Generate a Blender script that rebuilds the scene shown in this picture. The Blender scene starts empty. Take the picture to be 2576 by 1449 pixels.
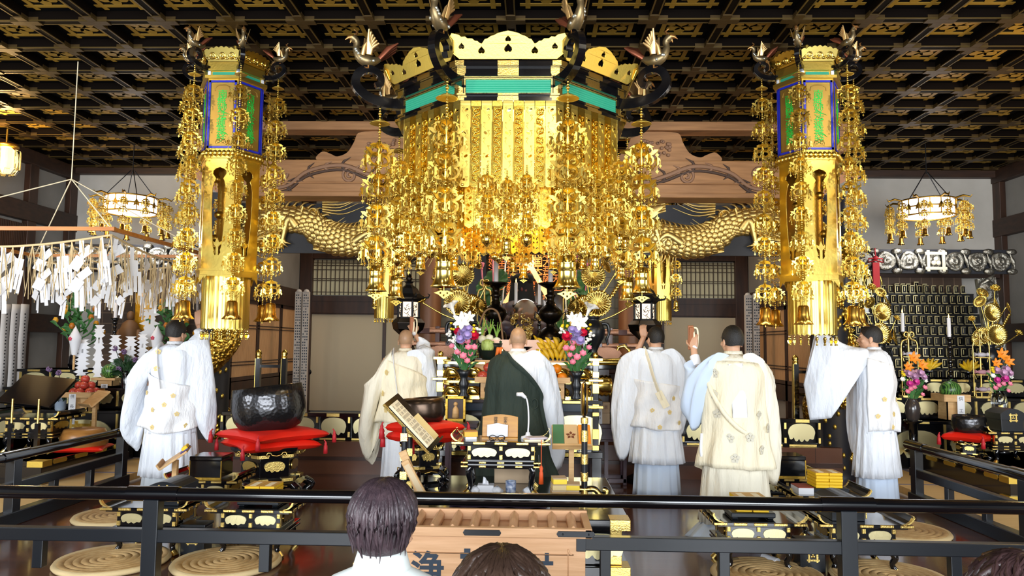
import bpy, math, random
from mathutils import Vector, Matrix, geometry
PI = math.pi
S = bpy.context.scene
C = S.collection
RN = random.Random(11)

# ---------------------------------------------------------------- camera
F = 1860.0
CAM = Vector((0, 0, 1.507))
CM = Matrix.Rotation(math.radians(1.63), 3, 'Z') @ Matrix.Rotation(math.radians(90 + 4.33), 3, 'X') @ Matrix.Rotation(math.radians(0.57), 3, 'Z')
cd = bpy.data.cameras.new('camera')
cam = bpy.data.objects.new('camera', cd)
C.objects.link(cam)
cam.matrix_world = Matrix.Translation(CAM) @ CM.to_4x4()
cd.sensor_width = 36.0
cd.lens = 36.0 * F / 2576
cd.clip_start = 0.05
S.camera = cam

def ray(px, py):
	return CM @ Vector(((px - 1288) / F, -(py - 724.5) / F, -1))

def at(px, py, Y):
	d = ray(px, py)
	return CAM + d * (Y / d.y)

def fl(px, py, z=0.0):
	d = ray(px, py)
	return CAM + d * ((z - CAM.z) / d.z)

# ---------------------------------------------------------------- world, daylight, exposure
w = bpy.data.worlds.new('world')
S.world = w
w.use_nodes = True
w.node_tree.nodes['Background'].inputs[0].default_value = (0.80, 0.90, 1.0, 1)
w.node_tree.nodes['Background'].inputs[1].default_value = 0.6
S.view_settings.view_transform = 'Standard'
S.view_settings.look = 'None'
S.view_settings.gamma = 1.0
S.view_settings.use_curve_mapping = False
S.view_settings.exposure = 0.35
S.cycles.use_denoising = True
S.cycles.max_bounces = 8
S.cycles.sample_clamp_indirect = 4.0

def lamp(kind, name, loc, power, col, size=0.1, aim=None, **kw):
	d = bpy.data.lights.new(name, kind)
	d.energy = power
	d.color = col
	if kind == 'AREA':
		d.shape = 'RECTANGLE'
		d.size, d.size_y = size if isinstance(size, tuple) else (size, size)
	else:
		d.shadow_soft_size = size
	for k, v in kw.items():
		setattr(d, k, v)
	o = bpy.data.objects.new(name, d)
	C.objects.link(o)
	o.location = loc
	if aim is not None:
		o.rotation_euler = (Vector(aim) - Vector(loc)).to_track_quat('-Z', 'Y').to_euler()
	return o

DAY = (0.90, 0.95, 1.0)
WARM = (1.0, 0.76, 0.45)
# the hall is open to the garden behind the visitors: daylight comes in from there
lamp('AREA', 'daylight_front_opening', (0.0, -3.2, 2.0), 900, DAY, (9.0, 2.6), (0, 8, 1.3))
# added area lights inside the walls boost side daylight on the aisle mats
lamp('AREA', 'daylight_boost_left', (-6.7, 3.6, 1.9), 170, DAY, (2.4, 2.0), (-4.2, 7.2, 0.4))
lamp('AREA', 'daylight_boost_right', (6.6, 3.6, 1.9), 150, DAY, (2.4, 2.0), (4.0, 7.2, 0.4))
# ceiling spotlights that temples hang in front of the altar
for sx, tx in ((-1.9, -0.9), (0.3, -0.2), (2.4, 0.6)):
	lamp('SPOT', 'ceiling_spot', (sx, 3.3, 3.95), 52, (1.0, 0.86, 0.62), 0.06, (tx, 6.4, 2.6), spot_size=math.radians(62), spot_blend=0.6)
lamp('AREA', 'sanctum_fill_light', (-0.2, 10.2, 4.1), 70, (1.0, 0.9, 0.74), (5.0, 1.6), (-0.2, 10.2, 0))  # added fill light, brightens the reed doors, altar and sliding doors
for sx in (-2.1, 1.7):
	lamp('SPOT', 'dragon_panel_fill_spot', (sx, 7.35, 4.02), 22, (1.0, 0.88, 0.66), 0.05, (sx * 1.05, 8.9, 2.95), spot_size=math.radians(105), spot_blend=0.8)  # added fill spots to brighten the dragon panels and great beam
for sx in (-3.6, 3.2):
	lamp('SPOT', 'column_spot', (sx, 3.9, 3.95), 55, (1.0, 0.84, 0.58), 0.06, (sx * 0.92, 7.5, 2.4), spot_size=math.radians(58), spot_blend=0.7)

# ---------------------------------------------------------------- mesh helpers
class MB:
	def __init__(s):
		s.v, s.f, s.m, s.s = [], [], [], []
		s.T = Matrix.Identity(4)

	def add(s, vs, fs, mi=0, sm=False):
		b = len(s.v)
		T = s.T
		s.v += [T @ Vector(p) for p in vs]
		s.f += [[b + i for i in f] for f in fs]
		s.m += [mi] * len(fs)
		s.s += [sm] * len(fs)
		return s

	def bb(s, x0, x1, y0, y1, z0, z1, mi=0):
		vs = [(x0, y0, z0), (x1, y0, z0), (x1, y1, z0), (x0, y1, z0), (x0, y0, z1), (x1, y0, z1), (x1, y1, z1), (x0, y1, z1)]
		return s.add(vs, [(3, 2, 1, 0), (4, 5, 6, 7), (0, 1, 5, 4), (1, 2, 6, 5), (2, 3, 7, 6), (3, 0, 4, 7)], mi)

	def box(s, c, d, mi=0, rot=None):
		T = s.T
		s.T = T @ Matrix.Translation(c) @ (rot.to_4x4() if rot is not None else Matrix.Identity(4))
		s.bb(-d[0] / 2, d[0] / 2, -d[1] / 2, d[1] / 2, -d[2] / 2, d[2] / 2, mi)
		s.T = T
		return s

	def beam(s, a, b, wd, ht, mi=0, up=(0, 0, 1)):
		a, b = Vector(a), Vector(b)
		x = (b - a)
		L = x.length
		x.normalize()
		y = Vector(up).cross(x)
		if y.length < 1e-4:
			y = Vector((0, 1, 0)).cross(x)
		y.normalize()
		z = x.cross(y)
		rot = Matrix((x, y, z)).transposed()
		return s.box((a + b) / 2, (L, wd, ht), mi, rot)

	def rings(s, rs, mi=0, sm=True, cap=True, close=True):
		n = len(rs[0])
		vs = [p for r in rs for p in r]
		fs = []
		m = n if close else n - 1
		for i in range(len(rs) - 1):
			for j in range(m):
				k = (j + 1) % n
				fs.append((i * n + j, i * n + k, (i + 1) * n + k, (i + 1) * n + j))
		s.add(vs, fs, mi, sm)
		if cap and close:
			s.add(list(rs[0]), [tuple(range(n - 1, -1, -1))], mi)
			s.add(list(rs[-1]), [tuple(range(n))], mi)
		return s

	def lathe(s, prof, n=20, mi=0, c=(0, 0, 0), sm=True, cap=True, ph=0.0, fn=None):
		rs = []
		for r, z in prof:
			rs.append([(c[0] + (r * (fn(2 * PI * j / n, z) if fn else 1)) * math.cos(2 * PI * j / n + ph), c[1] + (r * (fn(2 * PI * j / n, z) if fn else 1)) * math.sin(2 * PI * j / n + ph), c[2] + z) for j in range(n)])
		return s.rings(rs, mi, sm, cap)

	def cyl(s, a, b, r, n=12, mi=0, r2=None, sm=True):
		return s.tube([a, b], [r, r if r2 is None else r2], n, mi, sm=sm)

	def tube(s, path, r, n=8, mi=0, cap=True, flat=1.0, up=None, sm=True):
		P = [Vector(p) for p in path]
		L = len(P)
		if not isinstance(r, (list, tuple)):
			r = [r] * L
		t0 = (P[1] - P[0]).normalized()
		u = Vector(up) if up else (Vector((0, 0, 1)) if abs(t0.z) < 0.9 else Vector((1, 0, 0)))
		rs = []
		for i in range(L):
			t = (P[min(i + 1, L - 1)] - P[max(i - 1, 0)])
			if t.length < 1e-9:
				t = t0
			t = t.normalized()
			v = t.cross(u)
			if v.length < 1e-6:
				v = t.cross(Vector((0.3, 0.9, 0.1)))
			v.normalize()
			uu = v.cross(t).normalized()
			if not up:
				u = uu
			rs.append([tuple(P[i] + uu * (r[i] * math.cos(2 * PI * j / n)) + v * (r[i] * flat * math.sin(2 * PI * j / n))) for j in range(n)])
		return s.rings(rs, mi, sm, cap)

	def sph(s, c, r, nu=12, nv=8, mi=0, sm=True):
		if not isinstance(r, (list, tuple)):
			r = (r, r, r)
		vs = [(c[0], c[1], c[2] - r[2])]
		for i in range(1, nv):
			a = PI * i / nv
			for j in range(nu):
				b = 2 * PI * j / nu
				vs.append((c[0] + r[0] * math.sin(a) * math.cos(b), c[1] + r[1] * math.sin(a) * math.sin(b), c[2] - r[2] * math.cos(a)))
		vs.append((c[0], c[1], c[2] + r[2]))
		fs = []
		for j in range(nu):
			k = (j + 1) % nu
			fs.append((0, 1 + k, 1 + j))
			for i in range(nv - 2):
				fs.append((1 + i * nu + j, 1 + i * nu + k, 1 + (i + 1) * nu + k, 1 + (i + 1) * nu + j))
			fs.append((1 + (nv - 2) * nu + j, 1 + (nv - 2) * nu + k, len(vs) - 1))
		return s.add(vs, fs, mi, sm)

	def poly(s, pts, d, mi=0, holes=(), M=None, sm=False):
		"""2D outline (with holes) in local XY, extruded 0..d along local Z."""
		T = s.T
		if M is not None:
			s.T = T @ M
		loops = [list(pts)] + [list(h) for h in holes]
		flat = [p for l in loops for p in l]
		tri = geometry.tessellate_polygon([[Vector((p[0], p[1], 0)) for p in l] for l in loops])
		n = len(flat)
		vs = [(p[0], p[1], 0) for p in flat] + [(p[0], p[1], d) for p in flat]
		fs = []
		for t in tri:
			a, b, c = (flat[i] for i in t)
			ccw = (b[0] - a[0]) * (c[1] - a[1]) - (b[1] - a[1]) * (c[0] - a[0]) > 0
			t = tuple(t) if ccw else tuple(reversed(t))
			fs.append(tuple(n + i for i in t))
			fs.append(tuple(reversed(t)))
		b = 0
		for l in loops:
			L = len(l)
			ar = sum(l[i][0] * l[(i + 1) % L][1] - l[(i + 1) % L][0] * l[i][1] for i in range(L))
			for i in range(L):
				k = (i + 1) % L
				q = (b + i, b + k, n + b + k, n + b + i)
				fs.append(q if (ar > 0) == (b == 0) else tuple(reversed(q)))
			b += L
		s.add(vs, fs, mi, sm)
		s.T = T
		return s

	def grid(s, fn, nu, nv, mi=0, sm=True, wrap=False):
		vs = [fn(i / nu, j / nv) for i in range(nu + (0 if wrap else 1)) for j in range(nv + 1)]
		fs = []
		w = nv + 1
		N = nu if wrap else nu + 1
		for i in range(nu):
			k = (i + 1) % N
			for j in range(nv):
				fs.append((i * w + j, k * w + j, k * w + j + 1, i * w + j + 1))
		return s.add(vs, fs, mi, sm)

	def text(s, ch, size, mi=0, M=None, depth=0.002, bold=0.0):
		vs, fs = glyph(ch, bold)
		T = s.T
		if M is not None:
			s.T = T @ M
		s.add([(x * size, y * size, z * depth) for x, y, z in vs], fs, mi)
		s.T = T
		return s

	def build(s, name, mats, parent=None, bev=0.0, solid=0.0, sub=0, seg=2):
		me = bpy.data.meshes.new(name)
		me.from_pydata([tuple(p) for p in s.v], [], s.f)
		for m in (mats if isinstance(mats, (list, tuple)) else [mats]):
			me.materials.append(m)
		me.polygons.foreach_set('material_index', s.m)
		me.polygons.foreach_set('use_smooth', s.s)
		me.update()
		o = bpy.data.objects.new(name, me)
		C.objects.link(o)
		if parent is not None:
			o.parent = parent
		if solid:
			m = o.modifiers.new('thick', 'SOLIDIFY')
			m.thickness = solid
			m.offset = 0
		if bev:
			m = o.modifiers.new('edge', 'BEVEL')
			m.width = bev
			m.segments = seg
			m.limit_method = 'ANGLE'
			m.angle_limit = math.radians(40)
		if sub:
			m = o.modifiers.new('sub', 'SUBSURF')
			m.levels = m.render_levels = sub
		return o

def pieces(m, name, mats, parent, **kw):
	"""build every separate piece of a mesh as its own part"""
	par = list(range(len(m.v)))

	def find(i):
		while par[i] != i:
			par[i] = par[par[i]]
			i = par[i]
		return i
	for f in m.f:
		for i in f[1:]:
			par[find(i)] = find(f[0])
	bx = {}
	for k, f in enumerate(m.f):
		b = bx.setdefault(find(f[0]), [[9e9] * 3, [-9e9] * 3, []])
		b[2].append(k)
		for i in f:
			for q in range(3):
				b[0][q] = min(b[0][q], m.v[i][q])
				b[1][q] = max(b[1][q], m.v[i][q])
	gs = []
	for b in bx.values():
		hit = [g for g in gs if all(g[0][q] - .002 <= b[1][q] and b[0][q] - .002 <= g[1][q] for q in range(3))]
		for g in hit:
			gs.remove(g)
			b = [[min(x, y) for x, y in zip(b[0], g[0])], [max(x, y) for x, y in zip(b[1], g[1])], b[2] + g[2]]
		gs.append(b)
	for b in gs:
		n = MB()
		ids = sorted({i for k in b[2] for i in m.f[k]})
		mp = {i: j for j, i in enumerate(ids)}
		n.v = [m.v[i] for i in ids]
		for k in b[2]:
			n.f.append([mp[i] for i in m.f[k]])
			n.m.append(m.m[k])
			n.s.append(m.s[k])
		n.build(name, mats, parent, **kw)

_gl = {}

def glyph(ch, bold=0.0):
	"""one character (or a short line) as an extruded mesh, height ~1, centred"""
	key = (ch, bold)
	if key not in _gl:
		cu = bpy.data.curves.new('glyph', 'FONT')
		cu.body = ch
		cu.align_x = 'CENTER'
		cu.align_y = 'CENTER'
		cu.size = 1.0
		cu.extrude = 0.5
		cu.offset = bold
		cu.resolution_u = 2
		o = bpy.data.objects.new('glyph', cu)
		C.objects.link(o)
		dg = bpy.context.evaluated_depsgraph_get()
		me = bpy.data.meshes.new_from_object(o.evaluated_get(dg))
		vs = [(v.co.x, v.co.y, v.co.z + 0.5) for v in me.vertices]
		fs = [tuple(p.vertices) for p in me.polygons]
		bpy.data.objects.remove(o)
		bpy.data.curves.remove(cu)
		bpy.data.meshes.remove(me)
		_gl[key] = (vs, fs)
	return _gl[key]

def baked(o, name, mats, parent=None):
	"""apply an object's modifiers into a fresh mesh object"""
	dg = bpy.context.evaluated_depsgraph_get()
	dg.update()
	me = bpy.data.meshes.new_from_object(o.evaluated_get(dg))
	old = o.data
	bpy.data.objects.remove(o)
	bpy.data.meshes.remove(old)
	me.materials.clear()
	for m in mats:
		me.materials.append(m)
	n = bpy.data.objects.new(name, me)
	C.objects.link(n)
	if parent is not None:
		n.parent = parent
	return n

def tag(o, label, cat, group=None, kind=None):
	o['label'] = label
	o['category'] = cat
	if group:
		o['group'] = group
	if kind:
		o['kind'] = kind
	return o

def thing(name, label, cat, loc=(0, 0, 0), rz=0.0, group=None, sc=1.0):
	o = bpy.data.objects.new(name, None)
	C.objects.link(o)
	o.empty_display_size = 0.05
	o.location = loc
	o.rotation_euler = (0, 0, rz)
	o.scale = (sc, sc, sc) if not isinstance(sc, tuple) else sc
	return tag(o, label, cat, group)

def struct(o):
	o['kind'] = 'structure'
	return o

def kids(o):
	return [c for c in C.objects if c.parent == o]

def dup(root, loc=None, rz=None, label=None, group=None, sc=None, _p=None, _k=None):
	if _k is None:
		_k = {}
		for c in C.objects:
			if c.parent:
				_k.setdefault(c.parent.name, []).append(c)
	r = root.copy()
	C.objects.link(r)
	if _p is not None:
		r.parent = _p
	for ch in _k.get(root.name, ()):
		dup(ch, _p=r, _k=_k)
	if loc is not None:
		r.location = loc
	if rz is not None:
		r.rotation_euler = (0, 0, rz)
	if sc is not None:
		r.scale = (sc, sc, sc) if not isinstance(sc, tuple) else sc
	if label:
		r['label'] = label
	if group:
		r['group'] = group
	return r

def TR(x=0, y=0, z=0):
	return Matrix.Translation((x, y, z))

def RX(a):
	return Matrix.Rotation(a, 4, 'X')

def RY(a):
	return Matrix.Rotation(a, 4, 'Y')

def RZ(a):
	return Matrix.Rotation(a, 4, 'Z')

UPR = RX(PI / 2)          # local XY plane stood upright, facing -Y (towards the camera)

def lerp(a, b, t):
	return a + (b - a) * t

def spl(pts, n):
	"""Catmull-Rom through pts, n samples per span"""
	P = [Vector(p) for p in pts]
	P = [P[0] * 2 - P[1]] + P + [P[-1] * 2 - P[-2]]
	out = []
	for i in range(1, len(P) - 2):
		for k in range(n):
			t = k / n
			a, b, c, d = P[i - 1], P[i], P[i + 1], P[i + 2]
			out.append(0.5 * ((2 * b) + (c - a) * t + (2 * a - 5 * b + 4 * c - d) * t * t + (3 * b - a - 3 * c + d) * t ** 3))
	out.append(P[-2])
	return out

def circ(r, n=12, cx=0, cy=0, ry=None, ph=0):
	ry = r if ry is None else ry
	return [(cx + r * math.cos(2 * PI * i / n + ph), cy + ry * math.sin(2 * PI * i / n + ph)) for i in range(n)]

def scallop(w, h, n=5, k=5):
	"""cartouche outline with a cusped lower edge, the shape of the gilt inlays"""
	top = [(w / 2 * math.cos(a), 0.0 + h * 0.5 * math.sin(a)) for a in [PI * i / 14 for i in range(15)]]
	top = [(math.copysign(abs(x / (w / 2)) ** 0.7 * w / 2, x), y) for x, y in top]
	low = []
	for i in range(n):
		x0, x1 = -w / 2 * 0.98 + w * 0.98 * i / n, -w / 2 * 0.98 + w * 0.98 * (i + 1) / n
		for j in range(1, k + 1):
			t = j / k
			e = 1 - abs((x0 + x1) / w) ** 2 * 0.45
			low.append((lerp(x0, x1, t), -h * (0.34 * e + 0.16 * math.sin(PI * t) * e)))
	return top + low[:-1]

# ---------------------------------------------------------------- materials
def lin(h):
	h = h.lstrip('#')
	return tuple(((v / 255) / 12.92 if v / 255 <= 0.04045 else ((v / 255 + 0.055) / 1.055) ** 2.4) for v in (int(h[i:i + 2], 16) for i in (0, 2, 4))) + (1,)

def mat(name, col, rough=0.5, metal=0.0, bump=None, var=None, coat=0.0, emit=None, trans=0.0, alpha=1.0, sheen=0.0, stretch=None, spec=None, sss=0.0):
	m = bpy.data.materials.new(name)
	m.use_nodes = True
	nt = m.node_tree
	b = nt.nodes['Principled BSDF']
	c = lin(col) if isinstance(col, str) else tuple(col) + (1,)
	b.inputs['Base Color'].default_value = c
	b.inputs['Roughness'].default_value = rough
	b.inputs['Metallic'].default_value = metal
	b.inputs['Coat Weight'].default_value = coat
	b.inputs['Coat Roughness'].default_value = 0.08
	if spec is not None:
		b.inputs['Specular IOR Level'].default_value = spec
	b.inputs['Transmission Weight'].default_value = trans
	b.inputs['Alpha'].default_value = alpha
	b.inputs['Sheen Weight'].default_value = sheen
	if sss:
		b.inputs['Subsurface Weight'].default_value = sss
		b.inputs['Subsurface Radius'].default_value = (0.02, 0.008, 0.004)
	if emit:
		b.inputs['Emission Color'].default_value = lin(emit[0])
		b.inputs['Emission Strength'].default_value = emit[1]
	co = None
	if bump or var:
		tc = nt.nodes.new('ShaderNodeTexCoord')
		mp = nt.nodes.new('ShaderNodeMapping')
		nt.links.new(tc.outputs['Object'], mp.inputs[0])
		if stretch:
			mp.inputs['Scale'].default_value = stretch
		co = mp.outputs[0]
	if var:
		n = nt.nodes.new('ShaderNodeTexNoise')
		n.inputs['Scale'].default_value = var[0]
		n.inputs['Detail'].default_value = 4
		nt.links.new(co, n.inputs['Vector'])
		r = nt.nodes.new('ShaderNodeValToRGB')
		r.color_ramp.elements[0].position = 0.3
		r.color_ramp.elements[1].position = 0.72
		r.color_ramp.elements[0].color = lin(var[1])
		r.color_ramp.elements[1].color = c
		nt.links.new(n.outputs[0], r.inputs[0])
		nt.links.new(r.outputs[0], b.inputs['Base Color'])
	if bump:
		if bump[2] == 'v':
			n = nt.nodes.new('ShaderNodeTexVoronoi')
		else:
			n = nt.nodes.new('ShaderNodeTexNoise')
			n.inputs['Detail'].default_value = 5
		n.inputs['Scale'].default_value = bump[0]
		nt.links.new(co, n.inputs['Vector'])
		bp = nt.nodes.new('ShaderNodeBump')
		bp.inputs['Strength'].default_value = bump[1]
		bp.inputs['Distance'].default_value = bump[3] if len(bump) > 3 else 0.01
		nt.links.new(n.outputs[0], bp.inputs['Height'])
		nt.links.new(bp.outputs[0], b.inputs['Normal'])
	return m

GOLD = mat('gold_leaf', '#e8c964', 0.28, 1.0, bump=(40, 0.06, 'n'))
GOLDB = mat('gold_polished', '#eed070', 0.2, 1.0)
GOLDM = mat('gold_matte', '#dfc25e', 0.42, 1.0, bump=(60, 0.12, 'n'))
GOLDP = mat('gold_pale', '#e8dca8', 0.34, 0.85, bump=(90, 0.10, 'n'), stretch=(6, 6, 1))
GOLDD = mat('gold_old', '#b8923c', 0.36, 1.0, bump=(50, 0.25, 'n'))
GOLDH = mat('gold_hammered', '#e0b850', 0.3, 1.0, bump=(26, 0.7, 'v', 0.03))
GOLDC = mat('gold_crest_paint', '#9c7b2c', 0.5, 0.1)
FIT = mat('gilt_fitting', '#f0d07a', 0.28, 1.0, bump=(120, 0.25, 'n'))
BRONZEF = mat('bronze_fitting', '#4c3a1c', 0.5, 0.5, bump=(30, 0.2, 'n'))
COPPER = mat('copper_fitting', '#b78a70', 0.33, 1.0, bump=(130, 0.6, 'n', 0.006))
LACQ = mat('black_lacquer', '#0b0b0e', 0.14, 0.0, coat=0.5)
LACQM = mat('black_lacquer_satin', '#10151b', 0.33)
LACQB = mat('black_lacquer_brown', '#1b0e0a', 0.2, coat=0.3)
NAVY = mat('navy_board', '#12151f', 0.5)
BRONZE = mat('dark_bronze', '#26211d', 0.27, 0.9, bump=(14, 0.08, 'n'))
BOWLM = mat('rin_hammered', '#4a4a4c', 0.24, 0.9, bump=(34, 0.3, 'v', 0.008))
BOWLB = mat('rin_brown', '#4b3d33', 0.3, 0.9, bump=(18, 0.1, 'n'))
IRON = mat('black_iron', '#15161a', 0.45, 0.6)
KEYAKI = mat('keyaki_wood', '#ac7f54', 0.6, bump=(30, 0.1, 'n'), var=(9, '#8e6642'), stretch=(0.25, 1, 3))
BOXWOOD = mat('offering_box_wood', '#dcae84', 0.42, bump=(26, 0.08, 'n'), var=(7, '#c39468'), stretch=(0.35, 1, 5))
CARVE = mat('carved_keyaki', '#8b6a54', 0.65)
CARVED = mat('carved_keyaki_dark', '#4a3830', 0.7)
WOODD = mat('dark_wood', '#452a1a', 0.45, var=(8, '#2c1a10'), stretch=(2, 2, 0.3))
WOODV = mat('dark_wood_beam', '#3b2416', 0.5, var=(8, '#24150c'), stretch=(0.3, 1, 3))
PALEW = mat('pale_cypress', '#d9b27c', 0.5, var=(10, '#c0935c'), stretch=(0.4, 1, 4))
ORANGEW = mat('orange_cedar', '#c9863e', 0.45, var=(10, '#a9642a'), stretch=(0.3, 2, 4))
YELLOWW = mat('yellow_keyaki_board', '#c98f22', 0.35, var=(5, '#a96f12'), stretch=(0.6, 1, 6))
ROSEW = mat('rosewood', '#4a3038', 0.32, var=(9, '#33202a'), stretch=(3, 1, 1))
SLAT = mat('reed_slats', '#e0b682', 0.6, var=(60, '#b0855a'), stretch=(8, 8, 0.1))
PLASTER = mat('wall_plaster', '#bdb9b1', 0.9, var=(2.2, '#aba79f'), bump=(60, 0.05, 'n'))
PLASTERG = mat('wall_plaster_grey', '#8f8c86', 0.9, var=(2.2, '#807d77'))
FUSUMA = mat('sliding_door_paper', '#c4b79b', 0.85)
SHOJI = mat('shoji_paper', '#cfc7a4', 0.8)
PAPER = mat('white_paper', '#e3e4e8', 0.75)
PAPERC = mat('cream_paper', '#efe2c0', 0.75)
INK = mat('black_ink', '#141419', 0.6)
INKB = mat('blue_black_ink', '#1d2d3d', 0.55)
WRK = dict(bump=(4.5, 0.65, 'n', 0.06), stretch=(2.2, 2.2, 0.6))
CLOTHW = mat('white_robe', '#dfe4ec', 0.85, **WRK)
CLOTHI = mat('ivory_robe', '#e9e2cd', 0.85, **WRK)
CLOTHB = mat('pale_blue_hakama', '#c3d2e6', 0.85)
CLOTHG = mat('grey_hakama', '#b9bfc4', 0.85)
KESAW = mat('sheer_white_surplice', '#e6e7e9', 0.7, **WRK)
KESAC = mat('cream_surplice', '#ebe1c4', 0.65, **WRK)
EMBRO = mat('gold_embroidery', '#dcc382', 0.5)
EMBROG = mat('grey_flower_weave', '#cfc9b6', 0.6)
GREENK = mat('dark_green_robe', '#1d2b23', 0.8, **WRK)
SKIN = mat('skin', '#c99b7c', 0.5, sss=0.06)
SKINS = mat('shaved_scalp', '#b08c6c', 0.45, var=(20, '#9c7a5e'))
HAIR = mat('black_hair', '#15120f', 0.5, bump=(160, 0.5, 'n'))
HAIRB = mat('brown_hair', '#4a3a3f', 0.42, bump=(45, 0.3, 'n'), stretch=(6, 6, 0.6), var=(9, '#2c2228'))
BLOUSE = mat('white_blouse', '#e9f0ee', 0.8)
RED = mat('red_silk', '#d81c08', 0.5, bump=(22, 0.15, 'n'))
REDT = mat('red_tassel', '#b31a24', 0.6)
ORANGET = mat('orange_tassel', '#d8521a', 0.6)
PURPLE = mat('dark_purple_cloth', '#2a1a34', 0.8, bump=(30, 0.2, 'n'))
STRAW = mat('woven_straw', '#c9a874', 0.75, bump=(120, 0.5, 'n', 0.004), var=(20, '#b08c58'))
ROPE = mat('straw_rope', '#c9b184', 0.8)
TATAMI = mat('tatami', '#cfae74', 0.7, bump=(200, 0.2, 'n', 0.003), stretch=(1, 20, 1), var=(3, '#c2a068'))
TATAMIB = mat('tatami_border', '#77727e', 0.8)
GREENP = mat('green_enamel_panel', '#2f9f80', 0.45)
BLUEL = mat('blue_lacquer_border', '#1a28b4', 0.4)
GREENI = mat('bright_green_inscription', '#27c545', 0.5)
LEAF = mat('leaf_green', '#3f7a35', 0.5, var=(12, '#28562a'))
LEAFD = mat('dark_leaf', '#1f4020', 0.45, var=(12, '#132c16'))
STEM = mat('stem_green', '#4f7d3f', 0.6)
YELLOW = mat('yellow_paper_book', '#f2c318', 0.55)
YELLOWD = mat('yellow_book_cover', '#c79a4a', 0.6)
BANANA = mat('banana_peel', '#edc21e', 0.45, var=(16, '#c59a16'))
ORANGE = mat('orange_peel', '#f08a10', 0.45, bump=(90, 0.15, 'n', 0.003))
APPLE = mat('red_apple', '#a52a2a', 0.3, var=(9, '#c8553c'))
CARROT = mat('carrot_orange', '#ea7a2c', 0.5)
MELON = None
WHITEP = mat('white_plastic', '#e6e8ee', 0.35)
CANDLE = mat('candle_wax', '#efeff2', 0.4, sss=0.1)
FLAME = mat('candle_flame', '#ffd070', 0.5, emit=('#ffc055', 9.0))
SILVER = mat('silvered_carving', '#8d8a80', 0.34, 0.9, bump=(18, 0.8, 'n', 0.03))
GLASS = mat('clear_glass', '#f4f8fa', 0.03, trans=1.0)
MIRROR = mat('bronze_mirror', '#d9dbe0', 0.05, 1.0)
LITW = mat('lit_lantern_glass', '#fdfbf2', 0.4, emit=('#f4f3ff', 1.6))
LITY = mat('lit_lantern_amber', '#ffdf90', 0.4, emit=('#ffc45c', 5.0))
LITP = mat('lit_lantern_pale', '#f2dcc0', 0.5, emit=('#f2d8bc', 0.9))
LITO = mat('lit_orange_lacquer', '#e08a4c', 0.4, 0.6)
PETALW = mat('white_petal', '#f3f2ec', 0.55)
PETALY = mat('yellow_petal', '#f0d21c', 0.55)
PETALP = mat('lilac_petal', '#b3a2d6', 0.55)
PETALK = mat('pink_petal', '#e888a0', 0.55)
PETALR = mat('crimson_petal', '#cc1740', 0.5)
PETALM = mat('magenta_petal', '#d94ba4', 0.5)
PETALO = mat('orange_petal', '#ef9328', 0.5)
PETALV = mat('dull_violet_petal', '#6e5478', 0.6)
TAN = mat('tan_cardboard', '#b8a083', 0.8)
BLUEC = mat('blue_and_white_glaze', '#c9d0dc', 0.25, var=(38, '#2b4f86'))
STONE = mat('pale_stone_edge', '#b9b4b0', 0.8)
# ================================================================ the hall
X0 = -0.2            # axis of the hall
ZB = 4.17            # underside of the ceiling beams
XL, XR = -7.2, 7.0   # side walls

def plank_mat(name, c1, c2, c3, rough, scale, coat=0.0, rot=0.0, w=1.6, h=0.12):
	m = mat(name, c1, rough, coat=coat)
	nt = m.node_tree
	b = nt.nodes['Principled BSDF']
	tc = nt.nodes.new('ShaderNodeTexCoord')
	mp = nt.nodes.new('ShaderNodeMapping')
	mp.inputs['Rotation'].default_value = (0, 0, rot)
	br = nt.nodes.new('ShaderNodeTexBrick')
	br.inputs['Color1'].default_value = lin(c1)
	br.inputs['Color2'].default_value = lin(c2)
	br.inputs['Mortar'].default_value = lin('#120a07')
	br.inputs['Mortar Size'].default_value = 0.004
	br.inputs['Scale'].default_value = 1.0
	br.inputs['Brick Width'].default_value = w
	br.inputs['Row Height'].default_value = h
	ns = nt.nodes.new('ShaderNodeTexNoise')
	ns.inputs['Scale'].default_value = scale
	ns.inputs['Detail'].default_value = 5
	mp2 = nt.nodes.new('ShaderNodeMapping')
	mp2.inputs['Scale'].default_value = (0.15, 1, 1) if abs(rot) < 0.1 else (1, 0.15, 1)
	mx = nt.nodes.new('ShaderNodeMix')
	mx.data_type = 'RGBA'
	mx.inputs[7].default_value = lin(c3)
	nt.links.new(tc.outputs['Object'], mp.inputs[0])
	nt.links.new(tc.outputs['Object'], mp2.inputs[0])
	nt.links.new(mp.outputs[0], br.inputs['Vector'])
	nt.links.new(mp2.outputs[0], ns.inputs['Vector'])
	nt.links.new(ns.outputs[0], mx.inputs[0])
	nt.links.new(br.outputs[0], mx.inputs[6])
	nt.links.new(mx.outputs[2], b.inputs['Base Color'])
	return m

FLOORM = plank_mat('polished_floor_boards', '#5c3322', '#6d4029', '#3c2016', 0.17, 9, coat=0.3)
STEPM = plank_mat('step_boards', '#74462a', '#633a23', '#4c2b1a', 0.3, 9)
TILEM = mat('gold_leaf_squares_wall', '#6b6454', 0.5)

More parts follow.
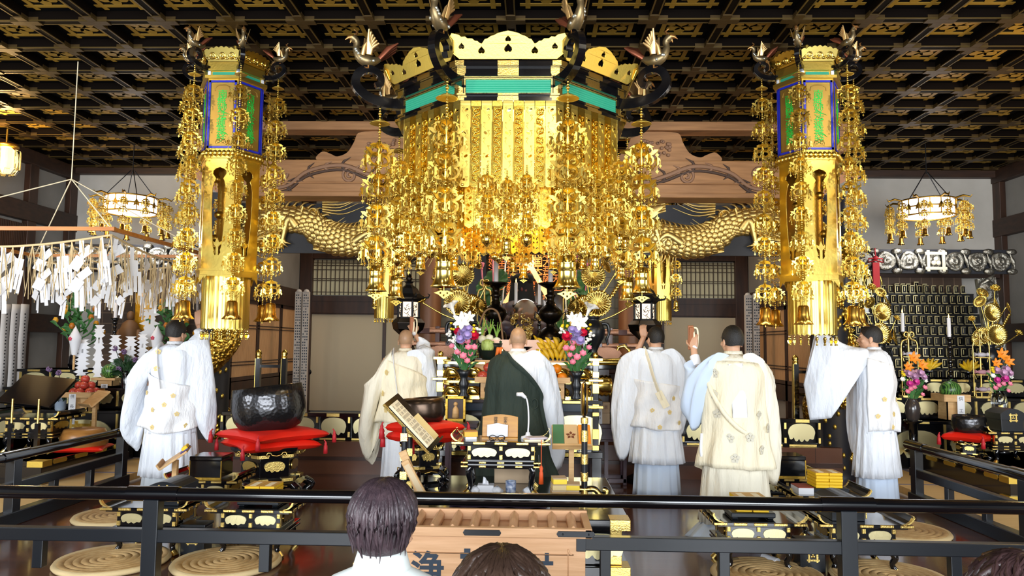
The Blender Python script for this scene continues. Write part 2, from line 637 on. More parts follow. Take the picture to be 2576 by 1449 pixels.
def tile_wall(name, c1, c2, c3, s=0.16, rough=0.5, metal=0.2):
	m = mat(name, c1, rough, metal)
	nt = m.node_tree
	b = nt.nodes['Principled BSDF']
	tc = nt.nodes.new('ShaderNodeTexCoord')
	mp = nt.nodes.new('ShaderNodeMapping')
	mp.inputs['Rotation'].default_value = (PI / 2, 0, 0)
	br = nt.nodes.new('ShaderNodeTexBrick')
	br.offset = 0
	br.inputs['Color1'].default_value = lin(c1)
	br.inputs['Color2'].default_value = lin(c2)
	br.inputs['Mortar'].default_value = lin(c3)
	br.inputs['Mortar Size'].default_value = 0.006
	br.inputs['Scale'].default_value = 1
	br.inputs['Brick Width'].default_value = s
	br.inputs['Row Height'].default_value = s
	nt.links.new(tc.outputs['Object'], mp.inputs[0])
	nt.links.new(mp.outputs[0], br.inputs['Vector'])
	nt.links.new(br.outputs[0], b.inputs['Base Color'])
	return m

LEAFWALL = tile_wall('foil_square_wall_grey', '#7d7a6c', '#6a695e', '#56564c')
LEAFWALLB = tile_wall('foil_square_wall_brown', '#5a4636', '#43352a', '#75604c')

m = MB()
m.bb(-9, 9, -4, 12.4, -0.12, 0.0)
struct(m.build('floor', FLOORM))
for sd, xa, xb in (('left', -7.2, -4.30), ('right', 3.84, 7.0)):
	m = MB()
	m.bb(xa, xb, 2.0, 11.2, 0.0, 0.075, 0)
	# cloth borders of the mats
	for k in range(9):
		y = 2.0 + k * 1.0
		m.bb(xa, xb, y, y + 0.05, 0.075, 0.0765, 1)
	inner = xb - 0.55 if sd == 'left' else xa + 0.55
	m.bb(inner - 0.03, inner + 0.03, 2.0, 11.2, 0.0755, 0.077, 1)
	struct(m.build('floor_tatami_' + sd, [TATAMI, TATAMIB]))
	# the pale sill between boards and mats
	m = MB()
	x = xb + 0.04 if sd == 'left' else xa - 0.04
	m.bb(x - 0.02, x + 0.02, 3.0, 9.0, 0.0, 0.012)
	struct(m.build('trim_sill_' + sd, STONE))
m = MB()
m.bb(-3.86, 3.5, 8.55, 12.3, 0.0, 0.37, 0)
m.bb(-3.86, 3.5, 8.52, 8.56, 0.16, 0.20, 0)
struct(m.build('floor_sanctum', STEPM))

# ---- coffered ceiling
sx, sy = 0.583, 0.568
cols = [X0 + sx * k for k in range(-12, 13)]
rows = [5.93 + sy * k for k in range(-7, 12)]
m = MB()
bw = 0.034
for x in cols:
	m.bb(x - bw, x + bw, rows[0], 12.3, ZB, ZB + 0.16, 0)
	for sgn in (-1, 1):
		m.bb(x + sgn * bw - 0.006, x + sgn * bw + 0.006, rows[0], 12.3, ZB - 0.004, ZB + 0.004, 2)
for y in rows:
	m.bb(-7.2, 7.0, y - bw, y + bw, ZB - 0.002, ZB + 0.16, 0)
	for sgn in (-1, 1):
		m.bb(-7.2, 7.0, y + sgn * bw - 0.005, y + sgn * bw + 0.005, ZB - 0.004, ZB + 0.006, 2)
for x in cols:
	for y in rows:
		L = 0.12
		m.bb(x - bw - 0.004, x + bw + 0.004, y - L, y + L, ZB - 0.011, ZB + 0.03, 3)
		m.bb(x - L, x + L, y - bw - 0.004, y + bw + 0.004, ZB - 0.012, ZB + 0.03, 3)
# board above with crests (a well frame round a citrus flower)
m.bb(-7.3, 7.1, -4, 12.4, ZB + 0.08, ZB + 0.25, 1)
zc = ZB + 0.08
FLW = RX(PI)
for i in range(len(cols) - 1):
	for j in range(len(rows) - 1):
		cx, cy = (cols[i] + cols[i + 1]) / 2, (rows[j] + rows[j + 1]) / 2
		a, b, t = 0.185, 0.215, 0.020
		for sgn in (-1, 1):
			m.bb(cx - b, cx + b, cy + sgn * 0.150 - t, cy + sgn * 0.150 + t, zc - 0.006, zc, 4)
			m.bb(cx + sgn * 0.150 - t, cx + sgn * 0.150 + t, cy - b, cy + b, zc - 0.0055, zc, 4)
		T = TR(cx, cy, zc) @ FLW
		for ang, r, ww in ((90, 0.055, 0.062), (205, 0.065, 0.05), (335, 0.065, 0.05), (268, 0.075, 0.046), (25, 0.09, 0.026), (155, 0.09, 0.026)):
			aa = math.radians(ang)
			# petals point towards the visitors
			m.poly([(r * math.cos(aa) + 0.066 * math.cos(q) * math.cos(aa) - ww * math.sin(q) * math.sin(aa), r * math.sin(aa) + 0.066 * math.cos(q) * math.sin(aa) + ww * math.sin(q) * math.cos(aa)) for q in [2 * PI * k / 9 for k in range(9)]], 0.005, 4, M=T)
struct(m.build('ceiling', [mat('ceiling_lacquer', '#0f0a07', 0.6, spec=.04), mat('ceiling_board', '#0a0a0c', 0.7, spec=.05), mat('ceiling_gilt_line', '#5c4a22', 0.45, 0.5), BRONZEF, GOLDC]))

# ---- walls
def wall(name, x0, x1, y0, y1, z0, z1, mt=PLASTER):
	m = MB()
	m.bb(x0, x1, y0, y1, z0, z1)
	return struct(m.build(name, mt))

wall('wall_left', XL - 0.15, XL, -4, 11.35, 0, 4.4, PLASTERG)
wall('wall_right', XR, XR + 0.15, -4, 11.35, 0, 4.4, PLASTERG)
wall('wall_back_left', XL, -3.85, 11.2, 11.35, 0, 4.4)
wall('wall_back_right', 3.5, XR, 11.2, 11.35, 0, 4.4)
wall('wall_back', -3.9, 3.55, 12.1, 12.25, 0.3, 4.4, PLASTER)
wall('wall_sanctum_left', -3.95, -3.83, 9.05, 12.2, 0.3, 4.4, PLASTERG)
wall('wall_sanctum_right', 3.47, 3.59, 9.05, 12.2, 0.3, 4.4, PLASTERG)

# posts and rails of the side walls
tn = [0]

def trim(fn, mt=WOODV, bev=0.006):
	tn[0] += 1
	m = MB()
	fn(m)
	return struct(m.build('trim_%d' % tn[0], mt, bev=bev))

for x, s in ((XL, 1), (XR, -1)):
	def f(m):
		for y in (3.0, 5.6, 8.0, 9.25, 10.2, 11.12):
			m.bb(min(x, x + s * 0.09), max(x, x + s * 0.09), y - 0.09, y + 0.09, 0.0, 4.12)
	trim(f, WOODD)

	def f(m):
		for z, h in ((3.30, 0.13), (1.74, 0.13), (4.08, 0.10), (0.2, 0.1)):
			m.bb(min(x, x + s * 0.11), max(x, x + s * 0.11), 3.0, 11.2, z - h, z + h)
	trim(f)
	# dark latticed clerestory window
	m = MB()
	y0, y1, z0, z1 = 9.36, 10.1, 2.62, 3.12
	xw = x + s * 0.05
	m.bb(min(x, xw), max(x, xw), y0, y1, z0, z1, 1)
	for k in range(22):
		y = lerp(y0, y1, (k + 0.5) / 22)
		m.bb(min(xw, xw + s * 0.03), max(xw, xw + s * 0.03), y - 0.011, y + 0.011, z0, z1, 0)
	struct(m.build('window_%d' % (1 if s > 0 else 2), [WOODD, mat('dark_glass', '#101012', 0.2)]))

def f(m):
	m.bb(XL, -3.9, 11.08, 11.2, 4.07, 4.17)
	m.bb(XL, -3.9, 11.1, 11.2, 2.55, 2.66)

trim(f)

def f(m):
	m.bb(3.55, XR, 11.08, 11.2, 4.06, 4.17)
	m.bb(3.55, XR, 11.1, 11.2, 2.55, 2.66)

trim(f)

# ---- back of the sanctum: sliding doors, lintel, latticed transoms
for n, (xa, xb, z0, z1) in enumerate(((-3.78, -1.05, 0.37, 1.98), (0.75, 3.42, 0.37, 1.98))):
	for k in range(2):
		a, b = lerp(xa, xb, k / 2), lerp(xa, xb, (k + 1) / 2)
		m = MB()
		m.bb(a + 0.03, b - 0.03, 12.03 - 0.03 * k, 12.08, z0 + 0.03, z1 - 0.02, 0)
		for q in (a + 0.012, b - 0.012):
			m.bb(q - 0.018, q + 0.018, 12.0 - 0.03 * k, 12.09, z0, z1, 1)
		m.bb(a, b, 12.0, 12.09, z1 - 0.02, z1 + 0.02, 1)
		d = struct(m.build('door_%d' % (n * 2 + k + 1), [FUSUMA, WOODD]))
		m = MB()
		hx = a + 0.14 if k == 0 else b - 0.14
		m.T = TR(hx, 12.0, 1.02) @ UPR
		m.lathe([(0.0, -0.012), (0.045, -0.012), (0.05, 0.0), (0.05, 0.012), (0.0, 0.012)], 16)
		m.build('door_handle', IRON, d)
	# transom
	m = MB()
	za, zb = 2.28, 2.86
	a, b = xa + 0.12, xb - 0.1
	m.bb(a, b, 12.05, 12.07, za, zb, 0)
	for q in (a, b):
		m.bb(q - 0.045, q + 0.045, 11.97, 12.08, za - 0.09, zb + 0.09, 1)
	for z in (za - 0.06, zb + 0.06):
		m.bb(a, b, 11.97, 12.08, z - 0.045, z + 0.045, 1)
	for i in range(34):
		x = lerp(a, b, (i + 0.5) / 34)
		m.bb(x - 0.006, x + 0.006, 12.03, 12.05, za, zb, 2)
	for z in (za + 0.05, za + 0.24, za + 0.27, za + 0.42, zb - 0.09, zb - 0.05):
		m.bb(a, b, 12.035, 12.05, z - 0.005, z + 0.005, 2)
	struct(m.build('window_%d' % (n + 3), [SHOJI, WOODD, mat('lattice_bar', '#4a3a28', 0.6)]))
for za, zb in ((1.98, 2.2),):
	def f(m):
		m.bb(-3.85, 3.5, 11.98, 12.1, za, zb)
	trim(f, WOODD)

def f(m):
	for x in (-3.72, -1.06, 0.72, 3.36):
		m.bb(x - 0.1, x + 0.1, 11.96, 12.1, 0.37, 4.2)

trim(f, WOODD)
# round posts flanking the altar
for x in (-1.55, 1.45):
	m = MB()
	m.lathe([(0.17, 0.37), (0.17, 3.3)], 24, 0, (x, 11.1, 0))
	struct(m.build('trim_post_%s' % ('left' if x < 0 else 'right'), mat('post_wood_%d' % (x > 0), '#6b4a32', 0.45)))

# slatted reed doors along the sanctum sides
for n, (x, s) in enumerate(((-3.83, 1), (3.47, -1))):
	for k in range(3):
		y0, y1 = 9.2 + k * 0.92, 9.2 + (k + 1) * 0.92
		m = MB()
		xa, xb = sorted((x, x + s * 0.03))
		m.bb(xa, xb, y0 + 0.03, y1 - 0.03, 1.0, 2.02, 0)
		xa, xb = sorted((x, x + s * 0.05))
		for q in (y0 + 0.02, y1 - 0.02):
			m.bb(xa, xb, q - 0.025, q + 0.025, 0.5, 2.06, 1)
		for z in (1.02, 2.04):
			m.bb(xa, xb, y0, y1, z - 0.03, z + 0.03, 1)
		m.bb(xa, xb, y0, y1, 0.78, 1.0, 1)
		for z in (1.2, 1.24, 1.68, 1.72):
			m.bb(xa, xb, y0, y1, z - 0.006, z + 0.006, 1)
		for i in range(40):
			q = lerp(y0 + 0.05, y1 - 0.05, (i + 0.5) / 40)
			m.bb(*sorted((x, x + s * 0.036)), q - 0.006, q + 0.006, 1.03, 2.01, 0)
		struct(m.build('door_%d' % (5 + n * 3 + k), [SLAT, WOODD]))
	def f(m):
		m.bb(*sorted((x, x + s * 0.08)), 9.1, 12.0, 2.06, 2.34)
	trim(f, WOODD)

# ---- the great beam, cap board and carved brackets over the altar front
YB = 8.8

def spiral(cx, cz, r0, turns, a0, sgn=1, n=26, x_s=1.0):
	return [(cx + x_s * r0 * (1 - 0.86 * i / n) * math.cos(a0 + sgn * turns * 2 * PI * i / n), 0, cz + r0 * (1 - 0.86 * i / n) * math.sin(a0 + sgn * turns * 2 * PI * i / n)) for i in range(n + 1)]

m = MB()
m.bb(-3.75, 3.35, YB - 0.14, YB + 0.14, 3.27, 3.69, 0)
m.bb(-3.75, 3.35, YB - 0.17, YB + 0.17, 3.24, 3.30, 0)
m.bb(-3.75, 3.35, YB - 0.155, YB + 0.155, 3.40, 3.42, 0)
bm = struct(m.build('trim_great_beam', KEYAKI, bev=0.015))
for s in (-1, 1):
	m = MB()
	cx = X0 + s * 2.05
	yy = YB - 0.145

	def off(p):
		return [(q[0], yy, q[2]) for q in p]
	m.T = Matrix.Identity(4)
	a = spl([(X0 + s * 3.05, yy, 3.33), (X0 + s * 2.75, yy, 3.37), (X0 + s * 2.5, yy, 3.55), (X0 + s * 2.1, yy, 3.62), (X0 + s * 1.75, yy, 3.5), (X0 + s * 1.45, yy, 3.42), (X0 + s * 1.15, yy, 3.5)], 6)
	m.tube(a, [lerp(0.028, 0.02, abs(i / len(a) - .5) * 2) for i in range(len(a))], 6, 0, flat=0.6)
	a2 = [p + Vector((0, 0, -0.055)) for p in a[3:-4]]
	m.tube(a2, 0.018, 6, 1, flat=0.6)
	m.tube(off(spiral(X0 + s * 2.0, 3.5, 0.095, 1.6, PI / 2, -s)), 0.017, 6, 0, flat=0.6)
	m.tube(off(spiral(X0 + s * 2.85, 3.52, 0.10, 1.4, 0, s)), 0.02, 6, 0, flat=0.6)
	m.tube(off(spiral(X0 + s * 1.42, 3.5, 0.06, 1.3, PI, -s)), 0.014, 6, 1, flat=0.6)
	for k in range(9):
		q = a[3 + k * 3]
		for dz, ln in ((1, 0.1), (-1, 0.09)):
			e = q + Vector((s * (-0.07 - 0.02 * (k % 3)), 0, dz * ln * (0.6 + 0.4 * (k % 2))))
			mid = (q + e) / 2 + Vector((s * 0.03, 0, 0))
			m.tube([q, mid, e], [0.02, 0.016, 0.003], 6, k % 2, flat=0.5)
	m.build('scroll_carving', [CARVE, CARVED], bm)
	# nose of the beam past its column, carved as a cloud-tailed beast
	m = MB()
	x1 = -3.75 if s < 0 else 3.35
	o = [(0, -.2), (0, .2), (.12, .26), (.2, .2), (.34, .18), (.42, .1), (.52, .14), (.6, .1), (.62, .02), (.56, -.02), (.5, .02), (.44, -.04), (.3, -.12), (.2, -.2), (.1, -.24)]
	m.poly([(s * (p[0] - .12), p[1]) for p in (o if s > 0 else o[::-1])], 0.2, 0, M=TR(x1, YB + 0.1, 3.5) @ UPR)
	for q in ((.2, .1), (.34, .04)):
		m.tube([(x1 + s * (p[0] - .12), YB - 0.105, 3.5 + p[2]) for p in spiral(q[0], q[1], 0.06, 1.3, 0)], 0.012, 6, 1)
	m.build('beam_nose', [mat('nose_wood_%d' % (s > 0), '#b5805c', 0.55), CARVED], bm, bev=0.012)

m = MB()
m.bb(-4.05, 3.75, YB - 0.13, YB + 0.13, 4.06, 4.168)
struct(m.build('trim_cap_board', KEYAKI, bev=0.01))
# bearing blocks over the columns and frog-leg struts between
m = MB()
for s in (-1, 1):
	xc = X0 + s * 3.66
	for k, (wd, z0, z1) in enumerate(((0.26, 3.69, 3.80), (0.42, 3.80, 3.88), (0.6, 3.88, 3.98), (0.74, 3.98, 4.06))):
		m.bb(xc - wd / 2, xc + wd / 2, YB - 0.16, YB + 0.16, z0, z1)
struct(m.build('trim_bearing_blocks', KEYAKI, bev=0.015))
for s in (-1, 1):
	cx = X0 + s * 1.66
	o = [(-.76, 0), (-.78, .05), (-.7, .12), (-.6, .09), (-.52, .06), (-.4, .11), (-.32, .24), (-.27, .35), (-.1, .37), (0, .375)]
	o = [(p.x, max(0, p.y)) for p in spl([(a, b, 0) for a, b in o], 4)]
	o = o + [(-x, y) for x, y in o[::-1][1:]]
	m = MB()
	m.poly([(x, y) for x, y in o][::-1], 0.12, 0, M=TR(cx, YB + 0.06, 3.69) @ UPR)
	for k in range(40):
		a = RN.uniform(-.17, .17)
		b = RN.uniform(.04, .26)
		m.sph((cx + a, YB - 0.065, 3.69 + b), (0.026, 0.02, 0.022), 6, 5, 1)
	struct(m.build('trim_frog_leg_strut_%s' % ('left' if s < 0 else 'right'), [KEYAKI, CARVE], bev=0.012))
# ================================================================ hanging pendant strands
def ribbon(m, pts, w, th, mi=0):
	"""flat strip bent along pts given in the radial (r, z) plane"""
	P = [Vector((p[0], 0, p[1])) for p in pts]
	n = len(P)
	rs = []
	for i in range(n):
		t = (P[min(i + 1, n - 1)] - P[max(i - 1, 0)]).normalized()
		q = Vector((-t.z, 0, t.x)) * (w[i] if isinstance(w, list) else w)
		y = Vector((0, th, 0))
		rs.append([P[i] + q + y, P[i] - q + y, P[i] - q - y, P[i] + q - y])
	m.rings(rs, mi, False)

def arcpts(cx, cz, r, a0, a1, n=8, rz=None):
	rz = rz or r
	return [(cx + r * math.cos(math.radians(lerp(a0, a1, i / n))), cz + rz * math.sin(math.radians(lerp(a0, a1, i / n)))) for i in range(n + 1)]

def diamond(m, cx, cz, s, bar=True):
	m.poly([(s, 0), (0, s), (-s, 0), (0, -s)], 0.004, 0, [[(s * .5, 0), (0, s * .5), (-s * .5, 0), (0, -s * .5)]], M=TR(cx, 0.002, cz) @ UPR)
	if bar:
		m.bb(cx - s * .1, cx + s * .1, -.002, .002, cz - s * 1.5, cz + s * 1.5)

def tier_mesh(k=6, beads=True):
	"""one tier: cusped leaf cap, two scrolls per rib, small charms hung from every tip (height about 0.3)"""
	m = MB()
	m.lathe([(0.0, 0.012), (0.016, 0.0), (0.012, -0.05), (0.022, -0.09), (0.010, -0.13), (0.014, -0.19), (0.0, -0.21)], 8)
	for i in range(k):
		m.T = RZ(2 * PI * i / k)
		m.poly([(0, .005), (.012, 0), (.03, -.018), (.062, -.022), (.1, -.045), (.07, -.047), (.058, -.058), (.04, -.048), (.022, -.062), (0, -.05)][::-1], 0.006, 0, M=TR(0, 0.003, 0) @ UPR)
		ribbon(m, [(.012, -.045)] + arcpts(.055, -.075, .034, 130, -120, 8) + [(.015, -.1)], 0.006, 0.004)
		ribbon(m, [(.03, -.098), (.06, -.11), (.09, -.1), (.112, -.08), (.135, -.072)], [.008, .011, .012, .014, .003], 0.004)
		ribbon(m, [(.014, -.115)] + arcpts(.05, -.155, .045, 115, -80, 8, .04) + [(.03, -.2), (.012, -.195)], [.004] + [.008] * 9 + [.006, .003], 0.004)
		# charm below the tip
		x = .125
		m.bb(x - .0014, x + .0014, -.0014, .0014, -.13, -.075)
		T = m.T
		for j in range(3):
			m.T = T @ TR(x, 0, -.13) @ RZ(2 * PI * j / 3 + .4)
			m.poly([(0, 0), (.02, -.01), (.03, -.03), (.02, -.028), (.012, -.04), (.02, -.058), (0, -.07)][::-1], 0.003, 0, M=UPR)
			m.bb(.026, .028, -.001, .001, -.06, -.03)
			diamond(m, .027, -.072, .012)
		m.T = T
		diamond(m, x, -.215 + .1, .016)
		m.bb(x - .0012, x + .0012, -.0012, .0012, -.24, -.19)
		if i % 2 == 0:
			m.sph((x, 0, -.245), (.013, .013, .012), 8, 5)
		else:
			diamond(m, x, -.25, .014)
		# short charm from the lower scroll
		m.bb(.066, .068, -.001, .001, -.27, -.2)
		if i % 2:
			m.sph((.067, 0, -.275), .011, 6, 4)
			diamond(m, .067, -.235, .012)
		else:
			diamond(m, .067, -.27, .015)
	m.T = Matrix.Identity(4)
	return m

def bell_mesh(m, z0, r, h):
	def pet(a, z):
		return 1 + (0.10 * math.cos(4 * a) if z < z0 - h * .8 else 0)
	m.lathe([(0.0, z0), (r * .5, z0), (r * .82, z0 - h * .04), (r * .86, z0 - h * .22), (r * .9, z0 - h * .24), (r * .86, z0 - h * .27), (r * .88, z0 - h * .47), (r * .92, z0 - h * .5), (r * .9, z0 - h * .53), (r * .92, z0 - h * .75), (r * 1.08, z0 - h * .92), (r * 1.28, z0 - h), (r * 1.2, z0 - h), (r * .85, z0 - h * .8), (0.0, z0 - h * .7)], 16, fn=pet)

def beads(m, z0, z1, r, step):
	z = z0
	i = 0
	while z > z1:
		q = r * (1.5 if i % 7 == 3 else 1)
		m.sph((0, 0, z), (q, q, q * .85), 7, 5)
		z -= step
		i += 1

TIER = tier_mesh(6).build('scroll_tier', GOLD)
BIGBELL = MB()
bell_mesh(BIGBELL, 0, 0.062, 0.20)
BIGBELL = BIGBELL.build('bell', GOLDB)
m = MB()
m.poly([(-.085, 0), (-.05, -.012), (0, -.05), (.05, -.012), (.085, 0), (.05, .012), (.03, .022), (0, .018), (-.03, .022), (-.05, .012)], 0.006, 0, [circ(.009, 8, -.03, 0), circ(.009, 8, .03, 0), circ(.01, 8, 0, -.02)], M=TR(0, 0.003, -0.235) @ UPR)
m.bb(-.003, .003, -.003, .003, -.23, -.14)
m.v = [Vector((p.x * .72, p.y, -.235 + (p.z + .235) * .72)) if p.z < -.16 else p for p in m.v]
BTAG = m.build('clapper_plate', GOLDM)
TULIP = MB()
TULIP.lathe([(0, 0), (.03, -.002), (.038, -.015), (.04, -.07), (.046, -.105), (.062, -.135), (.057, -.137), (.036, -.10), (0, -.09)], 36, fn=lambda a, z: 1 + (.16 * math.cos(6 * a) if z < -.11 else 0))
TULIP.tube([(0, 0, -.09), (0, 0, -.15)], .006, 6)
TULIP = TULIP.build('bell', mat('gold_copper_bell', '#d9a648', .25, 1.0))
GLOBE = MB()
GLOBE.lathe([(0.0, 0.0), (.012, -.005), (.04, -.02), (.05, -.05), (.042, -.08), (.02, -.098), (.012, -.11), (0, -.115)], 14)
GLOBE = GLOBE.build('jingle_bell', GOLDB)
for o in (TIER, BIGBELL, BTAG, GLOBE, TULIP):
	C.objects.unlink(o)
_st = [0]

def strand(loc, label, n, pitch, sc, end='bell', group=None, lead=0.12, bsc=1.0, parent=None, disc=True):
	"""a strand whose bead chain starts at loc and hangs n tiers; pitch between tiers, sc = tier scale"""
	if parent is None:
		t = thing('hanging_pendant', label, 'hanging ornament', loc, RN.uniform(0, 1), group)
	else:
		t = bpy.data.objects.new('pendant_strand', None)
		C.objects.link(t)
		t.parent = parent
		t.location = loc
	L = lead + n * pitch
	m = MB()
	r = .0105 * (sc ** .6)
	beads(m, 0, -L, r, r * 2.1)
	m.build('bead_chain', GOLDB, t)
	if disc:
		m = MB()
		q = .085 * sc
		m.lathe([(0.0, -lead * .5 + q * .42), (q * .5, -lead * .5 + q * .3), (q * .9, -lead * .5 + q * .06), (q, -lead * .5), (q * .85, -lead * .5 - q * .02), (0.0, -lead * .5 + q * .2)], 18)
		m.build('cap_disc', GOLDM, t)
	for i in range(n):
		c = TIER.copy()
		C.objects.link(c)
		c.parent = t
		c.location = (0, 0, -lead - i * pitch)
		c.rotation_euler = (0, 0, RN.uniform(0, 6))
		c.scale = (sc, sc, sc * min(1.0, 1.15 * pitch / (.28 * sc)))
	e = {'bell': BIGBELL, 'globe': GLOBE, 'tulip': TULIP}.get(end)
	if e:
		c = e.copy()
		C.objects.link(c)
		c.parent = t
		c.location = (0, 0, -L)
		c.scale = (bsc,) * 3
		if end == 'bell':
			d = BTAG.copy()
			C.objects.link(d)
			d.parent = c
	return t

# ================================================================ phoenix for the curled arms
def phoenix_parts():
	body = MB()
	# body facing +x, standing at z=0
	sp = spl([(-.10, 0, .10), (-.02, 0, .07), (.06, 0, .09), (.10, 0, .16), (.095, 0, .215), (.13, 0, .25)], 4)
	rr = []
	for i in range(len(sp)):
		t = i / (len(sp) - 1)
		rr.append(lerp(.02, .055, min(1, t / .25)) if t < .25 else lerp(.055, .024, min(1, (t - .25) / .4)) if t < .65 else lerp(.024, .034, min(1, (t - .65) / .3)))
	body.tube(sp, rr, 10, 0)
	body.tube([(.135, 0, .252), (.165, 0, .245), (.19, 0, .222)], [.024, .014, .002], 8, 1)
	body.tube([(.11, 0, .275), (.09, 0, .30), (.12, 0, .32)], [.014, .01, .003], 6, 1)
	body.tube([(.14, 0, .225), (.15, 0, .2)], [.012, .003], 6, 1)
	for s in (-1, 1):
		body.tube([(.0, s * .02, .05), (.0, s * .022, .0)], [.012, .008], 6, 1)
		for k in (-.02, 0, .02):
			body.tube([(0, s * .022, .004), (.035, s * .022 + k, .002)], [.007, .003], 5, 1)
	for i in range(26):
		a = RN.uniform(-1, 1)
		t = RN.random()
		p = sp[int(lerp(3, len(sp) - 8, t))]
		body.sph((p.x + RN.uniform(-.01, .01), p.y + a * .045, p.z - .01), (.016, .012, .014), 6, 4, 2)
	wing = MB()
	for k in range(6):
		a = .2 + k * .11
		L = .20 - k * .02
		wing.tube([(-.01 - k * .004, 0, .0), (-.03 - .05 * a + .03, 0, L * .55), (-.055 - .16 * a + .08, 0, L)], [.016, .02, .008], 6, 0, flat=.35, up=(1, 0, 0))
	wing.tube([(.03, 0, -.01), (.02, 0, .06), (.0, 0, .1)], [.02, .018, .004], 6, 0, flat=.4, up=(1, 0, 0))
	tail = MB()
	for k in range(4):
		s = (k - 1.5)
		tail.tube([(-.09, s * .012, .1), (-.16, s * .024, .15 + .012 * k), (-.24, s * .03, .2 + .014 * k)], [.02, .026, .006], 6, 0, flat=.4)
	return body, wing, tail

PHM = [mat('phoenix_body', '#8c7a58', 0.4, 0.8), mat('phoenix_bronze', '#c08a50', 0.35, 0.8), mat('phoenix_scale', '#cfd2c8', 0.3, 0.8)]
PWM = mat('phoenix_wing', '#dcb476', 0.35, 0.75)
PTM = mat('phoenix_tail', '#9c5a40', 0.4, 0.7)
_b, _w, _t = phoenix_parts()
PHB = _b.build('phoenix', PHM)
PHW = _w.build('wing', PWM)
PHT = _t.build('tail', PTM)
for o in (PHB, PHW, PHT):
	C.objects.unlink(o)

def phoenix(parent, loc, rz, sc):
	b = PHB.copy()
	C.objects.link(b)
	b.parent = parent
	b.location = loc
	b.rotation_euler = (0, 0, rz)
	b.scale = (sc,) * 3
	for s in (-1, 1):
		wg = PHW.copy()
		C.objects.link(wg)
		wg.parent = b
		wg.location = (.02, s * .045, .11)
		wg.rotation_euler = (s * -.28, 0, 0)
	tl = PHT.copy()
	C.objects.link(tl)
	tl.parent = b
	return b

def arm(parent, loc, rz, s, wd, mt=LACQ):
	"""curled lacquer arm springing outward (+x)"""
	m = MB()
	pts = spl([(-.06, 0, .0), (.14, 0, -.015), (.30, 0, .02), (.395, 0, .11), (.375, 0, .21), (.29, 0, .255), (.205, 0, .22), (.19, 0, .15), (.235, 0, .125)], 5)
	P = [p * s for p in pts]
	n = len(P)
	rs = []
	for i in range(n):
		t = (P[min(i + 1, n - 1)] - P[max(i - 1, 0)]).normalized()
		q = Vector((-t.z, 0, t.x)) * (lerp(.045, .022, i / n) * s)
		y = Vector((0, wd / 2 * lerp(1, .8, i / n), 0))
		rs.append([P[i] + q + y, P[i] - q + y, P[i] - q - y, P[i] + q - y])
	m.rings(rs, 0, False)
	o = m.build('curled_arm', mt, parent, bev=0.006)
	o.location = loc
	o.rotation_euler = (0, 0, rz)
	return o

# ================================================================ central octagonal canopy
CY = 6.4
CC = (X0, CY)
A8 = 0.90
can = thing('canopy', 'large octagonal gilt canopy with green friezes hanging before the altar', 'temple canopy', (X0, CY, 0))

def face(k, a=A8, n=8):
	"""frame of face k: local x along the face, local y up, local z outward"""
	ang = -PI / 2 + 2 * PI * k / n
	return RZ(ang + PI / 2) @ TR(0, -a, 0) @ UPR

c22 = math.cos(PI / 8)
m = MB()
for z0, z1, a in ((3.60, 3.645, .965), (3.548, 3.60, .935), (3.528, 3.548, .95), (3.40, 3.528, .90), (3.385, 3.40, .935), (3.36, 3.385, .92), (3.335, 3.36, .955)):
	m.lathe([(a / c22, z0), (a / c22, z1)], 8, 0, ph=PI / 8, sm=False)
m.lathe([(0.5, 3.645), (0.5, 3.70), (0.06, 3.82), (0.06, 4.16)], 8, 0, ph=PI / 8, sm=False)
m.build('lacquer_body', LACQ, can, bev=0.004)
for k in range(8):
	m = MB()
	for z0, z1, a, L in ((3.603, 3.642, .965, .16), (3.552, 3.597, .935, .16), (3.530, 3.546, .95, .16), (3.386, 3.399, .935, .155), (3.362, 3.383, .92, .155), (3.337, 3.358, .955, .16)):
		m.T = face(k, a)
		wd = a * math.tan(PI / 8)
		for xa, xb in ((-L / 2, L / 2), (-wd - .002, -wd + .065), (wd - .065, wd + .002)):
			m.bb(xa, xb, z0, z1, -.002, .005)
	# frame of the green frieze and gilt corner posts
	m.T = face(k, A8)
	wd = A8 * math.tan(PI / 8)
	for sgn in (-1, 1):
		for ya, yb in ((3.405, 3.452), (3.476, 3.524)):
			m.bb(*sorted((sgn * (wd + .004), sgn * (wd - .028))), ya, yb, -.01, .014)
			m.bb(*sorted((sgn * (wd - .036), sgn * (wd - .046))), ya, yb, -.01, .01)
		m.bb(*sorted((sgn * (wd - .006), sgn * (wd - .018))), 3.455, 3.473, -.01, .016)
	m.bb(-wd + .047, wd - .047, 3.403, 3.411, -.01, .01)
	m.bb(-wd + .047, wd - .047, 3.517, 3.525, -.01, .01)
	pieces(m, 'gilt_fitting', FIT, can)
	m = MB()
	m.T = face(k, A8)
	nb = 6
	for i in range(nb):
		ya = lerp(3.412, 3.516, i / nb)
		yb = lerp(3.412, 3.516, (i + 1) / nb)
		m.grid(lambda u, v: (lerp(-wd + .05, wd - .05, u), lerp(ya, yb, v), .003 + .006 * math.sin(PI * v)), 1, 5, 0)
	m.build('green_panel', GREENP, can)

# crown plates with cusped upper edge and heart-shaped piercings

def heart(cx, cy, s):
	return [(cx + s * x, cy + s * y) for x, y in ((0, 1), (.3, .62), (.72, .2), (.8, -.25), (.55, -.58), (.2, -.6), (0, -.4), (-.2, -.6), (-.55, -.58), (-.8, -.25), (-.72, .2), (-.3, .62))]

